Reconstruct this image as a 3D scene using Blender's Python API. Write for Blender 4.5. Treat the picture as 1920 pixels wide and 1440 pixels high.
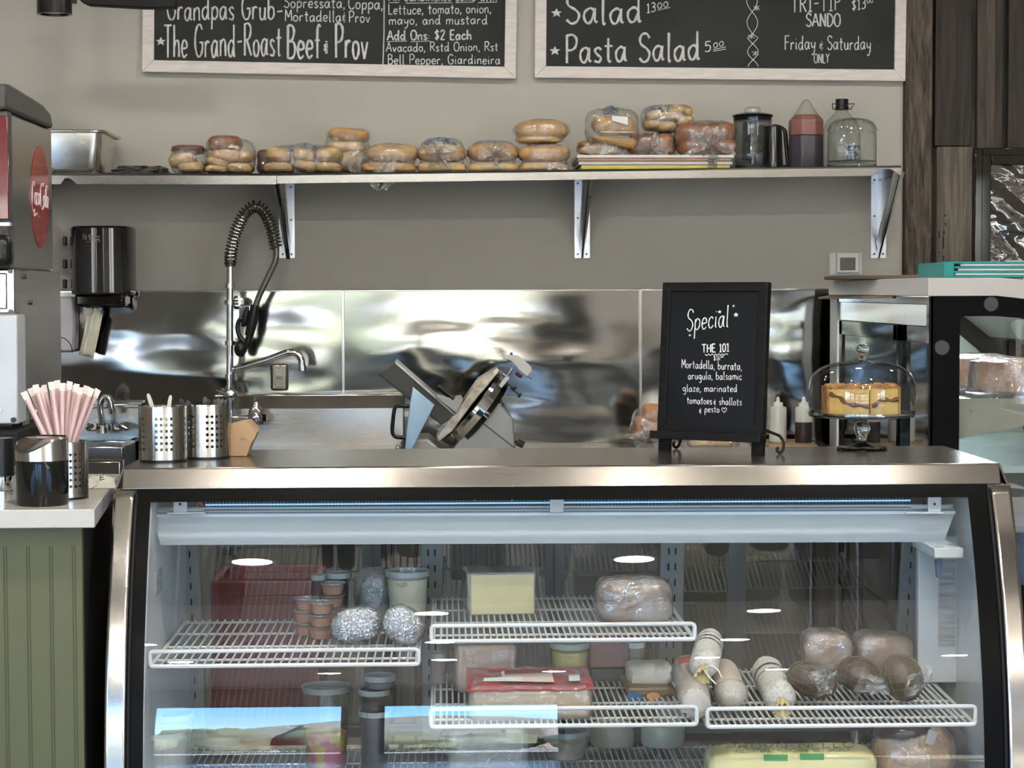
import bpy, bmesh, math, random
from mathutils import Vector as V, Matrix, noise

random.seed(7)
S = bpy.context.scene
COL = S.collection
for o in list(bpy.data.objects):
    bpy.data.objects.remove(o)

# ------------------------------------------------------------------ camera
F, EYE = 3800.0, V((0, 0, 1.585))
YAW, PITCH, ROLL = math.atan(120 / F), math.atan(175 / F), -0.003
FWD = V((math.sin(YAW) * math.cos(PITCH), math.cos(YAW) * math.cos(PITCH), -math.sin(PITCH)))
RT = V((math.cos(YAW), -math.sin(YAW), 0))
UP = RT.cross(FWD)
RT, UP = RT * math.cos(ROLL) + UP * math.sin(ROLL), UP * math.cos(ROLL) - RT * math.sin(ROLL)
cam_data = bpy.data.cameras.new('camera')
cam_data.sensor_width, cam_data.lens = 36.0, F / 1920 * 36.0
cam_data.clip_start, cam_data.clip_end = 0.05, 500
cam = bpy.data.objects.new('camera', cam_data)
COL.objects.link(cam)
mw = Matrix.Identity(4)
for i in range(3):
    mw[i][0], mw[i][1], mw[i][2], mw[i][3] = RT[i], UP[i], -FWD[i], EYE[i]
cam.matrix_world = mw
S.camera = cam

# ------------------------------------------------------------------ sky, sun, exposure
world = bpy.data.worlds.new('world')
S.world = world
world.use_nodes = True
wn = world.node_tree.nodes
tcw, spw = wn.new('ShaderNodeTexCoord'), wn.new('ShaderNodeSeparateXYZ')
rpw = wn.new('ShaderNodeValToRGB')                     # clear blue sky, paler towards the horizon
wl_ = world.node_tree.links
wl_.new(tcw.outputs['Generated'], spw.inputs[0])
wl_.new(spw.outputs['Z'], rpw.inputs[0])
rpw.color_ramp.elements[0].position, rpw.color_ramp.elements[1].position = 0.0, 0.55
rpw.color_ramp.elements[0].color, rpw.color_ramp.elements[1].color = (.55, .78, 1, 1), (.16, .31, .6, 1)
e_ = rpw.color_ramp.elements.new(.12)
e_.color = (.2, .48, .9, 1)
wl_.new(rpw.outputs[0], wn['Background'].inputs[0])
wn['Background'].inputs[1].default_value = 17.0
sun_data = bpy.data.lights.new('sun', 'SUN')
sun_data.energy, sun_data.angle, sun_data.color = 100.0, 0.01, (1, .95, .88)
sun = bpy.data.objects.new('sun', sun_data)
COL.objects.link(sun)
sun.rotation_euler = (math.radians(40), 0, math.radians(112))
# daylight that falls through the shop windows, added ones included (portals only guide the sampling of the sky)
PORTALS = [((-1.575, -7.85, 1.35), (90, 0, 0), 1.55), ((.17, -7.85, 1.35), (90, 0, 0), 1.46), ((-3.85, -7.85, 1.35), (90, 0, 0), 1.7)]
PORTALS += [((sx * 4.93, yy, 1.6), (90, 0, -90 * sx), 2.6) for sx in (-1, 1) for yy in (-5.4, -2.2)]
for loc_, rot_, wd_ in PORTALS:
    pl = bpy.data.lights.new('window_daylight', 'AREA')
    pl.shape, pl.size, pl.size_y = 'RECTANGLE', wd_, 2.2
    pl.cycles.is_portal = True
    po = bpy.data.objects.new('window_daylight', pl)
    COL.objects.link(po)
    po.location, po.rotation_euler = loc_, tuple(math.radians(q) for q in rot_)
vs = S.view_settings
vs.view_transform, vs.look, vs.gamma, vs.use_curve_mapping = 'Standard', 'None', 1.0, False
vs.exposure = 0.2
S.cycles.max_bounces, S.cycles.transparent_max_bounces = 10, 32
S.cycles.glossy_bounces, S.cycles.transmission_bounces, S.cycles.diffuse_bounces = 5, 8, 4
S.cycles.caustics_reflective = S.cycles.caustics_refractive = False
S.cycles.sample_clamp_indirect = 6.0


# ------------------------------------------------------------------ measuring helpers
def ray(px, py):
    return FWD + RT * ((px - 960) / F) + UP * ((720 - py) / F)


def at(px, py, y):
    """Point on the plane Y = y seen at photo pixel px, py."""
    d = ray(px, py)
    return EYE + d * ((y - EYE.y) / d.y)


def atz(px, py, z):
    d = ray(px, py)
    return EYE + d * ((z - EYE.z) / d.z)


def onp(px, py, p0, n):
    d = ray(px, py)
    return EYE + d * ((p0 - EYE).dot(n) / d.dot(n))


def yz(py, z, px=960):
    """Depth at which height z is seen in pixel row py."""
    return atz(px, py, z).y


# ------------------------------------------------------------------ materials
MATS = {}


def nodes(name):
    m = bpy.data.materials.new(name)
    m.use_nodes = True
    nt = m.node_tree
    return m, nt, nt.nodes, nt.links, nt.nodes['Principled BSDF']


def coords(N, L, scale=(1, 1, 1)):
    tc, mp = N.new('ShaderNodeTexCoord'), N.new('ShaderNodeMapping')
    mp.inputs['Scale'].default_value = scale
    L.new(tc.outputs['Object'], mp.inputs[0])
    return mp.outputs[0]


def mat(name, c, rough=.5, metal=0., var=.12, nscale=8., stretch=(1, 1, 1), bump=0., bscale=None, spec=.5, sss=0., emit=None, es=0.,
        c2=None, detail=4., coat=0., lo=.35, hi=.65, alpha=1.):
    """Principled surface whose colour wanders with noise between c and c2 (or c darkened by var)."""
    if name in MATS:
        return MATS[name]
    m, nt, N, L, b = nodes(name)
    c = tuple(c)
    if c2 is None:
        c2 = tuple(x * (1 - var) for x in c)
    co = coords(N, L, stretch)
    nz = N.new('ShaderNodeTexNoise')
    nz.inputs['Scale'].default_value, nz.inputs['Detail'].default_value = nscale, detail
    L.new(co, nz.inputs['Vector'])
    rp = N.new('ShaderNodeValToRGB')
    rp.color_ramp.elements[0].position, rp.color_ramp.elements[1].position = lo, hi
    rp.color_ramp.elements[0].color, rp.color_ramp.elements[1].color = (*c, 1), (*c2, 1)
    L.new(nz.outputs[0], rp.inputs[0])
    L.new(rp.outputs[0], b.inputs['Base Color'])
    b.inputs['Roughness'].default_value, b.inputs['Metallic'].default_value = rough, metal
    b.inputs['Specular IOR Level'].default_value = spec
    b.inputs['Coat Weight'].default_value = coat
    b.inputs['Alpha'].default_value = alpha
    if sss:
        b.inputs['Subsurface Weight'].default_value = sss
        b.inputs['Subsurface Radius'].default_value = (.02, .015, .01)
    if emit:
        b.inputs['Emission Color'].default_value = (*emit, 1)
        b.inputs['Emission Strength'].default_value = es
    if bump:
        n2 = nz
        if bscale:
            n2 = N.new('ShaderNodeTexNoise')
            n2.inputs['Scale'].default_value, n2.inputs['Detail'].default_value = bscale, 5
            L.new(co, n2.inputs['Vector'])
        bp = N.new('ShaderNodeBump')
        bp.inputs['Strength'].default_value, bp.inputs['Distance'].default_value = bump, .01
        L.new(n2.outputs[0], bp.inputs['Height'])
        L.new(bp.outputs[0], b.inputs['Normal'])
    MATS[name] = m
    return m


def steel(name, c=(.6, .58, .55), rough=.24, stretch=(1, 1, 60), bump=.02, rv=.08, aniso=0., tan=(1, 0, 0)):
    """Brushed stainless steel: fine streaks across, roughness wandering."""
    if name in MATS:
        return MATS[name]
    m, nt, N, L, b = nodes(name)
    co = coords(N, L, stretch)
    nz = N.new('ShaderNodeTexNoise')
    nz.inputs['Scale'].default_value, nz.inputs['Detail'].default_value = 12, 6
    L.new(co, nz.inputs['Vector'])
    b.inputs['Base Color'].default_value = (*c, 1)
    b.inputs['Metallic'].default_value = 1
    if aniso:
        b.inputs['Anisotropic'].default_value = aniso
        if tan:
            tg = N.new('ShaderNodeCombineXYZ')
            for i in range(3):
                tg.inputs[i].default_value = tan[i]
            L.new(tg.outputs[0], b.inputs['Tangent'])
        else:
            tg = N.new('ShaderNodeTangent'); tg.direction_type, tg.axis = 'RADIAL', 'Z'
            L.new(tg.outputs[0], b.inputs['Tangent'])
    mr = N.new('ShaderNodeMapRange')
    mr.inputs['To Min'].default_value, mr.inputs['To Max'].default_value = rough - rv, rough + rv
    L.new(nz.outputs[0], mr.inputs[0])
    L.new(mr.outputs[0], b.inputs['Roughness'])
    bp = N.new('ShaderNodeBump')
    bp.inputs['Strength'].default_value, bp.inputs['Distance'].default_value = bump, .002
    L.new(nz.outputs[0], bp.inputs['Height'])
    L.new(bp.outputs[0], b.inputs['Normal'])
    MATS[name] = m
    return m


def dull(m, v):
    m.node_tree.nodes['Principled BSDF'].inputs['Specular IOR Level'].default_value = v
    return m


def glass(name, tint=(1, 1, 1), edge=(.75, .8, .78), f0=.05, rough=0., bump=0., bscale=30., haze=0., hazec=(.9, .9, .9), hrough=.3, hnoise=None):
    """A thin clear sheet: Schlick mirror over see-through, optionally a little milky."""
    if name in MATS:
        return MATS[name]
    m, nt, N, L, b = nodes(name)
    lw = N.new('ShaderNodeLayerWeight')
    lw.inputs['Blend'].default_value = .5
    bp = None
    co = coords(N, L)
    if bump:
        nz = N.new('ShaderNodeTexNoise')
        nz.inputs['Scale'].default_value, nz.inputs['Detail'].default_value = bscale, 3
        nz.inputs['Distortion'].default_value = 1.2
        L.new(co, nz.inputs['Vector'])
        bp = N.new('ShaderNodeBump')
        bp.inputs['Strength'].default_value, bp.inputs['Distance'].default_value = bump, .01
        L.new(nz.outputs[0], bp.inputs['Height'])
        L.new(bp.outputs[0], lw.inputs['Normal'])
    pw = N.new('ShaderNodeMath'); pw.operation = 'POWER'; pw.inputs[1].default_value = 5
    L.new(lw.outputs['Facing'], pw.inputs[0])
    mr = N.new('ShaderNodeMapRange'); mr.inputs['To Min'].default_value = f0
    L.new(pw.outputs[0], mr.inputs[0])
    p2 = N.new('ShaderNodeMath'); p2.operation = 'POWER'; p2.inputs[1].default_value = 3
    L.new(lw.outputs['Facing'], p2.inputs[0])
    mx = N.new('ShaderNodeMix'); mx.data_type = 'RGBA'
    mx.inputs[6].default_value, mx.inputs[7].default_value = (*tint, 1), (*edge, 1)
    L.new(p2.outputs[0], mx.inputs[0])
    tr, gl = N.new('ShaderNodeBsdfTransparent'), N.new('ShaderNodeBsdfGlossy')
    gl.inputs['Roughness'].default_value = rough
    L.new(mx.outputs[2], tr.inputs[0])
    if bp:
        L.new(bp.outputs[0], gl.inputs['Normal'])
    base = tr.outputs[0]
    if haze:
        b.inputs['Base Color'].default_value = (*hazec, 1)
        b.inputs['Roughness'].default_value = hrough
        if bp:
            L.new(bp.outputs[0], b.inputs['Normal'])
        ms = N.new('ShaderNodeMixShader')
        ms.inputs[0].default_value = haze
        if hnoise:
            n3 = N.new('ShaderNodeTexNoise')
            n3.inputs['Scale'].default_value, n3.inputs['Detail'].default_value = hnoise, 4
            L.new(co, n3.inputs['Vector'])
            m3 = N.new('ShaderNodeMapRange')
            m3.inputs[1].default_value, m3.inputs[2].default_value = .4, .68
            m3.inputs['To Min'].default_value, m3.inputs['To Max'].default_value = haze * .35, min(1, haze * 2.4)
            L.new(n3.outputs[0], m3.inputs[0])
            L.new(m3.outputs[0], ms.inputs[0])
        L.new(tr.outputs[0], ms.inputs[1])
        L.new(b.outputs[0], ms.inputs[2])
        base = ms.outputs[0]
    m2 = N.new('ShaderNodeMixShader')
    L.new(mr.outputs[0], m2.inputs[0])
    L.new(base, m2.inputs[1])
    L.new(gl.outputs[0], m2.inputs[2])
    L.new(m2.outputs[0], N['Material Output'].inputs[0])
    MATS[name] = m
    return m


def lamp_mat(name, c, s):
    if name in MATS:
        return MATS[name]
    m, nt, N, L, b = nodes(name)
    b.inputs['Base Color'].default_value = (.9, .9, .9, 1)
    b.inputs['Emission Color'].default_value = (*c, 1)
    b.inputs['Emission Strength'].default_value = s
    MATS[name] = m
    return m


def planks(name, c, c2, w, axis=0, gap=.003, rough=.7, grain=(14, 14, .9)):
    """Boards of width w along Z (or across), each its own shade, with grain and dark joints."""
    m, nt, N, L, b = nodes(name)
    tc = N.new('ShaderNodeTexCoord')
    sp = N.new('ShaderNodeSeparateXYZ')
    L.new(tc.outputs['Object'], sp.inputs[0])
    dv = N.new('ShaderNodeMath'); dv.operation = 'DIVIDE'; dv.inputs[1].default_value = w
    L.new(sp.outputs[axis], dv.inputs[0])
    fl = N.new('ShaderNodeMath'); fl.operation = 'FLOOR'
    L.new(dv.outputs[0], fl.inputs[0])
    wn_ = N.new('ShaderNodeTexWhiteNoise'); wn_.noise_dimensions = '1D'
    L.new(fl.outputs[0], wn_.inputs['W'])
    mp = N.new('ShaderNodeMapping'); mp.inputs['Scale'].default_value = grain
    L.new(tc.outputs['Object'], mp.inputs[0])
    ad = N.new('ShaderNodeVectorMath'); ad.operation = 'ADD'
    L.new(mp.outputs[0], ad.inputs[0])
    sc = N.new('ShaderNodeVectorMath'); sc.operation = 'SCALE'; sc.inputs[3].default_value = 9
    L.new(wn_.outputs['Color'], sc.inputs[0])
    L.new(sc.outputs[0], ad.inputs[1])
    nz = N.new('ShaderNodeTexNoise')
    nz.inputs['Scale'].default_value, nz.inputs['Detail'].default_value, nz.inputs['Distortion'].default_value = 3.5, 8, .8
    L.new(ad.outputs[0], nz.inputs['Vector'])
    rp = N.new('ShaderNodeValToRGB')
    rp.color_ramp.elements[0].position, rp.color_ramp.elements[1].position = .3, .72
    rp.color_ramp.elements[0].color, rp.color_ramp.elements[1].color = (*c, 1), (*c2, 1)
    L.new(nz.outputs[0], rp.inputs[0])
    mm = N.new('ShaderNodeMapRange'); mm.inputs['To Min'].default_value, mm.inputs['To Max'].default_value = .55, 1.25
    L.new(wn_.outputs['Value'], mm.inputs[0])
    vm = N.new('ShaderNodeVectorMath'); vm.operation = 'SCALE'
    L.new(rp.outputs[0], vm.inputs[0]); L.new(mm.outputs[0], vm.inputs[3])
    L.new(vm.outputs[0], b.inputs['Base Color'])
    b.inputs['Roughness'].default_value = rough
    bp = N.new('ShaderNodeBump'); bp.inputs['Strength'].default_value = .35; bp.inputs['Distance'].default_value = .006
    L.new(nz.outputs[0], bp.inputs['Height']); L.new(bp.outputs[0], b.inputs['Normal'])
    MATS[name] = m
    return m


# ------------------------------------------------------------------ mesh helpers
class MB:
    """Collects shapes given in world coordinates and links them as one mesh object."""

    def __init__(s):
        s.bm = bmesh.new()

    def box(s, a, b, M=None):
        vs_ = [s.bm.verts.new((x, y, z)) for x in (a[0], b[0]) for y in (a[1], b[1]) for z in (a[2], b[2])]
        for q in ((0, 1, 3, 2), (4, 6, 7, 5), (0, 4, 5, 1), (2, 3, 7, 6), (0, 2, 6, 4), (1, 5, 7, 3)):
            s.bm.faces.new([vs_[i] for i in q])
        if M:
            bmesh.ops.transform(s.bm, matrix=M, verts=vs_)
        return s

    def boxc(s, c, size, M=None):
        h = [x / 2 for x in size]
        T = Matrix.Translation(V(c)) @ (M.to_4x4() if M else Matrix.Identity(4))
        return s.box([-x for x in h], h, T)

    def prism(s, pts, ext):
        """Polygon pts (3-D, in order) extruded by vector ext."""
        ext = V(ext)
        a = [s.bm.verts.new(V(p)) for p in pts]
        b = [s.bm.verts.new(V(p) + ext) for p in pts]
        n = len(pts)
        s.bm.faces.new(a[::-1]); s.bm.faces.new(b)
        for i in range(n):
            s.bm.faces.new((a[i], a[(i + 1) % n], b[(i + 1) % n], b[i]))
        return s

    def face(s, pts):
        s.bm.faces.new([s.bm.verts.new(V(p)) for p in pts])
        return s

    def lathe(s, prof, c=(0, 0, 0), n=32, M=None, sx=1., sy=1., phase=0.):
        """Profile of (radius, z) turned about Z at c."""
        T = Matrix.Translation(V(c)) @ (M.to_4x4() if M else Matrix.Identity(4))
        rings = []
        for r, z in prof:
            if r < 1e-6:
                rings.append([s.bm.verts.new(T @ V((0, 0, z)))])
            else:
                rings.append([s.bm.verts.new(T @ V((r * sx * math.cos(phase + 2 * math.pi * i / n), r * sy * math.sin(phase + 2 * math.pi * i / n), z)))
                              for i in range(n)])
        for a, b in zip(rings, rings[1:]):
            for i in range(n):
                j = (i + 1) % n
                if len(a) == 1 and len(b) == 1:
                    break
                if len(a) == 1:
                    s.bm.faces.new((a[0], b[j], b[i]))
                elif len(b) == 1:
                    s.bm.faces.new((a[i], a[j], b[0]))
                else:
                    s.bm.faces.new((a[i], a[j], b[j], b[i]))
        return s

    def cyl(s, p, q, r, r2=None, n=20):
        p, q = V(p), V(q)
        d = q - p
        M = d.to_track_quat('Z', 'Y').to_matrix()
        r2 = r if r2 is None else r2
        return s.lathe([(0, 0), (r, 0), (r2, d.length), (0, d.length)], p, n, M)

    def tube(s, pts, r, n=8, closed=False):
        pts = [V(p) for p in pts]
        m = len(pts)
        rs = r if isinstance(r, (list, tuple)) else [r] * m
        rings, up = [], None
        for i, p in enumerate(pts):
            a = pts[i - 1] if (i > 0 or closed) else p
            b = pts[(i + 1) % m] if (i < m - 1 or closed) else p
            t = (b - a)
            if t.length < 1e-9:
                t = V((0, 0, 1))
            t.normalize()
            if up is None:
                up = t.orthogonal().normalized()
            up = (up - t * up.dot(t))
            up = up.normalized() if up.length > 1e-6 else t.orthogonal().normalized()
            w = t.cross(up)
            rings.append([s.bm.verts.new(p + (up * math.cos(2 * math.pi * k / n) + w * math.sin(2 * math.pi * k / n)) * rs[i]) for k in range(n)])
        for i in range(m if closed else m - 1):
            a, b = rings[i], rings[(i + 1) % m]
            off = 0
            if closed and i == m - 1:
                off = min(range(n), key=lambda o: (a[0].co - b[o].co).length)
            for k in range(n):
                s.bm.faces.new((a[k], a[(k + 1) % n], b[(k + 1 + off) % n], b[(k + off) % n]))
        if not closed:
            s.bm.faces.new(rings[0][::-1]); s.bm.faces.new(rings[-1])
        return s

    def grid(s, f, nu, nv):
        g = [[s.bm.verts.new(V(f(i / nu, j / nv))) for j in range(nv + 1)] for i in range(nu + 1)]
        for i in range(nu):
            for j in range(nv):
                s.bm.faces.new((g[i][j], g[i + 1][j], g[i + 1][j + 1], g[i][j + 1]))
        return s

    def blob(s, c, size, M=None, amp=.06, freq=2., seed=0, sq=2., n=24, flat=None, ridge=0.):
        """A lumpy rounded solid; sq > 2 makes it boxier; flat cuts its underside level."""
        T = Matrix.Translation(V(c)) @ (M.to_4x4() if M else Matrix.Identity(4))
        off = V((seed * 3.7, seed * 1.3, seed * 7.1))
        nv = n * 2 // 3
        rings = []
        for j in range(nv + 1):
            th = math.pi * j / nv
            ring = []
            for i in range(n if 0 < j < nv else 1):
                ph = 2 * math.pi * i / n
                d = V((math.sin(th) * math.cos(ph), math.sin(th) * math.sin(ph), math.cos(th)))
                k = (abs(d.x) ** sq + abs(d.y) ** sq + abs(d.z) ** sq) ** (-1 / sq)
                p = d * k
                a = noise.noise(p * freq + off) * amp + (noise.noise(p * freq * 3.1 + off) * amp * .4)
                if ridge:
                    a -= abs(noise.noise(p * freq * 2.2 + off * 2)) * ridge
                p = p * (1 + a)
                if flat is not None and p.z < -flat:
                    p.z = -flat + (p.z + flat) * .08
                ring.append(s.bm.verts.new(T @ V((p.x * size[0] / 2, p.y * size[1] / 2, p.z * size[2] / 2))))
            rings.append(ring)
        for a, b in zip(rings, rings[1:]):
            for i in range(n):
                j = (i + 1) % n
                if len(a) == 1:
                    s.bm.faces.new((a[0], b[i], b[j]))
                elif len(b) == 1:
                    s.bm.faces.new((a[i], b[0], a[j]))
                else:
                    s.bm.faces.new((a[i], b[i], b[j], a[j]))
        return s

    def ob(s, name, m, parent=None, bevel=0., smooth=True, solid=0., sub=0, ang=40, label=None):
        bmesh.ops.recalc_face_normals(s.bm, faces=s.bm.faces)
        root = parent
        while root is not None and root.parent is not None:
            root = root.parent
        if root is not None:
            inv = root.matrix_basis.inverted()
            bmesh.ops.transform(s.bm, matrix=inv, verts=s.bm.verts)
        me = bpy.data.meshes.new(name)
        s.bm.to_mesh(me)
        s.bm.free()
        if smooth:
            me.shade_smooth()
            me.set_sharp_from_angle(angle=math.radians(ang))
        o = bpy.data.objects.new(name, me)
        COL.objects.link(o)
        me.materials.append(m)
        if parent is not None:
            o.parent = parent
        if solid:
            md = o.modifiers.new('thickness', 'SOLIDIFY'); md.thickness = solid; md.offset = 0
        if bevel:
            md = o.modifiers.new('edges', 'BEVEL'); md.width = bevel; md.segments = 2; md.limit_method = 'ANGLE'
            md.angle_limit = math.radians(35)
        if sub:
            md = o.modifiers.new('smooth', 'SUBSURF'); md.levels = md.render_levels = sub
        if label:
            o['label'] = label
        return o


def thing(name, label, cat, loc=(0, 0, 0), group=None, rz=0.):
    o = bpy.data.objects.new(name, None)
    COL.objects.link(o)
    o.empty_display_size = .02
    o.location, o.rotation_euler = loc, (0, 0, rz)
    o.matrix_basis = Matrix.Translation(V(loc)) @ Matrix.Rotation(rz, 4, 'Z')
    return tag(o, label, cat, group)


def tag(o, label, cat, group=None, kind=None):
    o['label'], o['category'] = label, cat
    if group:
        o['group'] = group
    if kind:
        o['kind'] = kind
    return o


def struct(o):
    o['kind'] = 'structure'
    return o


def dup(root, loc, label, rz=None, group=None, scale=None):
    """A copy of a thing with copies of its parts and their sub-parts."""
    r = root.copy()
    COL.objects.link(r)
    r.location = loc
    if rz is not None:
        r.rotation_euler = (0, 0, rz)
    if scale:
        r.scale = scale if not isinstance(scale, float) else (scale,) * 3
    r['label'] = label
    if group:
        r['group'] = group
    for ch in list(root.children):
        c = ch.copy(); COL.objects.link(c); c.parent = r
        for g in list(ch.children):
            d = g.copy(); COL.objects.link(d); d.parent = c
    return r


def RX(a): return Matrix.Rotation(math.radians(a), 3, 'X')
def RY(a): return Matrix.Rotation(math.radians(a), 3, 'Y')
def RZ(a): return Matrix.Rotation(math.radians(a), 3, 'Z')


def spline(pts, k=6, closed=False):
    """Catmull-Rom through pts."""
    pts = [V(p) for p in pts]
    n = len(pts)
    if n < 3:
        return pts
    out = []
    for i in range(n if closed else n - 1):
        p0 = pts[i - 1] if (i > 0 or closed) else pts[0] * 2 - pts[1]
        p1, p2 = pts[i], pts[(i + 1) % n]
        p3 = pts[(i + 2) % n] if (i + 2 < n or closed) else pts[-1] * 2 - pts[-2]
        for j in range(k):
            t = j / k
            out.append(.5 * ((2 * p1) + (p2 - p0) * t + (2 * p0 - 5 * p1 + 4 * p2 - p3) * t * t + (3 * p1 - p0 - 3 * p2 + p3) * t ** 3))
    if not closed:
        out.append(pts[-1])
    return out


def rrect(w, h, r, k=5):
    """Rounded rectangle outline in 2-D, centred."""
    out = []
    for cx, cy, a0 in ((w / 2 - r, h / 2 - r, 0), (-w / 2 + r, h / 2 - r, 90), (-w / 2 + r, -h / 2 + r, 180), (w / 2 - r, -h / 2 + r, 270)):
        for i in range(k + 1):
            a = math.radians(a0 + 90 * i / k)
            out.append((cx + r * math.cos(a), cy + r * math.sin(a)))
    return out


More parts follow.
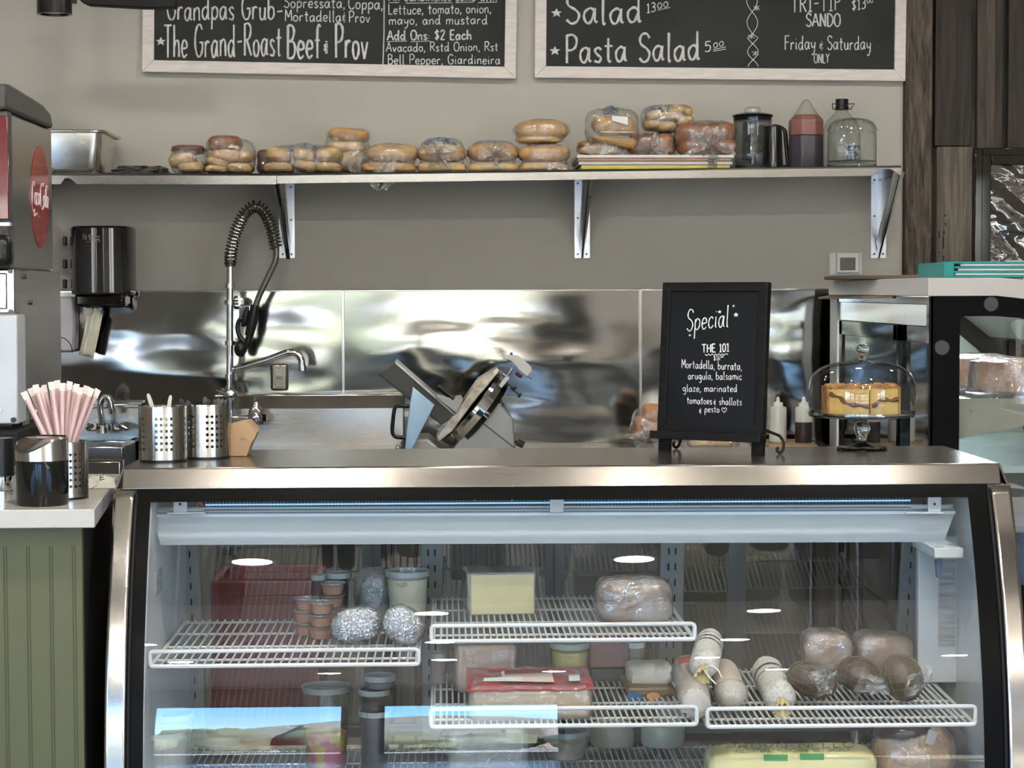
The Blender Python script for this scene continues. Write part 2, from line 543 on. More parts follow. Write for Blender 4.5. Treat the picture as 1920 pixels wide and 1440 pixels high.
# ------------------------------------------------------------------ hand lettering: one pen stroke per '|', in a grid with
# baseline 0, small letters 5 high, capitals 10 high
GL = {
    'A': (6.4, '0,0 1.6,5 3.1,10|3.1,10 4.6,5 6.2,0|1.2,3.6 5,3.6'), 'B': (5.6, '.6,0 .6,10|.6,10 3.4,9.8 4.5,8 3.2,5.6 .6,5.2|.8,5.2 4,4.9 5.2,2.7 3.8,.3 .6,0'),
    'C': (5.8, '5.4,8.2 4.2,9.8 2.2,9.7 .6,7 .5,3.2 2,.4 4.2,.3 5.6,1.9'), 'D': (6, '.7,0 .7,10|.7,10 3.4,9.5 5.5,6.8 5.4,3 3.4,.4 .4,0'),
    'E': (5, '.6,0 .6,10|.6,10 4.6,10|.6,5.2 4,5.2|.6,0 4.8,0'), 'F': (5, '.7,0 .7,10|.5,10 4.9,10|.7,5.4 4,5.4'),
    'G': (6.2, '5.4,8.4 4,9.9 2,9.5 .5,6.8 .5,3 2.1,.2 4.4,.3 5.6,2.4 5.6,4.4|3.6,4.4 6,4.4'), 'H': (6, '.7,0 .7,10|5.3,0 5.3,10|.7,5.1 5.3,5.1'),
    'I': (3.6, '1.8,0 1.8,10|.3,10 3.3,10|.3,0 3.3,0'), 'L': (4.8, '.7,10 .7,.1|.7,.1 4.6,.1'), 'M': (7, '.5,0 .9,10|.9,10 3.5,3.2|3.5,3.2 6,10|6,10 6.6,0'),
    'N': (6, '.6,0 .6,10|.6,10 5.3,0|5.3,0 5.3,10'), 'O': (6.4, '3.2,10 1,8.6 .4,5 1.1,1.4 3.2,0 5.3,1.4 6,5 5.3,8.6 3.2,10 2.4,9.7'),
    'P': (5.4, '.7,0 .7,10|.3,9.6 3.2,10 5,8.4 4.6,5.8 2.8,4.6 .7,4.6'), 'R': (5.8, '.7,0 .7,10|.3,9.7 3.4,10 5,8.4 4.4,6 2.8,5 .7,4.9|2.2,4.9 5.4,0'),
    'S': (5.4, '5,8.4 3.8,9.9 1.8,9.8 .7,8 1.3,6.2 3.6,4.8 5,3 4.2,.7 2.2,0 .4,1.4'), 'T': (6, '3,0 3,10|.2,10 5.8,10'), 'V': (6, '.3,10 3,0|3,0 5.7,10'),
    'Y': (5.6, '.3,10 2.8,5|5.3,10 2.8,5 2.6,0'), 'K': (5.6, '.7,0 .7,10|5,10 .8,4.6|2,5.8 5.3,0'), 'U': (6, '.6,10 .6,3 1.8,.3 4,.3 5.3,3 5.3,10'),
    'a': (5.4, '4.4,4.2 2.8,5.2 .9,4 .5,2 1.5,.1 3,.6 4.4,4.4|4.4,5.2 4.4,1 5.3,.2'), 'b': (5, '.7,10 .7,.4|.7,3.4 2.2,5.2 4.2,4.2 4.4,1.6 2.6,0 .7,.8'),
    'c': (4.4, '4.1,4.2 2.6,5.2 .9,4 .5,2 1.6,.1 3.2,.2 4.3,1.2'), 'd': (5.5, '4.3,4 2.8,5.1 .9,4 .5,2 1.5,.1 3,.5 4.3,3.4|4.4,10 4.4,1 5.4,.2'),
    'e': (4.6, '.7,2.6 4,3 3.6,4.8 2,5.2 .7,3.8 .6,1.6 2,0 4.2,.9'), 'f': (3.8, '3.8,9.4 2.6,10 1.8,8 1.8,0|.2,5.4 3.4,5.4'),
    'g': (5.2, '4.3,4.2 2.7,5.2 .9,4.2 .6,2.4 1.8,.6 3.2,1 4.3,3.6|4.4,5 4.4,-2.4 3.2,-4 1.2,-3.4'), 'h': (5, '.7,10 .7,0|.7,3 2.2,5 3.9,4.4 4.3,0'),
    'i': (2.2, '1,5 1,.6 1.8,.1|1,7.1 1.2,7.5'), 'l': (2.4, '1.1,10 1.1,.8 2,.1'), 'm': (7.4, '.6,5 .6,0|.6,3.4 2,5.1 3.4,4.4 3.6,0|3.6,3.4 5,5.1 6.4,4.4 6.7,0'),
    'n': (5, '.6,5 .6,0|.6,3.2 2.2,5.1 3.9,4.4 4.3,0'), 'o': (4.8, '2.4,5.1 .8,4.2 .5,2.2 1.4,.2 3,.1 4.2,1.8 4,4 2.4,5.1'),
    'p': (5, '.8,5 .6,-4|.7,3.4 2.3,5.2 4.3,4.2 4.3,1.6 2.6,0 .8,1'), 'r': (4, '.7,5 .7,0|.7,3.2 2,5 3.7,4.6'), 's': (4, '3.6,4.4 2.2,5.2 .8,4.2 1.8,2.8 3.4,1.6 2.6,.1 .5,.5'),
    't': (4, '1.9,8.4 1.9,.8 3.2,.1|.2,5.6 3.8,5.6'), 'u': (5, '.7,5 .8,1.2 2,0 3.6,.8 4.2,5|4.2,5 4.3,.6 5,.1'), 'v': (4.6, '.4,5 2.2,0|2.2,0 4.2,5'),
    'y': (4.8, '.6,5 .9,2.2 2.2,1.3 4,2.6|4.3,5 3.8,-.6 2.4,-4 .8,-3.4'), 'z': (4.4, '.6,5 4,5|4,5 .6,0|.6,0 4.2,0'), 'w': (6.4, '.4,5 1.8,0|1.8,0 3.2,4|3.2,4 4.6,0|4.6,0 6,5'),
    'k': (4.8, '.7,10 .7,0|4,5 .8,2.4|1.6,3 4.4,0'), '0': (5, '2.5,10 .8,8 .6,4 1.5,.6 3,.2 4.4,2.6 4.4,7 3.2,9.8 2.5,10'), '1': (3.4, '.6,8 2,10|2,10 2,0|.5,0 3.4,0'),
    '2': (5, '.7,7.8 2,9.9 4,9.2 4.2,7 .6,.1|.6,.1 4.8,.1'), '3': (4.8, '.7,9.2 2.6,10 4.2,8.4 3.4,6 1.8,5.4|1.8,5.4 4.2,4.4 4.2,1.4 2.2,0 .4,1'),
    '5': (4.8, '4.4,10 1,10|1,10 .8,5.8|.8,5.8 2.8,6.4 4.4,4.4 3.8,1 1.8,0 .4,.9'), '6': (4.8, '4,9.6 1.6,7 .6,3 1.8,.2 3.8,.5 4.2,3 2.6,4.8 .8,3.4'),
    '$': (4.8, '4.2,7.8 2.4,8.8 .8,7.4 2,5.4 3.8,4 3.4,1.6 1.8,1 .5,2|2.4,10.4 2.2,-.6'), '&': (3.6, '2.8,5.2 1,5.4 .7,4.2 2,3.6 .7,2.8 .8,1.2 2.8,1.4|1.8,8 1.8,7|1.8,0 1.8,-1'),
    '-': (4.4, '.6,4.6 3.9,4.8'), ',': (1.8, '1,.8 .9,-.4 .3,-1.6'), ':': (1.8, '.9,4 .9,4.5|.9,1.2 .9,1.7'), '.': (1.6, '.8,.1 .9,.5'), ' ': (3.4, ''),
    '*': (7, '3.5,8.5 2.5,5.8 0,5.8 2,4 1.2,1 3.5,2.9 5.8,1 5,4 7,5.8 4.5,5.8 3.5,8.5'), '~': (6, '0,3 1.5,4 3,2.6 4.5,4 6,3'),
    'W': (8, '.3,10 2,0|2,0 4,8|4,8 6,0|6,0 7.7,10'),
    '<': (7, '3.5,0 .4,4 .8,6.6 2.4,7 3.5,5.2 4.6,7 6.2,6.6 6.6,4 3.5,0'),
}
SHARP = set('*')


def letter(mb, text, P, p0, p1, h, r, slant=0., jit=.25, sx=None, seed=1, flat=.45, nrm=V((0, -1, 0)), gap=.9):
    """Write text from pixel p0 (left end of the baseline) to pixel p1 with capitals h px high; P maps a pixel to the surface."""
    rnd = random.Random(seed)
    tot = sum(GL[c][0] + gap for c in text) - gap
    ux, uy = (p1[0] - p0[0]), (p1[1] - p0[1])
    x = 0.
    for c in text:
        w, st = GL[c]
        dy = rnd.uniform(-jit, jit)
        for stroke in (st.split('|') if st else []):
            q = [tuple(map(float, t.split(','))) for t in stroke.split()]
            pts = []
            for a, b in q:
                t = (x + a + slant * b) / tot
                pts.append(V((p0[0] + ux * t, p0[1] + uy * t - (b + dy) * h / 10, 0)))
            pts = [V(p) for p in pts] if c in SHARP else spline(pts, 8)
            if c in SHARP:
                wp = [P(p.x, p.y) + nrm * .0004 for p in pts[:-1]]
                ctr = sum(wp, V()) / len(wp)
                for i in range(len(wp)):
                    mb.face([ctr, wp[i], wp[(i + 1) % len(wp)]])
            wp = [P(p.x, p.y) + nrm * (r * .1) for p in pts]
            mb.tube(wp, [r * (1 + .16 * math.sin(i * .55 + x)) for i in range(len(wp))], 6)
        x += w + gap
    return mb
# ================================================================== common materials
M_wall = mat('warm_grey_paint', (.485, .472, .425), .75, var=.05, nscale=1.2, bump=.04, bscale=220)
M_steel = steel('brushed_steel', (.52, .5, .465), .2, (1, 40, 40), aniso=.7, tan=(0, 0, 1))
M_steelv = steel('brushed_steel_upright', (.6, .575, .54), .22, (40, 40, 1))
M_polish = steel('polished_steel', (.68, .67, .66), .09, bump=.004, rv=.04)
M_wave = steel('rippled_sheet_steel', (.44, .43, .405), .085, (1, 1, 70), bump=.012, rv=.03, aniso=.25, tan=(0, 0, 1))
M_chrome = steel('chrome', (.78, .78, .78), .05, bump=0, rv=.03)
M_galv = steel('galvanised_steel', (.62, .64, .68), .3, (1, 1, 20))
M_black = mat('black_plastic', (.012, .012, .013), .3, var=.3)
M_blackm = mat('matt_black', (.016, .015, .015), .6, var=.3)
M_gloss = mat('gloss_black', (.005, .005, .005), .05, var=.3)
M_white = mat('white_plastic', (.78, .78, .76), .35, var=.05)
M_chalk = mat('white_chalk', (.86, .87, .85), .9, var=.2, nscale=90)
M_mint = mat('mint_chalk', (.55, .72, .72), .9, var=.2, nscale=90)
M_slate = mat('chalkboard', (.022, .023, .023), .55, c2=(.034, .036, .036), nscale=3, detail=6)
M_rubber = mat('rubber_seal', (.01, .01, .011), .5)

for m_ in (M_blackm, M_slate, M_rubber):
    dull(m_, .15)
dull(M_black, .3)
# ================================================================== the room
YW, ZC = 7.4, 3.2
XR_ = at(1692, 400, YW).x
struct(MB().box((-5.2, -8.2, -.2), (5.2, YW + .3, 0)).ob('floor', mat('polished_concrete', (.27, .25, .22), .2, var=.35, nscale=2.5)))
struct(MB().box((-5.2, YW, 0), (XR_, YW + .2, ZC)).ob('wall_back', M_wall))
struct(MB().box((XR_, YW + .02, 0), (5.2, YW + .2, ZC)).ob('wall_back_right', planks('old_barn_boards', (.02, .016, .013), (.1, .082, .066), .11)))
M_dim = mat('dim_dining_paint', (.26, .235, .2), .85, var=.08)
SIDE_ADDED = [(-6.7, -4.1), (-3.5, -.9)]  # unseen side windows, added to let in more daylight
for nm, xa, xb in (('wall_left', -5.2, -5), ('wall_right', 5, 5.2)):
    m = MB().box((xa, -8, 0), (xb, YW + .2, .5)).box((xa, -8, 2.7), (xb, YW + .2, ZC))
    ys = [-8.] + [q for w_ in SIDE_ADDED for q in w_] + [YW + .2]
    for k in range(0, len(ys), 2):
        m.box((xa, ys[k], .5), (xb, ys[k + 1], 2.7))
    struct(m.ob(nm, M_dim, smooth=False))
struct(MB().box((-5.2, -8.2, ZC), (5.2, -.2, ZC + .15)).box((-5.2, 1.7, ZC), (5.2, YW + .3, ZC + .15)).ob('ceiling', mat('beige_ceiling', (.66, .62, .56), .8, var=.06, nscale=2)))
struct(MB().box((-5.2, -.2, ZC - .002), (5.2, 1.7, ZC + .15)).ob('ceiling_dark', mat('dark_ceiling', (.09, .085, .08), .8, var=.2, nscale=2)))
# shop front behind the viewer: two tall windows and a leftmost one added to brighten the backsplash
WIN = ((-4.7, -3.0), (-2.35, -.8), (-.56, .9))
wf = MB()
for a, b in ((-5.2, WIN[0][0]), (WIN[0][1], WIN[1][0]), (WIN[1][1], WIN[2][0]), (WIN[2][1], 5.2)):
    wf.box((a, -8.0, 0), (b, -7.8, ZC))
for a, b in WIN:
    wf.box((a, -8.0, 0), (b, -7.8, .25)).box((a, -8.0, 2.45), (b, -7.8, ZC))
struct(wf.ob('wall_front', M_dim, smooth=False))
M_pane = glass('window_glass', f0=.06)
for i, (a, b) in enumerate(WIN):
    w = MB()
    for q in (((a, .25), (a + .05, 2.45)), ((b - .05, .25), (b, 2.45)), ((a, .25), (b, .3)), ((a, 2.4), (b, 2.45))):
        w.box((q[0][0], -7.93, q[0][1]), (q[1][0], -7.87, q[1][1]))
    wo = struct(w.ob('window_%d' % (i + 1), M_blackm))
    MB().face([(a, -7.9, .25), (b, -7.9, .25), (b, -7.9, 2.45), (a, -7.9, 2.45)]).ob('pane', M_pane, wo)
for k, (xs_, (ya, yb)) in enumerate([(x_, w_) for x_ in (-5.1, 5.1) for w_ in SIDE_ADDED]):
    w = MB()
    for q in ((ya, ya + .06, .5, 2.7), (yb - .06, yb, .5, 2.7), (ya, yb, .5, .56), (ya, yb, 2.64, 2.7), ((ya + yb) / 2 - .03, (ya + yb) / 2 + .03, .5, 2.7)):
        w.box((xs_ - .03, q[0], q[2]), (xs_ + .03, q[1], q[3]))
    wo = struct(w.ob('window_%d' % (k + 4), M_blackm))  # added side window, there only for its daylight
    MB().face([(xs_, ya, .5), (xs_, yb, .5), (xs_, yb, 2.7), (xs_, ya, 2.7)]).ob('pane', M_pane, wo)
# outdoors, seen only as reflections: car park, verge, hills
g = MB().box((-120, -160, -.3), (120, 40, -.22)).ob('exterior_ground', mat('pale_asphalt', (.42, .38, .33), .9, var=.3, nscale=.4))
struct(g)
struct(MB().grid(lambda u, v: (-60 + 120 * u, -60 - 22 * v, -.2 + v * (7.5 + 4 * noise.noise(V((u * 9, 1, 2)))) + .5 * noise.noise(V((u * 60, v * 9, 0)))), 90, 10)
       .ob('exterior_hills', mat('scrub_hills', (.17, .165, .12), .9, c2=(.36, .33, .27), nscale=.5, detail=8)))
hd = MB()
for i in range(16):
    x = -14 + i * 1.9 + random.uniform(-.5, .5)
    hd.blob((x, -34 + random.uniform(-3, 3), 1.0), (2.6, 2.2, random.uniform(1.8, 4.2)), amp=.35, freq=2.5, seed=i, n=14)
tag(hd.ob('treeline', mat('shrub_green', (.07, .085, .05), .9, c2=(.15, .16, .11), nscale=3)), 'row of green shrubs across the car park, mirrored in the case glass', 'shrubs', kind='stuff')
bl = MB().box((-9, -50, -.22), (-1.5, -44, 2.6)).box((1.5, -52, -.22), (12, -46, 3.4))
struct(bl.ob('exterior_buildings', mat('sunlit_stucco', (.62, .52, .4), .9, c2=(.2, .17, .14), nscale=.9, stretch=(1, 1, .1), lo=.45, hi=.55), smooth=False))
struct(MB().box((-60, -24, -.24), (60, -17, -.15)).ob('exterior_path', mat('white_concrete', (.75, .74, .72), .9, var=.1, nscale=1)))

# recessed lights in the ceiling
M_lamp = lamp_mat('warm_lamp', (1, .935, .83), 640)
cl = thing('ceiling_light', 'round recessed white ceiling light, mirrored in the case glass or added for more light', 'ceiling light', (-.76, 1.1, ZC), 'recessed ceiling lights')
MB().lathe([(.078, -.002), (.1, -.002), (.1, -.008), (.078, -.008), (.078, -.002)], (-.76, 1.1, ZC)).ob('trim_ring', M_white, cl)
MB().lathe([(0, -.004), (.077, -.004), (.077, -.001), (0, -.001)], (-.76, 1.1, ZC)).ob('diffuser', M_lamp, cl)
for x, y in ((.72, 1.1), (-.08, -.6), (1.45, -.6), (-1.62, -2.2), (-.05, -2.2), (1.52, -2.2), (-1.6, -3.7), (-.03, -3.7), (1.55, -3.7), (3.05, -3.7),
             (-.35, 3.0), (1.3, 3.0), (-.8, -5.2), (.7, -5.2), (2.2, -5.2)):  # last two rows are unseen, added to brighten counter and dining room
    dup(cl, (x, y, ZC), 'round recessed white ceiling light, mirrored in the case glass or added for more light')

M_lamp2 = lamp_mat('wall_lamp', (1, .96, .88), 180)
for x in (-2.2, -1.1, 0., 1.1, 2.2):
    c2_ = dup(cl, (x, 5.85, ZC), 'round recessed white ceiling light over the work counter, beyond the top of the picture')
    for q in c2_.children:
        if q.name.startswith('diffuser'):
            q.data = q.data.copy(); q.data.materials[0] = M_lamp2
# reclaimed boards on the right-hand part of the back wall
M_b = [planks('board_rough', (.018, .015, .012), (.13, .105, .085), .5, grain=(20, 20, 2.4), rough=.85),
       planks('board_black', (.008, .007, .006), (.04, .03, .024), .5), planks('board_grey', (.055, .045, .036), (.17, .145, .115), .5),
       planks('board_brown', (.025, .02, .016), (.095, .075, .058), .5)]
for x0, x1, y0, y1, k, th in ((1691, 1746, -190, 900, 0, .035), (1751, 1822, -190, 274, 1, .015), (1751, 1822, 275.5, 900, 2, .016),
                              (1825, 1881, -190, 900, 3, .015), (1882.5, 1960, -190, 900, 3, .015)):
    a, b = at(x0, y1, YW), at(x1, y0, YW)
    struct(MB().box((a.x, YW - th, a.z), (b.x, YW + .02, b.z)).ob('trim_%d' % (k + 1), M_b[k], bevel=.002))
# nail holes in the grey board
nh = MB()
for x, y, h in ((1772, 404, 4), (1773, 420, 5), (1761, 440, 12), (1770, 436, 8), (1769, 455, 22), (1760, 474, 4), (1769, 484, 9)):
    c = at(x, y, YW - .016)
    nh.boxc((c.x, YW - .0165, c.z), (.004, .002, h * YW / F))
struct(nh.ob('trim_6', mat('hole_black', (.004, .004, .004), .9)))
# ================================================================== refrigerated deli case
YC = 4.22
ZT = at(1050, 873, YC).z                     # top of the case
XL, XR = at(230, 878, YC).x, at(1874, 868, YC).x
XO0, XO1 = XL - .012, XR + .012              # outer ends
ZG = 1.585 - (925 - 545) / F * 4.19          # top of the glass
YG = 4.19


def gy(z):
    s = ZG - z
    return YG - .5 * s + .395 * s * s if s < .633 else YG - .5 * .633 + .395 * .633 ** 2


XI0, XI1 = at(277, 1000, 4.16).x, 1.12     # inner faces of the side walls
YR0, YR1 = 4.72, 4.86                                         # rear frame, top and bottom
ZD = .5                                                        # deck
yr = lambda z: YR0 + (YR1 - YR0) * (ZG - z) / (ZG - ZD)
CASE = thing('deli_case', 'curved glass refrigerated deli case with a stainless top, filling the lower half', 'display case', ((XL + XR) / 2, 4.4, 0))
M_inner = mat('cool_white_liner', (.46, .5, .515), .35, var=.05)
M_led = lamp_mat('cool_case_lamp', (.82, .93, 1.), 5)
M_led2 = lamp_mat('soft_case_lamp', (.78, .92, 1.), 1.1)
M_ledb = lamp_mat('blue_lit_strip', (.1, .5, .9), .75)

# stainless top: flat lid with a sloping front fascia
zb = 1.585 - (918 - 545) / F * 4.17
m = MB()
prof = [(YC, ZT), (4.7, ZT), (4.7, ZT - .03), (4.26, ZT - .03), (4.225, zb), (4.2, zb)]
m.prism([(XL, y, z) for y, z in prof], (XR - XL, 0, 0))
top = m.ob('steel_top', steel('case_top_steel', (.37, .35, .32), .2, (1, 60, 1), bump=.01, rv=.04, aniso=.8, tan=(0, 0, 1)), CASE, bevel=.003, smooth=True)
# the fascia flares outwards at both ends
for s, x in ((-1, XL), (1, XR)):
    MB().prism([(x, YC, ZT), (x, 4.7, ZT), (x + s * .014, 4.7, zb), (x + s * .014, 4.2, zb)], (-s * .004, 0, 0)).ob('top_end', MATS['case_top_steel'], CASE)

# bent front glass with a black printed border, rubber seals and steel end bands
zz = [ZG - (ZG - .2) * i / 46 for i in range(47)]
gxa, gxb = XO0 + .045, XO1 - .045


def sheet(xa, xb, z0, z1, d, nx=2, n=46):
    return MB().grid(lambda u, v: (xa + (xb - xa) * u, gy(z0 + (z1 - z0) * v) - d, z0 + (z1 - z0) * v), nx, n)


M_cg = glass('case_glass', (.985, .99, .99), (.8, .85, .85), f0=.092)
sheet(gxa, gxb, .2, ZG, 0, 30).ob('curved_glass', M_cg, CASE, ang=180)
m = sheet(gxa, gxa + .03, .2, ZG, .003)
for q in ((gxb - .044, gxb, .2, ZG), (gxa, gxb, ZG - .014, ZG + .012)):
    m.grid(lambda u, v, q=q: (q[0] + (q[1] - q[0]) * u, gy(q[2] + (q[3] - q[2]) * v) - .003, q[2] + (q[3] - q[2]) * v), 2, 30)
m.ob('glass_border', dull(mat('black_ceramic_print', (.005, .005, .005), .25), .04), CASE, ang=180)
for x0, x1 in ((XO0 + .041, XO0 + .049), (XO1 - .049, XO1 - .041)):
    MB().grid(lambda u, v: ((x0 + (x1 - x0) * u), gy(.2 + (ZG - .2) * v) - .006, .2 + (ZG - .2) * v), 1, 40).ob('seal', M_rubber, CASE, solid=.008, ang=180)
M_band = steel('band_steel', (.64, .61, .57), .14, (1, 60, 60), bump=.008, rv=.04)
for x0, x1 in ((XO0, XO0 + .041), (XO1 - .041, XO1)):
    m = MB().grid(lambda u, v: (x0 + (x1 - x0) * u, gy(.1 + (zb - .1) * v) - .014, .1 + (zb - .1) * v), 6, 60)
    m.ob('steel_band', M_band, CASE, ang=180, solid=.003)
for x0, x1, xin in ((XO0, XI0, 1), (XI1, XO1, -1)):
    pts = [(x0, gy(z) + .004, z) for z in zz] + [(x0, 4.95, .2), (x0, 4.95, .45), (x0, yr(ZG), ZG)]
    MB().prism(pts, (x1 - x0, 0, 0)).ob('side_panel', M_gloss, CASE, smooth=False)
    xw = x1 if xin == 1 else x0
    MB().prism([(xw, p[1] + .01, p[2]) for p in pts[:-3]] + [(xw, yr(ZD), ZD), (xw, yr(ZG), ZG)], (xin * .004, 0, 0)).ob('inner_wall', M_inner, CASE, smooth=False)
# base below the glass
MB().box((XO0, gy(.1) + .02, .1), (XO1, 4.95, ZD - .03)).ob('insulated_base', M_gloss, CASE)
MB().box((XO0 + .05, gy(.1) + .08, 0), (XO1 - .05, 4.9, .1)).ob('plinth', M_blackm, CASE)
MB().box((XI0, gy(ZD) + .015, ZD - .03), (XI1, yr(ZD), ZD - .02)).ob('deck_pan', mat('pan_grey', (.16, .17, .18), .35, .5), CASE)
# rear posts with slots
YP = 4.70
for px, w in ((353, 34), (810, 42), (1264, 46), (1714, 34)):
    c = at(px, 1100, YP)
    w_ = w * YP / F
    po = MB().prism([(c.x - w_ / 2, yr(ZG) - .03, ZG), (c.x + w_ / 2, yr(ZG) - .03, ZG), (c.x + w_ / 2, yr(ZD) - .03, ZD), (c.x - w_ / 2, yr(ZD) - .03, ZD)], (0, .022, 0))
    po = po.ob('rear_post', mat('post_grey', (.3, .31, .3), .4, .3, var=.06), CASE, bevel=.002)
    m = MB()
    for i in range(12):
        z = 1.05 - i * .0385
        for dx in ((-.0,) if w == 34 else (-.009, .007)):
            m.boxc((c.x + dx, yr(z) - .0305, z), (.0032, .002, .018))
    m.ob('slot', M_blackm, po)
# sliding rear doors
M_door = glass('rear_door_glass', (.6, .64, .66), (.4, .45, .45), f0=.22)
dx = (XI1 - XI0) / 4
for i in range(4):
    x0, x1 = XI0 + dx * i, XI0 + dx * (i + 1)
    off = .012 if i % 2 else 0
    p = lambda x, z: V((x, yr(z) + off, z))
    fr = MB()
    z0, z1 = ZD + .01, ZG - .02
    for a, b, c_, d in ((x0, x0 + .022, z0, z1), (x1 - .022, x1, z0, z1), (x0, x1, z0, z0 + .025), (x0, x1, z1 - .025, z1)):
        fr.prism([p(a, c_), p(b, c_), p(b, d), p(a, d)], (0, .01, 0))
    fo = fr.ob('rear_door', mat('door_frame_grey', (.22, .23, .23), .35, .6), CASE, smooth=False)
    MB().face([p(x0 + .02, z0 + .02) + V((0, .005, 0)), p(x1 - .02, z0 + .02) + V((0, .005, 0)), p(x1 - .02, z1 - .02) + V((0, .005, 0)), p(x0 + .02, z1 - .02) + V((0, .005, 0))]).ob('door_glass', M_door, fo)
# canopy: sloping air duct, its front edge coloured paler for lamp light, brackets
YK0, YK1 = 4.265, 4.255
c0, c1 = at(286, 964, YK0), at(1791, 958, YK0)
d0, d1 = at(301, 1022, YK1), at(1770, 1016, YK1)
m = MB().prism([c0, c1, d1, d0], (0, .006, .003))
m.ob('air_duct', mat('duct_blue_white', (.34, .4, .43), .4, var=.04), CASE)
MB().prism([c0, c1, c1 + V((0, .02, .005)), c0 + V((0, .02, .005))], (0, -.004, -.006)).ob('duct_edge', mat('lamplit_liner', (.75, .86, .92), .35, var=.02), CASE)  # lamp light on this lip is put into its pale colour
MB().prism([c0 + V((0, .02, .008)), c1 + V((0, .02, .008)), c1 + V((0, .3, -.06)), c0 + V((0, .3, -.06))], (0, 0, .004)).ob('duct_top', M_inner, CASE)
for px in (338, 1752):
    q = at(px, 945, 4.235)
    m = MB().boxc((q.x, q.y, q.z), (.028, .003, .034)).boxc((q.x + (.012 if px < 900 else -.02), q.y + .004, q.z - .019), (.08, .012, .004))
    bk = m.ob('duct_bracket', M_inner, CASE, bevel=.001)
    MB().cyl((q.x, q.y - .003, q.z), (q.x, q.y, q.z), .003, n=10).ob('bolt_hole', M_blackm, bk)
q = at(1044, 946, 4.235)
MB().boxc((q.x, q.y, q.z), (.029, .003, .032)).ob('centre_bracket', M_inner, CASE, bevel=.001)
# evaporator: fins with a tube, a blue-lit strip in front
ye = 4.29
e0, e1 = at(386, 947, ye), at(1706, 940, ye)
m = MB()
n = 210
for i in range(n):
    x = e0.x + (e1.x - e0.x) * i / (n - 1)
    m.box((x - .0008, ye, e0.z - .018), (x + .0008, ye + .07, e0.z + .034))
m.ob('evaporator_fin', mat('fin_metal', (.1, .15, .19), .35, .9), CASE, smooth=False)
MB().box((e0.x - .004, ye + .005, e0.z - .02), (e1.x + .004, ye + .068, e0.z + .03)).ob('evaporator_core', mat('coil_dark', (.012, .02, .028), .5), CASE)
MB().cyl((e0.x, ye - .006, e0.z + .001), (e1.x, ye - .006, e0.z + .001), .0017, n=8).ob('lit_strip', M_ledb, CASE)
m = MB().tube(spline([at(386, 950, ye + .02), at(376, 947, ye + .02), at(374, 938, ye + .02), at(384, 934, ye + .02)], 4), .004, 8)
m.ob('copper_bend', mat('copper', (.6, .35, .2), .3, .9), CASE)
for px in (764, 741, 890, 960):
    p = at(px, 935, ye)
    MB().boxc((p.x, ye - .004, p.z), (.005, .004, .007)).ob('fin_clip', M_inner, CASE)
# lamp tubes under the duct and behind the top of the glass
for (y, z) in ((YK1 + .05, d0.z + .014), (4.222, ZG - .004)):
    MB().cyl((XI0 + .05, y, z), (XI1 - .05, y, z), .007, n=10).ob('lamp_tube', M_led if y > 4.25 else M_led2, CASE)
# thermometer housing, rating labels on the right and left walls
a, b = at(1752, 1047, 4.2), at(1807, 1027, 4.2)
MB().box((a.x, 4.2, a.z), (b.x, 4.4, b.z)).box((a.x + .012, 4.395, .72), (XI1 - .003, 4.42, b.z)).ob('wall_bracket', M_inner, CASE, bevel=.002)
a = at(1760, 1068, 4.24)
MB().prism([(a.x - .006, 4.24, a.z + .02), (a.x + .007, 4.24, a.z + .02), (a.x + .007, 4.24, a.z - .014), (a.x + .003, 4.24, a.z - .019), (a.x - .003, 4.24, a.z - .017)], (0, .012, 0)).ob('thermometer', mat('blue_glass_tube', (.08, .13, .22), .2), CASE)
M_lbl = mat('grey_label', (.36, .37, .37), .5, c2=(.2, .21, .21), nscale=9, stretch=(1, 1, 14))
MB().box((1.075, 4.392, .8), (1.112, 4.396, 1.01)).ob('rating_label', M_lbl, CASE)
MB().box((XI0 + .003, 4.23, .95), (XI0 + .006, 4.32, 1.0)).ob('rating_label', M_lbl, CASE)

# ------------------------------------------------------------------ white wire shelves
M_wire = mat('white_coated_wire', (.6, .63, .64), .3, var=.03)


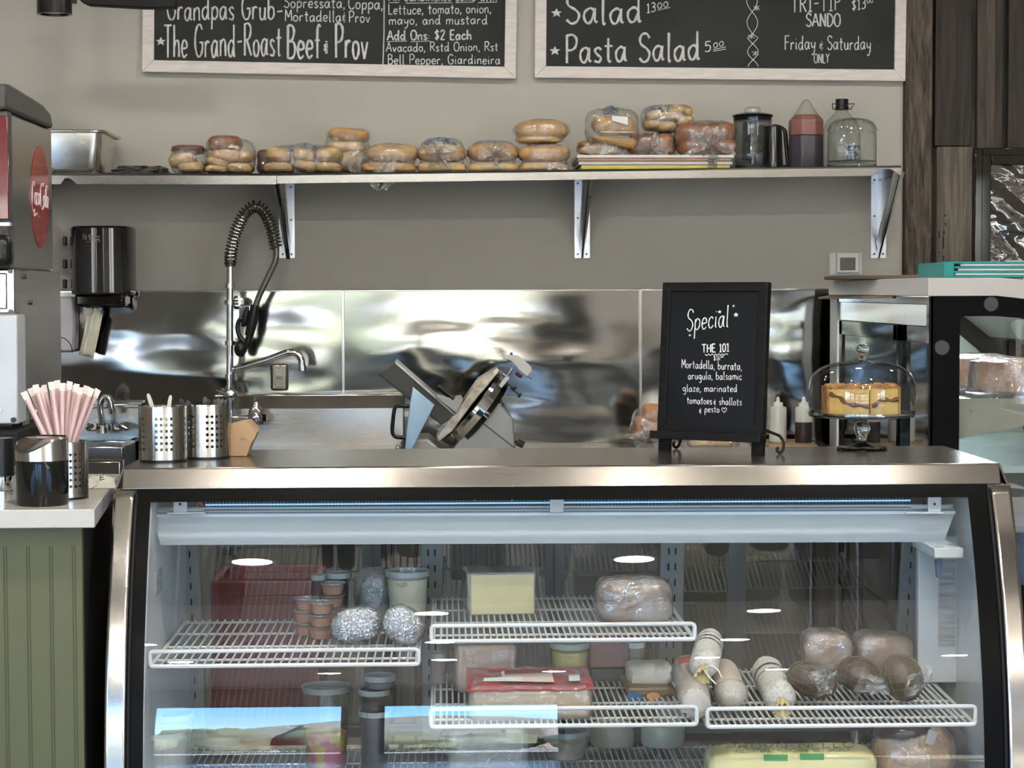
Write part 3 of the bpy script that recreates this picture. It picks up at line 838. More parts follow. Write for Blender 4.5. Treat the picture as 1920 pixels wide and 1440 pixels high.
def wire_shelf(name, label, px0, px1, ybar, yfence, yf, yrear, rise=0., n=30, fence=True):
    x0, x1 = at(px0, ybar, yf).x, at(px1, ybar, yf).x
    z = at((px0 + px1) / 2, ybar, yf).z + .004
    zf_ = at((px0 + px1) / 2, yfence, yf).z
    t = thing(name, label, 'shelf', ((x0 + x1) / 2, yf, z), 'white wire shelves in the case')
    zr_ = lambda y: z + rise * (y - yf) / (yrear - yf)
    m = MB()
    for i in range(n):
        x = x0 + .006 + (x1 - x0 - .012) * i / (n - 1)
        m.tube([(x, yf, z), (x, yrear, zr_(yrear))], .0022, 6)
    m.ob('wire_grid', M_wire, t)
    m = MB()
    for f in (.12, .4, .7, .985):
        y = yf + (yrear - yf) * f
        m.tube([(x0, y, zr_(y) - .0045), (x1, y, zr_(y) - .0045)], .0028, 6)
    for x in (x0, x1):
        m.tube([(x, yf, z - .003), (x, yrear, zr_(yrear) - .003)], .003, 6)
    m.ob('cross_bar', M_wire, t)
    if fence:
        r = .006
        pts = [(x0 + r, zf_), (x0 + .002, zf_ - .002), (x0, zf_ - r), (x0, z + .002), (x0 + .002, z - .003), (x0 + r, z - .004), (x1 - r, z - .004), (x1 - .002, z - .003), (x1, z + .002), (x1, zf_ - r), (x1 - .002, zf_ - .002), (x1 - r, zf_)]
        MB().tube([(a, yf - .003, b) for a, b in pts], .0045, 8, closed=True).ob('front_rail', M_wire, t)
        m = MB()
        for x in (x0 + .02, x1 - .02):
            m.prism([(x, yrear - .02, zr_(yrear) - .006), (x, yf + .08, z - .006), (x, yrear - .02, z - .05)], (.003, 0, 0))
        m.ob('support_arm', M_inner, t)
    return t, z


YSL = 4.11
_, ZL = wire_shelf('wire_shelf', 'white wire shelf on the left holding sauce cups and foil bundles', 282, 785, 1247, 1219, YSL, 4.66, n=32)
_, ZM = wire_shelf('wire_shelf', 'white wire shelf in the middle under the pale cheese block', 809, 1302, 1200, 1171, 4.13, 4.70, n=42)
_, ZM2 = wire_shelf('wire_shelf', 'white wire shelf in the middle under the red labelled pack', 808, 1306, 1360, 1327, 4.07, 4.62, n=42)
_, ZR2 = wire_shelf('wire_shelf', 'white wire shelf on the right under the salamis', 1326, 1828, 1360, 1326, 4.07, 4.56, rise=.02, n=42)
for px0, px1, lab in ((262, 800, 'low grey wire deck rack on the case floor, at the left'), (815, 1296, 'low grey wire deck rack on the case floor, in the middle'), (1303, 1838, 'low grey wire deck rack on the case floor, at the right')):
    x0, x1 = at(px0, 1400, 4.3).x, at(px1, 1400, 4.3).x
    t = thing('deck_rack', lab, 'rack', ((x0 + x1) / 2, 4.1, ZD), 'wire deck racks')
    m = MB()
    for i in range(40):
        x = x0 + (x1 - x0) * i / 39
        m.tube([(x, 4.07, ZD), (x, 4.78, ZD)], .0019, 5)
    m.ob('wire_grid', mat('grey_wire', (.5, .53, .55), .3, .3), t)
    m = MB()
    for y in (4.08, 4.2, 4.42, 4.64, 4.77):
        m.tube([(x0, y, ZD - .004), (x1, y, ZD - .004)], .0026, 5)
    m.tube([(x0, 4.07, ZD - .003), (x0, 4.78, ZD - .003)], .003, 5).tube([(x1, 4.07, ZD - .003), (x1, 4.78, ZD - .003)], .003, 5)
    for x in (x0 + .03, x1 - .03):
        for y in (4.1, 4.7):
            m.cyl((x, y, ZD - .0195), (x, y, ZD - .003), .003, n=6)
    m.ob('cross_bar', MATS['grey_wire'], t)

# ================================================================== food in the case
def onshelf(px, py, z):
    return atz(px, py, z)


# sauce cups in stacks
M_cup = glass('clear_cup', (.93, .92, .9), (.6, .58, .55), f0=.06, rough=.05, haze=.06)
M_sauce = mat('pink_brown_sauce', (.36, .17, .115), .45, c2=(.42, .22, .15), nscale=20)
cupA = thing('sauce_cup', 'x', 'sauce cup', (0, 0, 0), 'little lidded cups of pink sauce')
hc = .0272
MB().lathe([(0, .001), (.0205, .001), (.0245, hc * .72), (0, hc * .72)], n=28).ob('sauce', M_sauce, cupA)
MB().lathe([(0, 0), (.021, 0), (.0268, hc - .004), (.0275, hc - .003)], n=28).ob('cup', M_cup, cupA)
MB().lathe([(0, hc - .0035), (.022, hc - .0035), (.0235, hc - .0005), (.0287, hc - .0005), (.0287, hc - .004)], n=28).ob('lid', glass('cup_lid', (.93, .92, .9), (.7, .68, .66), f0=.12, rough=.06, haze=.12), cupA)
first = True
for px, py, nm in ((574, 1192, 'left'), (603, 1200, 'front'), (624, 1186, 'rear right')):
    p = onshelf(px, py, ZL + .002)
    p.y += .024
    p.x *= p.y / (p.y - .024)
    for k in range(3 if nm != 'rear right' else 4):
        lab = ('bottom', 'second', 'third', 'topmost')[k] + ' sauce cup in the ' + nm + ' stack beside the foil bundles'
        loc = (p.x + random.uniform(-.001, .001), p.y, ZL + .002 + k * hc)
        if first:
            cupA.location, cupA['label'], first = loc, lab, False
        else:
            dup(cupA, loc, lab)

# foil bundles under cling film
M_foil = mat('crumpled_foil', (.8, .81, .82), .2, 1., var=.15, nscale=20, bump=.6, bscale=70)
M_cling = glass('cling_film', (.97, .97, .97), (.75, .76, .76), f0=.1, rough=.07, bump=.7, bscale=36, haze=.1, hazec=(.85, .86, .86), hnoise=30)


def foil(label, px, py, w, h, rot, seed):
    p = onshelf(px, py, ZL + .002)
    k = p.y / F
    t = thing('foil_bundle', label, 'foil bundle', (p.x, p.y, ZL + .002), 'foil wrapped bundles')
    c = V((p.x, p.y + .02, ZL + .004 + h * k / 2))
    MB().blob(c, (w * k * .94, .085, h * k * .9), RY(rot), amp=.1, freq=7, seed=seed, sq=2.4, n=84, ridge=.2).ob('foil', M_foil, t, ang=22)
    MB().blob(c, (w * k * 1.02, .095, h * k), RY(rot), amp=.05, freq=3, seed=seed + 1, sq=2.3, n=30).ob('film', M_cling, t)


foil('rounded foil bundle lying next to the sauce cups', 668, 1209, 100, 68, -8, 3)
foil('foil bundle tilted down to the right beside the middle post', 756, 1211, 84, 70, 38, 9)

# round deli containers
M_tubp = glass('milky_tub', (.9, .92, .9), (.6, .64, .63), f0=.06, rough=.12, haze=.2, hazec=(.72, .76, .74))
M_rimp = mat('tub_rim', (.32, .36, .34), .3, var=.05)


def tub(label, px, py_rim, wpx, z, y, fill, ffrac, group=None, lid=True, h=None, name='deli_tub', extra=None, glassm=None, rimm=None):
    c = at(px, py_rim, y)
    r = wpx * y / F / 2
    H = (c.z - z) if h is None else h
    t = thing(name, label, 'tub', (c.x, y, z), group)
    rb = r * .82
    if fill:
        MB().lathe([(0, .002), (rb - .002, .002), (rb + (r - rb) * ffrac - .003, H * ffrac), (0, H * ffrac + .002)], (c.x, y, z), 32).ob('filling', fill, t)
    MB().lathe([(0, .001), (rb, 0), (r * .97, H - .012), (r, H - .011), (r, H), (r * .96, H)], (c.x, y, z), 40).ob('tub', glassm or M_tubp, t)
    MB().lathe([(r * .985, H - .011), (r * 1.012, H - .011), (r * 1.012, H + .001), (r * .965, H + .001), (r * .96, H - .003), (r * .985, H - .011)], (c.x, y, z), 40).ob('rim', rimm or M_rimp, t)
    if lid:
        MB().lathe([(0, H - .005), (r * .955, H - .005), (r * .965, H)], (c.x, y, z), 40).ob('lid', glass('tub_lid', (.9, .92, .92), (.6, .65, .65), f0=.1, rough=.06, haze=.1), t)
    if extra:
        extra(t, c, r, H)
    return t


def tab(t, c, r, H):
    m = MB().tube([(c.x + r * .93 * math.cos(a_), t.location.y + r * .93 * math.sin(a_) - .002, ZL + H * .84 - .006 * (1 - abs(i - 4) / 4)) for i, a_ in [(i, math.radians(238 + i * 4)) for i in range(9)]], .003, 6)
    m.ob('grip_tab', mat('tab_green_grey', (.32, .36, .3), .4), t)


tub('tall tub of cream coloured herb sauce in front of the middle post', 764, 1070, 82, ZL + .002, 4.54, mat('herb_cream', (.64, .58, .38), .5, c2=(.52, .48, .3), nscale=14, hi=.75), .86, extra=tab)
# film wrapped greens and jars at the rear of the left shelf
p = at(700, 1165, 4.58)
t = thing('wrapped_greens', 'film wrapped dark green bundle behind the foil, left of the tall tub', 'bundle', (p.x, 4.58, ZL + .002))
hh = at(700, 1066, 4.58).z - ZL
MB().blob((p.x, 4.58, ZL + .002 + hh * .42), (.075, .09, hh * .8), amp=.2, freq=4, seed=5, n=24).ob('greens', mat('dark_greens', (.04, .075, .06), .5, c2=(.12, .17, .15), nscale=18), t)
MB().blob((p.x, 4.58, ZL + .003 + hh / 2), (.085, .1, hh), amp=.06, freq=3, seed=6, n=28, sq=3).ob('film', M_cling, t)
for px, w, y0, ma, lab in ((597, 30, 1078, mat('beet_red', (.1, .012, .016), .3), 'dark red jar with a clear lid at the rear of the left shelf'), (634, 44, 1074, mat('black_olive', (.016, .016, .016), .3), 'black filled jar with a pale lid, behind the sauce cups')):
    tub(lab, px, y0, w, ZL + .002, 4.6, ma, .9, h=at(px, y0, 4.6).z - ZL - .002, name='deli_jar', glassm=glass('clear_tub', (.95, .95, .92), (.7, .72, .7), f0=.06, rough=.08, haze=.05))

# cheese block
y0 = yz(1152, ZM + .003, 938)
a, b = at(879, 1152, y0), at(999, 1077, y0)
t = thing('cheese_block', 'pale yellow rectangular cheese block in clear wrap on the upper middle shelf', 'cheese', ((a.x + b.x) / 2, y0, ZM + .002))
Mr = RZ(4)
cc = V(((a.x + b.x) / 2, y0 + .06, (ZM + .002 + b.z) / 2))
sz = (b.x - a.x, .12, b.z - ZM - .002)
MB().boxc(cc, sz, Mr).ob('cheese', mat('pale_cheese', (.56, .51, .3), .45, c2=(.5, .45, .25), nscale=12, sss=.1), t, bevel=.003)
MB().boxc(cc + V((-.003, .004, .002)), (sz[0] + .012, sz[1] + .006, sz[2] + .004), Mr).ob('wrap', M_cling, t, bevel=.004)
MB().boxc(cc + V((-.001, .004, sz[2] / 2 + .0025)), (sz[0] + .004, sz[1] - .004, .003), Mr).ob('top_skin', mat('grey_rind_film', (.2, .21, .2), .2, coat=.5), t, bevel=.001)

# wrapped ham roll on the upper middle shelf
y0 = 4.23
a, b = at(1118, 1190, y0), at(1266, 1090, y0)
t = thing('wrapped_roast', 'large brown roast wound in cloudy film at the right end of the upper middle shelf', 'wrapped meat', ((a.x + b.x) / 2, y0 + .05, ZM + .002))
hh = b.z - ZM
c = V(((a.x + b.x) / 2, y0 + .06, ZM + .002 + hh * .5))
MB().blob(c, (b.x - a.x - .008, .12, hh * .95), amp=.06, freq=1.6, seed=21, sq=4.2, n=40).ob('roast', mat('roast_brown', (.13, .075, .045), .5, c2=(.24, .17, .13), nscale=9, detail=7), t)
MB().blob(c + V((0, 0, .001)), (b.x - a.x, .13, hh), amp=.05, freq=2.4, seed=22, sq=4.2, n=44, ridge=.04).ob('film', glass('heavy_cling', (.96, .97, .97), (.75, .78, .78), f0=.12, rough=.1, bump=.8, bscale=30, haze=.13, hazec=(.62, .66, .66), hnoise=22), t)

# long pack with the red label, lower middle shelf
y0 = yz(1350, ZM2 + .003, 990)
a, b = at(880, 1350, y0), at(1108, 1288, y0)
L0, L1, zt2 = a.x, b.x, b.z
t = thing('labelled_loaf', 'long tan meat loaf in clear wrap with a red paper band on top', 'packed meat', ((L0 + L1) / 2, y0, ZM2 + .002))
MB().boxc(((L0 + L1) / 2, y0 + .11, (zt2 + ZM2 + .002) / 2), (L1 - L0, .22, zt2 - ZM2 - .002)).ob('loaf', mat('tan_loaf', (.38, .26, .13), .4, c2=(.45, .33, .18), nscale=5, coat=.3), t, bevel=.014)
MB().boxc(((L0 + L1) / 2, y0 + .108, (zt2 + ZM2 + .002) / 2 + .001), (L1 - L0 + .008, .226, zt2 - ZM2 + .002)).ob('wrap', M_cling, t, bevel=.014)
zl2 = zt2 + .003
m = MB().grid(lambda u, v: (L0 - .004 + (L1 - L0 + .01) * u, y0 - .005 + .215 * v, zl2 + .004 * noise.noise(V((u * 9, v * 4, 2))) - (.008 * (1 - v * 12) if v < .09 else 0)), 30, 14)
m.ob('red_band', mat('red_label', (.3, .025, .035), .3, c2=(.24, .015, .025), nscale=4, coat=.5), t)
Pz = lambda px, py: atz(px, py, zl2 + .0055)
MB().prism([Pz(940, 1259), Pz(1034, 1257), Pz(1039, 1279), Pz(942, 1277)], (0, 0, .0008)).ob('cream_panel', mat('cream_label', (.6, .52, .46), .5), t)
MB().prism([Pz(908, 1272), Pz(978, 1268), Pz(978, 1277), Pz(906, 1277)], (0, 0, .001)).ob('white_sticker', mat('white_label', (.62, .64, .62), .4), t)
MB().prism([Pz(1066, 1266), Pz(1086, 1265), Pz(1088, 1276), Pz(1067, 1277)], (0, 0, .001)).ob('small_sticker', MATS['white_label'], t)
m = MB().prism([Pz(946, 1258.5), Pz(1030, 1256.5), Pz(1031, 1263), Pz(946, 1265)], (0, 0, .0024))
m.ob('dark_panel', mat('dark_red_ink', (.12, .02, .03), .5), t)

# behind it: wrapped block, yellow pot, box, jars, packets
def block(name, label, cat, pxs, pys, y, d, z, m_, film=True, bev=.008, rz=0):
    a, b = at(pxs[0], pys[1], y), at(pxs[1], pys[0], y)
    t = thing(name, label, cat, ((a.x + b.x) / 2, y, z))
    c = V(((a.x + b.x) / 2, y + d / 2, (z + b.z) / 2))
    MB().boxc(c, (b.x - a.x, d, b.z - z), RZ(rz)).ob('contents', m_, t, bevel=bev)
    if film:
        MB().boxc(c + V((0, 0, .001)), (b.x - a.x + .008, d + .006, b.z - z + .003), RZ(rz)).ob('wrap', M_cling, t, bevel=bev + .002)
    return t


block('wrapped_block', 'pinkish tan wrapped block behind the left end of the red banded pack', 'packed meat', (852, 962), (1211, 1290), 4.38, .12, ZM2 + .002, mat('pink_tan', (.35, .24, .17), .45, c2=(.42, .31, .23), nscale=5), rz=6)
tub('clear tub of chopped yellow peppers behind the red banded pack', 1068, 1204, 76, ZM2 + .002, 4.46, mat('yellow_chunks', (.6, .54, .16), .5, c2=(.5, .46, .2), nscale=60, bump=.8), .8, glassm=glass('clear_tub', (.95, .95, .92), (.7, .72, .7), f0=.06, rough=.08, haze=.05))
block('pink_box', 'dusky pink box with a dark lower half, right of the yellow pepper tub', 'box', (1106, 1178), (1206, 1252), 4.5, .1, ZM2 + .032, mat('dusky_pink', (.27, .17, .16), .5), film=False, bev=.003)
block('dark_box', 'dark grey box under the dusky pink box', 'box', (1108, 1178), (1254, 1295), 4.5, .1, ZM2 + .002, mat('dark_box_grey', (.05, .05, .055), .4), film=False, bev=.003).location
tub('small white lidded cup of green pickles behind the white packet', 1192, 1204, 36, ZM2 + .002, 4.52, mat('pickle_green', (.2, .22, .05), .4), .55, rimm=M_white, name='pickle_cup')
a, b = at(1178, 1287, 4.36), at(1264, 1250, 4.36)
t = thing('white_packet', 'white paper packet lying on a picture packet, right middle', 'packet', ((a.x + b.x) / 2, 4.36, a.z))
MB().blob(((a.x + b.x) / 2, 4.41, (a.z + b.z) / 2), (b.x - a.x, .12, b.z - a.z), amp=.05, freq=2, sq=5, seed=71, n=30).ob('packet', mat('waxed_paper', (.6, .6, .55), .5, var=.1, nscale=14, bump=.2), t)
t = block('picture_packet', 'printed packet with blue and orange food picture under the white packet', 'packet', (1176, 1266), (1288, 1322), 4.32, .16, ZM2 + .002, mat('packet_print', (.2, .15, .09), .35, c2=(.4, .24, .1), nscale=16, hi=.55, lo=.5), film=False, bev=.006)
a = at(1177, 1318, 4.318); b = at(1200, 1300, 4.318)
MB().prism([(a.x, 4.317, a.z), (b.x + .01, 4.317, a.z), (b.x, 4.317, b.z), (a.x, 4.317, b.z + .006)], (0, .002, 0)).ob('blue_corner', mat('packet_blue', (.03, .12, .3), .35), t)
a = at(1212, 1316, 4.318); b = at(1238, 1298, 4.318)
MB().blob(((a.x + b.x) / 2, 4.318, (a.z + b.z) / 2), (b.x - a.x, .003, b.z - a.z), n=14, amp=.1).ob('food_picture', mat('packet_orange', (.5, .28, .12), .4), t)
tub('jar of brown sauce at the left end of the lower middle shelf', 822, 1224, 34, ZM2 + .002, 4.5, mat('brown_sauce', (.2, .11, .07), .4), .85, name='sauce_jar')

# containers on the case floor
M_clear = glass('clear_tub', (.95, .95, .92), (.7, .72, .7), f0=.06, rough=.08, haze=.05)
def deck_tub(label, px, rim, w, base, fill, ff, y=None, **k):
    y = y or yz(base - 3, ZD + .002, px) + w * 4.4 / F * .4
    return tub(label, px, rim, w, ZD + .002, y, fill, ff, **k)


deck_tub('large milky tub with crumbs in its bottom, at the case left corner', 306, 1369, 98, 1424, mat('crumb_salad', (.42, .38, .27), .6, c2=(.28, .25, .17), nscale=30), .45, y=4.2)
deck_tub('milky empty tub behind the tub of crumbs', 317, 1336, 92, 1408, None, 0, y=4.33)
deck_tub('low pale round cheese tub on the case floor, left of the coloured tub', 408, 1382, 88, 1400, mat('butter_cream', (.6, .55, .4), .5), .85)
deck_tub('clear tub of pink and yellow pieces on the case floor', 611, 1286, 92, 1445, mat('candy_mix', (.5, .38, .1), .5, c2=(.45, .12, .2), nscale=26, lo=.45, hi=.55), .42, glassm=M_clear)
for k, (rim, lb) in enumerate(((1332, 'lower black sauce tub of the stack of two near the middle'), (1292, 'upper black sauce tub of the stack of two near the middle'))):
    tub(lb, 702, rim, 60, (ZD + .002) if k == 0 else at(702, 1332, 4.5).z + .002, 4.5, mat('black_sauce', (.012, .011, .012), .25), .94, glassm=M_clear, name='sauce_tub')
tub('clear pot with a domed lid standing on the black sauce tubs', 712, 1266, 58, at(702, 1292, 4.5).z + .002, 4.5, mat('grey_dip', (.2, .2, .2), .4), .5, glassm=M_clear, name='dip_pot')
deck_tub('clear tub of pale mushroom slices standing in front of the cheese wheels', 1060, 1368, 92, 1430, mat('mushroom_pale', (.5, .43, .32), .6, c2=(.3, .24, .17), nscale=26, bump=.6), .62, glassm=M_clear)
y0 = yz(1432, ZD + .002, 895)
p = at(895, 1432, y0)
t = thing('bagged_rolls', 'clear bag of pale dough pieces on the case floor, left of the mushrooms', 'bag', (p.x, y0 + .05, ZD + .002))
for i, (dx_, w_) in enumerate(((-.045, .06), (.01, .055), (.055, .05))):
    MB().blob((p.x + dx_, y0 + .06, ZD + .028), (w_, .09, .048), seed=80 + i, amp=.15, n=18).ob('dough_piece', mat('dough', (.55, .49, .37), .6, var=.15, nscale=9), t)
MB().blob((p.x, y0 + .06, ZD + .038), (.17, .12, .072), amp=.16, freq=2.2, seed=85, n=34, sq=3, ridge=.06).ob('bag', M_cling, t)
block('plastic_box', 'clear lidded plastic box of pale food under the red banded pack', 'box', (842, 990), (1370, 1412), 4.5, .12, ZD + .002, mat('pale_food', (.42, .37, .25), .5, c2=(.5, .46, .36), nscale=9), bev=.016)
wheel = None
for px, lb in ((1151, 'pale round cheese wheel on the case floor, left of the pair'), (1248, 'pale round cheese wheel on the case floor, right of the pair')):
    y0 = yz(1404, ZD + .002, px)
    r = 43 * y0 / F
    h = (1404 - 1366) * y0 / F
    p = atz(px, 1404, ZD + .002)
    t = thing('round_cheese', lb, 'cheese', (p.x, y0 + r, ZD + .002), 'pair of cheese wheels')
    MB().lathe([(0, 0), (r * .93, 0), (r, .006), (r, h - .006), (r * .95, h), (0, h)], (p.x, y0 + r, ZD + .002), 40).ob('cheese', mat('ivory_cheese', (.55, .53, .38), .45, var=.08), t)
    MB().lathe([(r * 1.005, .002), (r * 1.03, h * .5), (r * 1.005, h * .97), (0, h + .002)], (p.x, y0 + r, ZD + .002), 40).ob('plastic_wrap', glass('light_wrap', (.97, .97, .95), (.7, .72, .68), f0=.08, rough=.1, haze=.08), t)

# provolone log with green print
y0 = 4.17
a, b = at(1330, 1460, y0), at(1650, 1412, y0)
zc_, r = ZD + .003, (b.z - ZD) / 2
t = thing('provolone_log', 'large pale yellow provolone log with green lettering, front of the case floor', 'cheese', ((a.x + b.x) / 2, y0 + r, ZD))
MB().blob(((a.x + b.x) / 2, y0 + r, ZD + .001 + r), (b.x - a.x, 2 * r, 2 * r), amp=.02, freq=1.5, seed=31, sq=7, n=56).ob('cheese', mat('provolone', (.68, .62, .28), .35, c2=(.72, .66, .34), nscale=4, sss=.1, coat=.25), t)
Mgr = mat('green_print', (.06, .3, .08), .5)
Mgy = mat('grey_green_print', (.16, .22, .13), .5)
lc, lh = V(((a.x + b.x) / 2, y0 + r, ZD + .001 + r)), V(((b.x - a.x) / 2, r, r))


def Pl(px, py):
    d = ray(px, py).normalized()
    s_ = (y0 - .02) / d.y
    for _ in range(160):
        q = EYE + d * s_
        if sum(abs((q[i] - lc[i]) / (lh[i] * 1.012)) ** 7 for i in range(3)) < 1:
            break
        s_ += .0008
    return EYE + d * s_


nl = V((0, -.7, .7))
m = MB()
letter(m, 'PROVO-NELLO', Pl, (1362, 1404), (1602, 1401), 9, .0012, nrm=nl, jit=0, seed=4)
m.ob('lettering', Mgy, t)
m = MB()
letter(m, 'ALL NATURAL PROVOLONE NOT SMOKED', Pl, (1379, 1411.5), (1593, 1408.5), 5.5, .0006, nrm=nl, jit=0, seed=5)
m.ob('lettering', Mgy, t)
for q in (((1432, 1415), (1477, 1427)), ((1500, 1413), (1545, 1425))):
    MB().grid(lambda u, v: Pl(q[0][0] + (q[1][0] - q[0][0]) * u, q[0][1] + (q[1][1] - q[0][1]) * v) + nl * .0006, 6, 6).ob('green_panel', Mgr, t)

# baked ham
y0 = 4.2
a, b = at(1650, 1475, y0), at(1808, 1363, y0)
t = thing('roast_turkey_breast', 'round browned roast in film at the right corner of the case floor', 'roast', ((a.x + b.x) / 2, y0 + .08, ZD))
MB().blob(((a.x + b.x) / 2, y0 + .08, (ZD + b.z) / 2), (b.x - a.x, .16, b.z - ZD), amp=.07, freq=2, seed=44, sq=2.5, n=48, ridge=.03).ob('roast', mat('golden_roast', (.5, .33, .17), .35, c2=(.34, .2, .1), nscale=16, bump=.8, bscale=45, coat=.4), t)
MB().blob(((a.x + b.x) / 2 - .02, y0 + .085, b.z - .022), (.13, .15, .066), RY(-10), amp=.1, freq=2, seed=45, n=30).ob('dark_skin', mat('dark_glaze', (.035, .022, .018), .25), t)
MB().blob(((a.x + b.x) / 2, y0 + .08, (ZD + b.z) / 2 + .001), (b.x - a.x + .006, .167, b.z - ZD + .004), amp=.07, freq=2, seed=44, sq=2.5, n=48, ridge=.05).ob('film', M_cling, t)
c = at(1748, 1385, y0 - .003)
MB().boxc((c.x, c.y + .01, c.z), (.02, .002, .03), RY(20)).ob('label', mat('silver_label', (.5, .5, .48), .3, .4), t)

# salamis and cured meats on the right shelf
M_mould = mat('white_mould_casing', (.5, .5, .455), .75, c2=(.27, .26, .23), nscale=150, lo=.45, hi=.8, bump=.4, bscale=120)
M_bandp = mat('dark_paper_band', (.04, .045, .055), .5, var=.2)


def sausage(name, label, pa, ya, pb, yb_, rpx, m_, z=None, knot=True, band=None, n=30, squash=1., cat='salami'):
    """pa: centre of the rear end, pb: centre of the front end (pixels)."""
    A, Bp = at(*pa, ya), at(*pb, yb_)
    r = rpx * yb_ / F
    d = (Bp - A); L = d.length
    t = thing(name, label, cat, ((A.x + Bp.x) / 2, (A.y + Bp.y) / 2, min(A.z, Bp.z) - r))
    Mq = d.to_track_quat('Z', 'Y').to_matrix()
    prof = [(0, 0), (r * .5, .002), (r * .85, r * .22), (r, r * .6)]
    for i in range(7):
        prof.append((r * (1 + .03 * math.sin(i * 2.1)), r * .6 + (L - r * 1.3) * i / 6))
    prof += [(r * .86, L - r * .28), (r * .6, L - r * .08), (r * .22, L), (0, L)]
    m = MB().lathe(prof, A, n, Mq)
    for v in m.bm.verts:
        q = noise.noise(v.co * 40) * .0022
        v.co += (v.co - A - d * ((v.co - A).dot(d) / d.dot(d))).normalized() * q
    m.ob('casing', m_, t)
    if knot:
        e1, tip = d.normalized(), A + d * ((L - .003) / L)
        sx_ = e1.cross(V((0, 0, 1))).normalized(); sz_ = sx_.cross(e1)
        def tail_(u_, v_):
            an = 2 * math.pi * u_
            rr = r * (.2 + .3 * v_ ** 1.5 + .1 * (1 - v_) ** 4) * (1 + (.1 + .13 * v_) * math.sin(an * 9 + L * 90))
            c_ = tip + e1 * (r * .75 * v_) + V((0, 0, -r * .55 * v_ * v_))
            return c_ + sx_ * (rr * math.cos(an)) + sz_ * (rr * math.sin(an)) + e1 * (r * .14 * v_ * math.sin(an * 3))
        m = MB().grid(tail_, 48, 8)
        m.ob('tied_end', mat('yellow_casing_end', (.46, .39, .19), .6, var=.2, nscale=60), t)
    if band:
        for f, w in band:
            c_ = A + d * f
            MB().lathe([(r * 1.035, -w / 2), (r * 1.045, 0), (r * 1.035, w / 2)], c_, n, Mq).ob('paper_band', M_bandp, t)
    return t


sausage('salami', 'thick white moulded salami with a dark band, alone in the middle of the right shelf', (1436, 1254), 4.40, (1465, 1314), 4.15, 31, M_mould, band=((.32, .012), (.48, .005)))
sausage('salami', 'white salami with a yellow tied end, lying on top of the paper wrapped one', (1332, 1200), 4.36, (1318, 1252), 4.16, 28, M_mould, band=((.2, .004), (.32, .004), (.44, .005)))
M_pap = mat('grey_butcher_paper', (.36, .33, .3), .7, c2=(.28, .26, .23), nscale=12, bump=.2)
t = sausage('paper_wrapped_salami', 'salami rolled in grey printed paper at the left end of the right shelf', (1289, 1252), 4.38, (1304, 1318), 4.09, 31, M_pap, knot=False, band=None)
p = at(1306, 1322, 4.075)
MB().blob((p.x, p.y + .012, p.z), (.062, .03, .06), amp=.22, freq=4, seed=55, n=24, ridge=.1).ob('folded_end', mat('folded_paper', (.42, .4, .37), .7, var=.2, nscale=9), t)
p = at(1282, 1236, 4.34)
MB().boxc(p + V((0, -.03, .004)), (.03, .02, .009), RY(-10)).ob('red_mark', mat('red_mark', (.4, .06, .04), .6), t)
t = sausage('film_wrapped_salami', 'beige salami end in cloudy film, right of the white salami on top', (1356, 1258), 4.34, (1372, 1303), 4.12, 29, mat('beige_salami', (.4, .34, .26), .5, c2=(.46, .4, .32), nscale=14), knot=False)
MB().blob(at(1371, 1302, 4.13), (.072, .06, .066), amp=.08, freq=3, seed=56, n=26).ob('film', M_cling, t)
m = MB().tube(spline([at(1322, 1252, 4.11), at(1334, 1249, 4.09), at(1346, 1256, 4.09), at(1353, 1270, 4.09)], 5), .0016, 6)
m.tube(spline([at(1322, 1258, 4.11), at(1330, 1270, 4.09), at(1342, 1282, 4.09)], 5), .0016, 6)
m.ob('string', mat('white_string', (.75, .73, .66), .8), t)

M_cured = mat('dark_cured_meat', (.03, .018, .012), .4, c2=(.07, .042, .024), nscale=18, bump=.3)
M_pepper = mat('peppered_herb_meat', (.04, .03, .014), .45, c2=(.085, .06, .028), nscale=14, bump=.3)


def cured(label, c, w, h, y, rot, m_, seed, net=True):
    p = at(*c, y)
    k = y / F
    t = thing('cured_meat', label, 'cured meat', (p.x, y, p.z - h * k / 2), 'netted cured meats')
    MB().blob(p, (w * k, .1, h * k), RY(rot), amp=.05, freq=2, seed=seed, n=36).ob('meat', m_, t)
    if net:
        m = MB()
        A0 = RY(rot)
        for i in range(9):
            ph = math.pi * i / 9
            ring = []
            for j in range(24):
                a_ = 2 * math.pi * j / 24
                q = V((math.cos(a_) * math.cos(ph), math.cos(a_) * math.sin(ph), math.sin(a_)))
                ring.append(p + A0 @ V((q.x * w * k * .515, q.y * .0515, q.z * h * k * .515)))
            m.tube(ring, .0007, 4, closed=True)
        for zq in (-.6, -.25, .1, .45, .75):
            rr = math.sqrt(1 - zq * zq)
            m.tube([p + A0 @ V((rr * math.cos(2 * math.pi * j / 24) * w * k * .515, rr * math.sin(2 * math.pi * j / 24) * .0515, zq * h * k * .515)) for j in range(24)], .0007, 4, closed=True)
        m.ob('netting', mat('net_string', (.12, .09, .05), .7), t)
    return t


t = cured('dark netted cured meat with torn film, left of the three on the right shelf', (1522, 1275), 96, 64, 4.2, 22, M_cured, 61)
M_scrap = glass('film_scrap', (.9, .9, .9), (.6, .6, .6), f0=.06, rough=.14, bump=.6, bscale=40, haze=.3, hazec=(.36, .37, .36), hnoise=30)


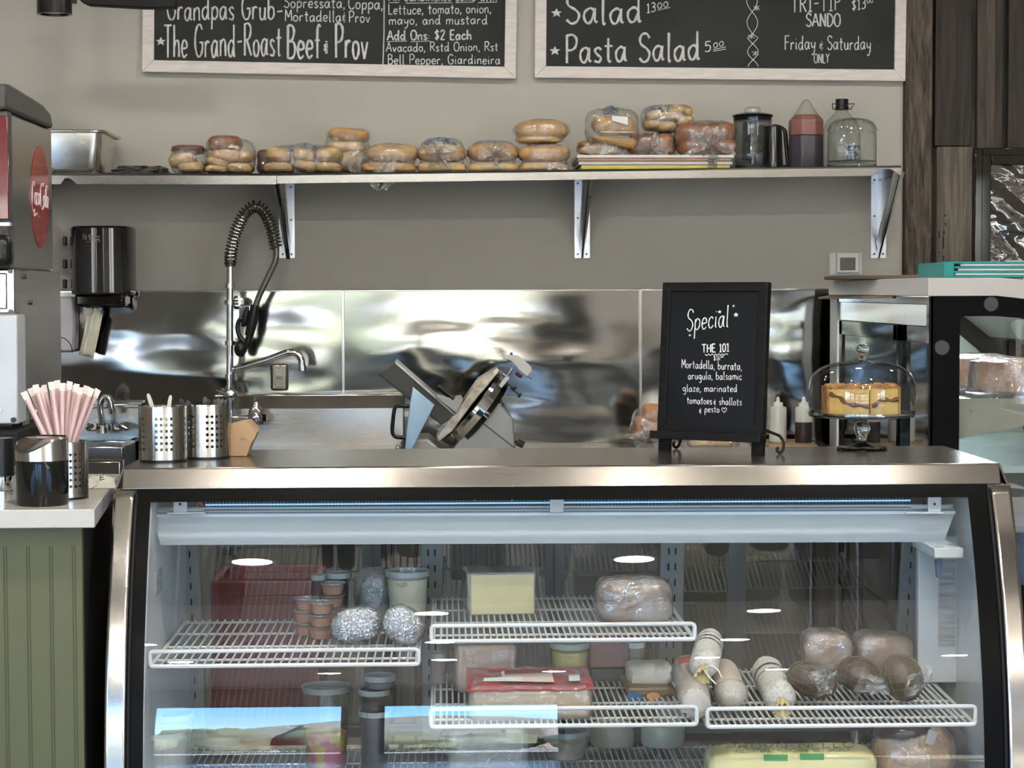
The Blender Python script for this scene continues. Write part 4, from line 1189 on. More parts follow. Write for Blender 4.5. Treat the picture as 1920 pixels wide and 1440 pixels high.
def scrap(par, pts, y, seed):
    c_ = [at(a_, b_, y) for a_, b_ in pts]
    def f(u, v):
        p = (c_[0] * (1 - u) + c_[1] * u) * (1 - v) + (c_[3] * (1 - u) + c_[2] * u) * v
        return p + V((noise.noise(V((u * 4, v * 3, seed))) * .006, noise.noise(V((u * 5, v * 5, seed + 3))) * .014, noise.noise(V((u * 3, v * 4, seed + 9))) * .006))
    MB().grid(f, 14, 12).ob('film_scrap', M_scrap, par)


scrap(t, ((1494, 1246), (1566, 1244), (1556, 1272), (1530, 1284)), 4.135, 3)
scrap(t, ((1530, 1280), (1568, 1258), (1560, 1300), (1532, 1306)), 4.13, 5)
t = cured('dark netted cured meat under a grey film flap, middle of the three netted ones', (1612, 1265), 88, 66, 4.24, 18, M_cured, 62)
scrap(t, ((1618, 1258), (1672, 1276), (1668, 1304), (1600, 1296)), 4.15, 8)
t = cured('green brown netted cured meat, right of the three on the right shelf', (1692, 1270), 74, 90, 4.17, -20, M_pepper, 63)
scrap(t, ((1700, 1270), (1746, 1246), (1752, 1278), (1692, 1314)), 4.12, 11)


def wrapped(label, px, py, y, rot, seed, m_):
    a, b = at(px[0], py[1], y), at(px[1], py[0], y)
    t = thing('wrapped_meat', label, 'wrapped meat', ((a.x + b.x) / 2, y, a.z))
    c_ = V(((a.x + b.x) / 2, y + .04, (a.z + b.z) / 2))
    MB().blob(c_, (b.x - a.x - .006, .1, b.z - a.z - .004), RY(rot), amp=.08, freq=1.8, seed=seed, sq=3.6, n=34).ob('meat', m_, t)
    MB().blob(c_, (b.x - a.x, .11, b.z - a.z), RY(rot), amp=.07, freq=2.4, seed=seed + 1, sq=3.6, n=34, ridge=.05).ob('film', MATS['heavy_cling'], t)


wrapped('film wrapped pinkish meat piece standing behind the left netted meat', (1506, 1603), (1184, 1262), 4.36, 4, 91, mat('pale_meat', (.24, .13, .08), .5, c2=(.38, .29, .23), nscale=7))
wrapped('film wrapped brown meat piece standing behind the right netted meats', (1602, 1717), (1187, 1262), 4.38, 3, 95, mat('brown_meat', (.15, .07, .035), .5, c2=(.24, .14, .085), nscale=7))
# added crate standing in for a red reflection in the rear doors
a, b = at(400, 1290, 6.3), at(600, 1085, 6.3)
t = thing('reflection_crate', 'dark red crate added behind the case in place of a red reflection in its doors', 'crate', ((a.x + b.x) / 2, 6.3, 0))
M_red = mat('crate_red', (.17, .006, .014), .4)
m = MB().box((a.x, 6.25, 0), (b.x, 6.27, b.z)).box((a.x, 6.6, 0), (b.x, 6.62, b.z)).box((a.x, 6.27, 0), (a.x + .02, 6.6, b.z)).box((b.x - .02, 6.27, 0), (b.x, 6.6, b.z)).box((a.x, 6.25, .02), (b.x, 6.62, .04))
m.ob('crate', M_red, t, bevel=.004)
# ================================================================== menu boards on the wall
def menu_board(name, label, bl, br, inl, inr, inb, yd):
    n = V((0, -1, 0))
    BL, BR = at(*bl, yd), at(*br, yd)
    u = (BR - BL).normalized(); v = V((-u.z, 0, u.x))
    W, H = (BR - BL).length, .78
    fw = (inl - bl[0]) * yd / F
    t = thing(name, label, 'menu board', BL)
    q = lambda a, b, d=0: BL + u * a + v * b + V((0, d, 0))
    fr = MB()
    for P4 in (((0, 0), (W, 0), (W - fw, fw), (fw, fw)), ((W, 0), (W, H), (W - fw, H - fw), (W - fw, fw)), ((W, H), (0, H), (fw, H - fw), (W - fw, H - fw)), ((0, H), (0, 0), (fw, fw), (fw, H - fw))):
        fr.prism([q(a, b) for a, b in P4], (0, .028, 0))
    fr.ob('frame', mat('whitewashed_wood', (.86, .8, .76), .55, c2=(.74, .67, .62), nscale=6, stretch=(2, 2, 14)), t, bevel=.0025)
    pn = MB().box((0, 0, 0), (0, 0, 0))
    pn = MB().prism([q(fw, fw, .008), (q(W - fw, fw, .008)), q(W - fw, H - fw, .008), q(fw, H - fw, .008)], (0, .012, 0)).ob('chalkboard', M_slate, t)
    return t, pn, lambda px, py: at(px, py, yd + .008)


t, pn, P = menu_board('menu_board', 'white framed black chalkboard listing sandwiches, left of the two wall menus', (266, 134.5), (967.5, 147.5), 288, 946, 20, YW - .032)
mb = MB()
letter(mb, '*', P, (292, 18), (309, 18), 20, .0016)
letter(mb, 'Grandpas Grub', P, (313, 38), (515, 36), 46, .0034, seed=2)
letter(mb, '-', P, (518, 32), (531, 31), 22, .0032)
letter(mb, 'The Grand-Roast', P, (307, 107), (528, 105), 60, .0036, seed=3)
letter(mb, '*', P, (293, 86), (310, 86), 19, .0016)
mb.ob('chalk_lettering', M_chalk, pn)
mb = MB()
for tx, a, b, h, s in (('Beef', (538, 109), (601, 108), 62, 4), ('&', (608, 98), (616, 98), 26, 5), ('Prov', (628, 109), (690, 110), 64, 6)):
    letter(mb, tx, P, a, b, h, .0046, seed=s)
mb.ob('chalk_lettering', M_chalk, pn)
mb = MB()
letter(mb, 'Sopressata,', P, (532, 14), (647, 15), 22, .0022, seed=7)
letter(mb, 'Coppa,', P, (653, 17), (718, 17), 23, .0023, seed=8)
letter(mb, 'Mortadella', P, (534, 39), (640, 41), 21, .0022, seed=9)
letter(mb, '&', P, (642, 40), (649, 40), 20, .0019)
letter(mb, 'Prov', P, (654, 42), (694, 42), 21, .0022, seed=10)
mb.ob('chalk_lettering', M_chalk, pn)
mb = MB()
letter(mb, 'All Sandwiches come with', P, (729, 2), (932, 2), 18, .0019, seed=11)
letter(mb, 'Lettuce, tomato, onion,', P, (728, 27), (921, 24), 19, .0019, seed=12)
letter(mb, 'mayo, and mustard', P, (729, 46), (914, 45), 18, .0019, seed=13)
letter(mb, 'Add Ons: $2 Each', P, (726, 75), (884, 74), 18, .0028, seed=14)
letter(mb, 'Avacado, Rstd Onion, Rst', P, (724, 97), (934, 95), 17, .0019, seed=15)
letter(mb, 'Bell Pepper, Giardineira', P, (727, 120), (938, 120), 18, .0019, seed=16)
mb.ob('chalk_lettering', M_chalk, pn)
mb = MB()
for a, b in (((729, 5), (748, 5)), ((761, 6), (848, 5)), ((854, 5), (888, 4)), ((896, 5), (932, 4)), ((725, 78), (763, 77)), ((770, 78), (807, 77))):
    mb.tube([P(*a), P(*b)], .0016, 5)
mb.tube([P(720.5, -40), P(720, 60), P(718, 123)], .0028, 5)
mb.ob('chalk_line', M_mint, pn)

t, pn, P = menu_board('menu_board', 'white framed black chalkboard listing salads and tri-tip, right of the two wall menus', (1002.5, 145.5), (1698, 152), 1024, 1676, 22, YW - .032)
mb = MB()
letter(mb, '*', P, (1034, 33), (1053, 33), 20, .0016)
letter(mb, '*', P, (1031, 104), (1050, 104), 20, .0016)
letter(mb, 'Salad', P, (1060, 46), (1203, 42), 54, .0048, seed=2)
letter(mb, 'Pasta Salad', P, (1060, 118), (1312, 113), 53, .0046, seed=3)
mb.ob('chalk_lettering', M_chalk, pn)
mb = MB()
for tx, a, b, h, r in (('13', (1212, 24), (1229, 22), 17, .0022), ('00', (1232, 16), (1253, 13), 10, .0018), ('5', (1321, 97), (1333, 96), 19, .0022), ('00', (1337, 90), (1357, 86), 9, .0017)):
    letter(mb, tx, P, a, b, h, r)
for a, b in (((1233, 19), (1257, 14)), ((1337, 93), (1361, 88)), ((1337, 96), (1361, 92))):
    mb.tube([P(*a), P(*b)], .0014, 5)
mb.ob('chalk_lettering', M_chalk, pn)
mb = MB()
letter(mb, 'TRI-TIP', P, (1483, 23), (1577, 19), 32, .0026, seed=4)
letter(mb, '$13', P, (1597, 20), (1623, 16), 20, .002, seed=5)
letter(mb, '00', P, (1625, 6), (1637, 5), 8, .0013, seed=5)
letter(mb, 'SANDO', P, (1511, 50), (1576, 49), 24, .0028, seed=6)
letter(mb, 'Friday', P, (1471, 93), (1529, 92), 26, .0021, seed=7)
letter(mb, '&', P, (1536, 92), (1545, 92), 18, .0017)
letter(mb, 'Saturday', P, (1551, 93), (1633, 93), 26, .0021, seed=8)
letter(mb, '.', P, (1644, 90), (1646, 90), 14, .0018)
letter(mb, 'ONLY', P, (1526, 118), (1555, 118), 17, .0018, seed=9)
mb.ob('chalk_lettering', M_chalk, pn)
mb = MB()
for sgn in (1, -1):
    mb.tube(spline([P(1411 + sgn * 10 * math.sin((y - 22) / (41 if y < 68 else 30) * math.pi) + (y - 60) * .02, y) for y in range(-30, 128, 5)], 2), .0014, 5)
for x, y in ((1419, 15), (1409, 68), (1416, 100)):
    for dx, dy in ((6, 3), (5, -4), (0, 5)):
        mb.tube([P(x - dx, y - dy), P(x + dx, y + dy)], .0012, 5)
mb.ob('chalk_wire_drawing', M_chalk, pn)

# ================================================================== track lamp and rail at the upper left
c = at(102, 10, 6.7)
t = thing('track_lamp', 'black cylinder spot lamp hanging at the upper left corner', 'lamp', (c.x, c.y, c.z))
r = 32 * 6.7 / F
z0 = at(102, 27, 6.7).z
MB().lathe([(0, .012), (r * .8, .012), (r * .82, 0), (r, 0), (r, .13), (r * .9, .145), (0, .145)], (c.x, c.y, z0)).ob('lamp_head', M_black, t)
MB().lathe([(0, .004), (r * .8, .004), (r * .8, .01), (0, .01)], (c.x, c.y, z0)).ob('lens', mat('dark_lens', (.03, .03, .03), .1), t)
MB().box((c.x - .008, c.y - .008, z0 + .14), (c.x + .008, c.y + .008, ZC)).ob('stem', M_black, t)
MB().boxc((c.x + r + .006, c.y, z0 + .06), (.02, .012, .05)).ob('bracket', M_black, t)
a, b = at(150, 8, 6.9), at(330, 12, 6.9)
t = thing('ceiling_track', 'black track bar running from the upper left behind the sandwich board', 'track', (a.x, a.y, a.z))
MB().prism([at(150, 2, 6.9), at(165, 9, 6.9), at(262, 14.5, 6.9), at(330, 14.5, 6.9), at(330, -14, 6.9), at(150, -14, 6.9)], (0, .05, 0)).ob('bar', M_blackm, t, bevel=.004)
for px in (170, 300):
    p = at(px, -10, 6.92)
    MB().box((p.x - .006, p.y, p.z), (p.x + .006, p.y + .012, ZC)).ob('hanger', M_blackm, t)

# ================================================================== steel wall shelves
YSF = 7.02       # front edge of the shelves


def shelf(label, p0, p1, lip, ends):
    a, b = at(*p0, YSF), at(*p1, YSF)
    t = thing('wall_shelf', label, 'shelf', a)
    h = lip * YSF / F
    dz = (b.z - a.z) / (b.x - a.x)
    zz = lambda x: a.z + (x - a.x) * dz
    m = MB()
    th = .0025
    m.prism([(a.x, YSF, a.z - th), (b.x, YSF, b.z - th), (b.x, YSF, b.z), (a.x, YSF, a.z)], (0, YW - .004 - YSF, 0))
    m.ob('shelf_top', M_steel, t)
    m = MB()
    top, bot = [], []
    N_ = 60
    for i in range(N_ + 1):
        x = a.x + (b.x - a.x) * i / N_
        top.append(V((x, YSF - .002, zz(x))))
        k = 0
        for cx, rr in ends:
            if abs(x - cx) < rr:
                k = max(k, math.sqrt(rr * rr - (x - cx) ** 2))
        bot.append(V((x, YSF - .002, zz(x) - h + min(k, h * .75))))
    for i in range(N_):
        m.prism([bot[i], bot[i + 1], top[i + 1], top[i]], (0, .002, 0))
    m.tube(top, .004, 6)
    m.ob('front_lip', steel('shelf_lip_steel', (.34, .33, .315), .19, (5, 1, 9), bump=.015, rv=.1), t)
    m = MB().prism([(b.x - .002, YSF, b.z - h), (b.x - .002, YW - .004, b.z - h), (b.x - .002, YW - .004, b.z), (b.x - .002, YSF, b.z)], (.002, 0, 0))
    m.prism([(a.x, YSF, a.z - h), (a.x, YW - .004, a.z - h), (a.x, YW - .004, a.z), (a.x, YSF, a.z)], (.002, 0, 0)).ob('end_flange', M_steel, t)
    return t, zz


SHL, zl = shelf('stainless wall shelf left of the seam, metal pan and bags of rolls on it', (60, 327), (518, 327.5), 18, ((at(127, 340, YSF).x, .022),))
SHR, zr = shelf('long stainless wall shelf right of the seam, bread bags and jugs on it', (519.5, 327.5), (1689, 312.5), 16.5, ((at(1659, 330, YSF).x, .034),))


def zsh(x):
    return (zl if x < at(518, 327, YSF).x else zr)(x)


def bracket(px, par):
    x0 = at(px, 400, YW - .02).x
    w = .02
    zt = zsh(x0) - .004
    zb = at(px, 484, YW).z
    m = MB()
    # wall leg and shelf leg as folded angles, webs joined at the corner
    for s in (-1, 1):
        m.prism([(x0 + s * .003, YW - .002, zb), (x0 + s * w * 1.4, YW - .002, zb), (x0 + s * w * 1.4, YW - .002, zt), (x0 + s * .003, YW - .002, zt)], (0, -.004, 0))
        m.prism([(x0 + s * .002, YW - .004, zb), (x0 + s * .002, YW - .012, zb), (x0 + s * .002, YSF + .03, zt - .02), (x0 + s * .002, YSF + .03, zt), (x0 + s * .002, YW - .004, zt)], (s * .002, 0, 0))
        m.prism([(x0 + s * .002, YW - .02, zb + .01), (x0 + s * .012, YW - .02, zb + .06), (x0 + s * w, YSF + .04, zt - .012), (x0 + s * .002, YSF + .04, zt - .012)], (0, .003, 0))
    bk = m.ob('bracket', M_galv, par, smooth=False)
    if px == 537:
        MB().tube([at(518, 346, YSF + .03), at(530, 400, 7.2), at(541, 484, YW - .006)], .006, 6).ob('dark_bracket_edge', M_blackm, bk)  # thin black rod drawn for the left shelf bracket's dark side
    m = MB()
    for f in (.05, .5, .93):
        for s in (-1, 1):
            z = zb + (zt - zb) * f
            m.cyl((x0 + s * w * .8, YW - .004, z), (x0 + s * w * .8, YW - .009, z), .004, n=10)
    m.ob('screw_head', mat('dark_steel', (.1, .1, .1), .4, 1.), bk)


for px in (537, 1092, 1649):
    bracket(px, SHR)
bracket(60, SHL)

# ================================================================== rippled steel backsplash in three sheets
YB = YW - .012
zt_, zb_ = at(645, 546, YB).z, .85


def splash(label, px0, px1, seed):
    x0, x1 = at(px0, 600, YB).x, at(px1, 600, YB).x
    t = thing('backsplash_sheet', label, 'backsplash', (x0, YB, zb_))
    nx = int((x1 - x0) * 70)

    def f(u, v):
        x, z = x0 + (x1 - x0) * u, zb_ + (zt_ - zb_) * v
        e = min(1, 4 * u, 4 * (1 - u)) * min(1, 5 * (1 - v) + .15)
        d = noise.noise(V((x * .9 + seed, z * 3.6, seed))) * .0125 + noise.noise(V((x * 2.2, z * 8 + seed, 3.))) * .0034 + .0011 * noise.noise(V((x * 5, z * 20, seed)))
        return (x, YB - .004 + d * e * 1.1, z)
    MB().grid(f, nx, 60).ob('steel_sheet', M_wave, t, ang=180)
    MB().box((x1 - .006, YB - .016, zb_), (x1 + .004, YB + .008, zt_ + .003)).ob('seam_strip', M_steelv, t, bevel=.001)
    MB().box((x0, YB - .012, zt_ - .002), (x1, YB + .011, zt_ + .004)).ob('top_edge', M_steel, t, bevel=.001)


splash('rippled steel backsplash sheet behind the tap, left of the first seam', 20, 644, 1.3)
splash('wide rippled steel backsplash sheet behind the slicer', 646, 1201, 8.2)
splash('rippled steel backsplash sheet behind the easel, right of the second seam', 1203, 1562, 4.4)

# ================================================================== paper towel dispenser
yd = YW - .2
a, b = at(124, 553, yd), at(241, 423, yd)
t = thing('paper_towel_dispenser', 'smoky black paper towel dispenser on the wall beside the drinks machine', 'dispenser', ((a.x + b.x) / 2, YW, a.z))
sh = []
for k in range(13):
    an = math.pi * k / 12
    sh.append(((a.x + b.x) / 2 - math.cos(an) * (b.x - a.x) / 2 * (1 if True else 0), YW - .06 - .14 * math.sin(an) ** .55))
m = MB()
m.prism([(sh[0][0], YW - .03, a.z)] + [(x, y, a.z) for x, y in sh] + [(sh[-1][0], YW - .03, a.z)], (0, 0, b.z - a.z))
m.ob('cover', mat('smoke_black', (.02, .018, .022), .1, var=.3, coat=.5), t, bevel=.008)
a2, b2 = at(136, 576, yd), at(231, 550, yd)
MB().box((a2.x, yd + .03, a2.z), (b2.x, YW - .035, b2.z)).ob('tray', M_gloss, t, bevel=.012)
for y in (452, 495, 532):
    p = at(122, y, yd + .12)
    MB().boxc((p.x, p.y, p.z), (.012, .03, .032)).ob('hinge', M_black, t, bevel=.003)
p = at(243, 487, yd + .1)
MB().boxc((p.x - .006, p.y, p.z), (.022, .08, .09)).ob('side_grip', M_black, t, bevel=.008)
m = MB()
Pd = lambda px, py: at(px, py, yd - .0005)
letter(m, 'Western', Pd, (166, 445.5), (187, 445.5), 6, .0005, jit=0)
letter(m, 'Pure Supply', Pd, (167, 450), (187, 450), 4, .0004, jit=0)
m.tube([Pd(160, 453), Pd(188, 453)], .0004, 4)
for dx in (0, 3, 6):
    m.tube([Pd(156 + dx, 437 + dx * .6), Pd(156 + dx, 449)], .0008, 4)
m.ob('lettering', mat('silver_print', (.6, .6, .6), .4), t)
mpaper = mat('towel_paper', (.72, .7, .6), .8, var=.12, nscale=30, bump=.3)
cx = at(177, 580, yd + .05)


def tow(u, v):
    px = 160 + 29 * u + (1 - v) * 0 - 17 * (v ** 1.3) + (u - .5) * (-14 if v < .1 else 0)
    p = at(px + 4, 576 + 88 * v + 8 * u * v, yd + .06)
    p.y += .012 * math.sin(u * 9 + v * 2)
    return p


MB().grid(tow, 10, 12).ob('paper_towel', mpaper, t, solid=.002, label='hanging sheet of paper towel')

# soap dispenser
a, b = at(96, 661, YW - .1), at(141, 556, YW - .1)
t = thing('soap_dispenser', 'lilac grey soap dispenser on the steel behind the towel sheet', 'soap dispenser', (a.x, YW, a.z))
ms = mat('lilac_grey_plastic', (.42, .39, .42), .22, var=.06)
pr = [(a.x, a.z + .02), (a.x, b.z), (b.x - .012, b.z), (b.x - .004, b.z - .012), (b.x, (a.z + b.z) / 2), (b.x - .004, a.z + .012), (b.x - .012, a.z), (a.x, a.z)]
MB().prism([(x, YW - .02, z) for x, z in pr[1:]], (0, -.085, 0)).ob('housing', ms, t, bevel=.01)
ac = at(112, 661, YW - .106)
MB().tube([(ac.x + .045 * math.sin(k * .2), ac.y, ac.z + .055 * math.cos(k * .2)) for k in range(9)], .0016, 5).ob('lever_outline', M_blackm, t)

# thermostat
yt = YW - .03
a, b = at(1556, 517, yt), at(1620, 472, yt)
t = thing('thermostat', 'square white thermostat with a grey screen on the wall', 'thermostat', ((a.x + b.x) / 2, YW, a.z))
MB().box((a.x, YW - .012, a.z), (b.x, YW - .001, b.z)).ob('wall_plate', M_white, t, bevel=.006)
a2, b2 = at(1569, 512, yt), at(1612, 473, yt)
MB().box((a2.x, yt, a2.z), (b2.x, YW - .01, b2.z)).ob('housing', mat('bright_white_plastic', (.85, .85, .84), .3, var=.03), t, bevel=.005)
a3, b3 = at(1575, 507, yt), at(1604, 483, yt)
MB().box((a3.x, yt - .001, a3.z), (b3.x, yt + .004, b3.z)).ob('screen', mat('lcd_grey', (.14, .15, .12), .15, var=.1), t)

# framed picture at the right edge
yp = YW - .05
a, b = at(1826, 640, yp), at(1990, 277, yp)
t = thing('framed_picture', 'black framed picture under crinkled glossy film at the right edge', 'picture', (a.x, YW, a.z))
m = MB()
fw = .062
for q in (((a.x, a.z), (a.x + fw, b.z)), ((b.x - fw, a.z), (b.x, b.z)), ((a.x + fw, b.z - fw), (b.x - fw, b.z)), ((a.x + fw, a.z), (b.x - fw, a.z + fw))):
    m.box((q[0][0], yp + .012, q[0][1]), (q[1][0], YW - .015, q[1][1]))
for q in (((a.x, a.z), (a.x + .028, b.z)), ((a.x + .028, b.z - .028), (b.x, b.z)), ((a.x + .028, a.z), (b.x, a.z + .028)), ((b.x - .028, a.z + .028), (b.x, b.z - .028))):
    m.box((q[0][0], yp, q[0][1]), (q[1][0], yp + .014, q[1][1]))
m.ob('frame', M_gloss, t, bevel=.003)
MB().grid(lambda u, v: (a.x + fw + u * (b.x - a.x - 2 * fw), yp + .026 + .007 * noise.noise(V((u * 1.2 + v * 1.1, v * 9 + u * 2.5, 4.))) + .0016 * noise.noise(V((u * 4, v * 26, 1.))),
                        a.z + fw + v * (b.z - a.z - 2 * fw)), 50, 140).ob('picture_under_film', mat('dark_photo', (.06, .05, .035), .06, c2=(.012, .012, .012), nscale=6, spec=1., coat=1.), t, ang=180)
# ================================================================== steel sinks and tap against the back wall
ZK = 1.03        # height of the rear work surfaces


def px_poly(pts, y):
    return [at(a, b, y) for a, b in pts]


a, b = at(96, 800, 7.34), at(264, 758, 7.34)
t = thing('hand_sink', 'small stainless hand sink with a gooseneck tap, behind the pink straws', 'sink', ((a.x + b.x) / 2, 7.34, ZK - .2))
m = MB().box((a.x, 7.33, ZK - .2), (b.x, 7.37, b.z)).box((a.x, 7.3, b.z - .012), (b.x, 7.37, b.z + .004))
m.ob('splash', M_steel, t, bevel=.004)
zf = at(200, 836, 6.95).z
m = MB().box((a.x, 6.93, zf - .05), (b.x, 6.97, zf)).box((a.x, 6.97, zf - .16), (a.x + .03, 7.33, zf)).box((b.x - .03, 6.97, zf - .16), (b.x, 7.33, zf)).box((a.x, 7.2, zf - .16), (b.x, 7.33, zf))
m.box((a.x + .03, 6.97, zf - .18), (b.x - .03, 7.2, zf - .15)).box((a.x + .01, 6.94, zf - .2), (b.x - .01, 6.96, zf - .05))
m.ob('bowl', M_steel, t, bevel=.006)
m = MB()
yf = 7.2
m.tube(spline(px_poly([(192, 803), (190, 780), (188, 757), (196, 744), (205, 748), (208, 762), (209, 770)], yf), 5), .011, 10)
m.cyl(at(209, 766, yf), at(210, 776, yf), .013)
m.cyl(at(192, 812, yf), at(192, 798, yf), .02, .016)
tp = m.ob('tap', M_chrome, t)
m = MB().boxc(at(198, 800, yf + .06), (.125, .03, .03))
m.cyl(at(174, 799, yf + .02), at(174, 799, yf - .03), .013).cyl(at(220, 799, yf + .02), at(220, 799, yf - .03), .013)
m.tube([at(222, 798, yf - .03), at(238, 805, yf - .05)], [.008, .005], 8).tube([at(174, 798, yf - .03), at(162, 804, yf - .05)], [.008, .005], 8)
m.ob('tap_body', M_chrome, t)
MB().cyl(at(219, 797, yf - .025), at(219, 797, yf - .038), .009).ob('cold_marker', mat('blue_mark', (.03, .08, .3), .3), t)
hd_ = at(240, 748, 7.3)

a, b = at(405, 800, 7.3), at(757, 737, 7.3)
t = thing('prep_sink', 'wide stainless prep sink with a rolled splash, left of the slicer', 'sink', ((a.x + b.x) / 2, 7.3, ZK - .3))
m = MB().box((a.x, 7.29, ZK - .3), (b.x, 7.31, b.z - .01))
m.prism([(a.x, 7.29, b.z - .055), (a.x, 7.25, b.z - .005), (a.x, 7.255, b.z), (a.x, 7.37, b.z), (a.x, 7.37, b.z - .008), (a.x, 7.31, b.z - .012)], (b.x - a.x, 0, 0))
m.ob('splash', M_steel, t, bevel=.004)
m = MB().box((a.x, 6.9, ZK - .02), (b.x, 7.29, ZK + .0)).box((a.x, 6.86, ZK - .3), (b.x, 6.9, ZK + .012))
m.box((b.x - .02, 6.86, ZK - .3), (b.x, 7.29, ZK + .03)).box((a.x, 6.86, ZK - .3), (a.x + .02, 7.29, ZK + .03))
m.ob('bowl', M_steel, t, bevel=.006)
for px in (495, 703):
    p = at(px, 742.5, 7.25)
    MB().cyl((p.x, 7.256, p.z), (p.x, 7.246, p.z), .004, n=10).ob('rivet', mat('dark_steel', (.1, .1, .1), .4, 1.), t)

YT = 7.14
t = thing('pre_rinse_tap', 'tall chrome pre-rinse tap with coiled spring hose and black spray valve', 'tap', at(431, 800, YT))
pp = lambda *q: [at(x, y, YT) for x, y in q]
m = MB()
m.tube(pp((431, 812), (431, 700), (431, 600), (432, 500)), .0125, 14)
for y, r_ in ((536, .019), (567, .019), (643, .018), (752, .02), (728, .017), (706, .018)):
    p = at(431, y, YT)
    m.lathe([(0, -.008), (r_, -.008), (r_, .008), (0, .008)], p, 16)
m.ob('riser', M_chrome, t)
arc = spline(pp((432, 496), (434, 470), (442, 437), (456, 405), (472, 389), (484, 388), (498, 401), (510, 430), (518, 466)), 10)
m = MB()
for q, r_ in ((pp((432, 500), (431.5, 474)), .0155),):
    m.tube(q, r_, 12)
L_ = [0.]
for i in range(1, len(arc)):
    L_.append(L_[-1] + (arc[i] - arc[i - 1]).length)
coil, turns, nn = [], 34, 34 * 12
for i in range(nn + 1):
    s = L_[-1] * i / nn
    k = max(j for j in range(len(L_)) if L_[j] <= s + 1e-9)
    k = min(k, len(arc) - 2)
    f = (s - L_[k]) / (L_[k + 1] - L_[k])
    p = arc[k].lerp(arc[k + 1], min(1, f)); tn = (arc[k + 1] - arc[k]).normalized()
    n1 = V((0, 1, 0)); n2 = tn.cross(n1)
    an = 2 * math.pi * turns * i / nn
    coil.append(p + (n1 * math.cos(an) + n2 * math.sin(an)) * .0205)
m.tube(coil, .0036, 6)
m.ob('spring', mat('spring_steel', (.35, .33, .28), .25, 1., var=.2), t)
MB().tube(pp((432, 500), (431.5, 474)), .019, 14).ob('spring_cuff', mat('dark_steel', (.1, .1, .1), .4, 1.), t)
hose = arc[::4] + spline(pp((518, 466), (516, 490), (500, 525), (486, 555), (478, 577)), 6)
MB().tube(hose, .011, 10).ob('hose', mat('hose_grey', (.16, .15, .13), .35, .7), t)
m = MB()
m.tube(pp((478, 572), (473, 603), (467, 630)), [.015, .019, .016], 12)
m.tube(pp((464, 575), (459, 600), (456, 612)), [.007, .013, .008], 10)
m.tube(spline(pp((464, 600), (450, 599), (445, 615), (450, 632), (458, 640)), 5), .008, 8)
m.ob('spray_handle', M_black, t)
m = MB()
c = at(451, 654, YT - .02)
m.blob(c, (.046, .05, .058), amp=.05, n=16)
m.tube(pp((468, 628), (465, 645), (458, 652)), [.012, .014, .012], 10)
m.ob('spray_head', M_black, t)
m = MB().tube(pp((431, 643), (462, 642)), .006, 8)
m.tube(spline(pp((462, 642), (467, 638), (470, 644)), 4), .006, 8)
m.ob('hook', M_chrome, t)
m = MB().cyl(at(445, 567, YT + .01), at(445, 567, YT + .1), .014)
m.lathe([(0, 0), (.024, 0), (.024, .01), (0, .014)], at(445, 567, YT + .07), M=RX(90))
m.cyl(at(431, 567, YT), at(447, 567, YT), .01)
m.ob('wall_clip', M_chrome, t)
m = MB().tube(spline(pp((432, 722), (433, 705), (437, 695), (450, 690), (500, 675), (540, 661), (556, 663), (565, 674), (567, 690)), 6), .0125, 12)
m.cyl(at(567, 686, YT), at(567.5, 695, YT), .015)
m.ob('spout', M_chrome, t)
m = MB().tube(pp((431, 740), (418, 736), (406, 732)), [.008, .006, .005], 8)
m.blob(at(432, 741, YT), (.05, .05, .055), amp=.04, n=14)
m.tube(pp((431, 760), (433, 782), (445, 784), (480, 784)), .012, 10)
m.ob('valve_pipe', M_chrome, t)
m = MB().lathe([(0, -.03), (.026, -.028), (.03, 0), (.022, .03), (.012, .04), (.01, .052), (0, .054)], at(480, 781, YT), 18)
m.cyl(at(478, 752, YT), at(478, 745, YT), .007)
m.boxc(at(492, 783, YT), (.03, .03, .025))
m.ob('side_valve', M_chrome, t)

yo = YB - .03
a, b = at(507, 733, yo), at(539.5, 682, yo)
t = thing('wall_outlet', 'steel covered outlet with a grey face, under the sink tap spout', 'outlet', ((a.x + b.x) / 2, YB, a.z))
MB().box((a.x, yo, a.z), (b.x, YB + .004, b.z)).ob('cover_plate', mat('bronze_steel', (.32, .29, .24), .3, 1., var=.1), t, bevel=.01)
a2, b2 = at(515, 726, yo), at(531, 692, yo)
m = MB().box((a2.x, yo - .003, a2.z), (b2.x, yo + .004, b2.z))
m.ob('socket', mat('light_grey_plastic', (.5, .5, .46), .35, var=.05), t, bevel=.003)
a3, b3 = at(518, 711, yo), at(529, 705, yo)
MB().box((a3.x, yo - .0045, a3.z), (b3.x, yo, b3.z)).ob('button', mat('mid_grey_plastic', (.3, .3, .28), .4), t)

# ================================================================== prep table
xa, xb = at(762, 800, 6.9).x, at(1556, 800, 7.2).x
t = thing('prep_table', 'long stainless prep table against the steel backsplash, slicer and bottles on it', 'table', ((xa + xb) / 2, 6.9, 0))
MB().box((xa, 6.4, ZK - .04), (xb, 7.37, ZK)).ob('table_top', M_steel, t, bevel=.005)
for x in (xa + .05, xb - .05):
    for y in (6.46, 7.3):
        MB().cyl((x, y, 0), (x, y, ZK - .04), .02).ob('leg', M_steelv, t)
MB().box((xa + .03, 6.44, .3), (xb - .03, 7.32, .33)).ob('undershelf', M_steel, t)
for s, px in ((0, 100), (1, 410)):
    pass
ps = MB()
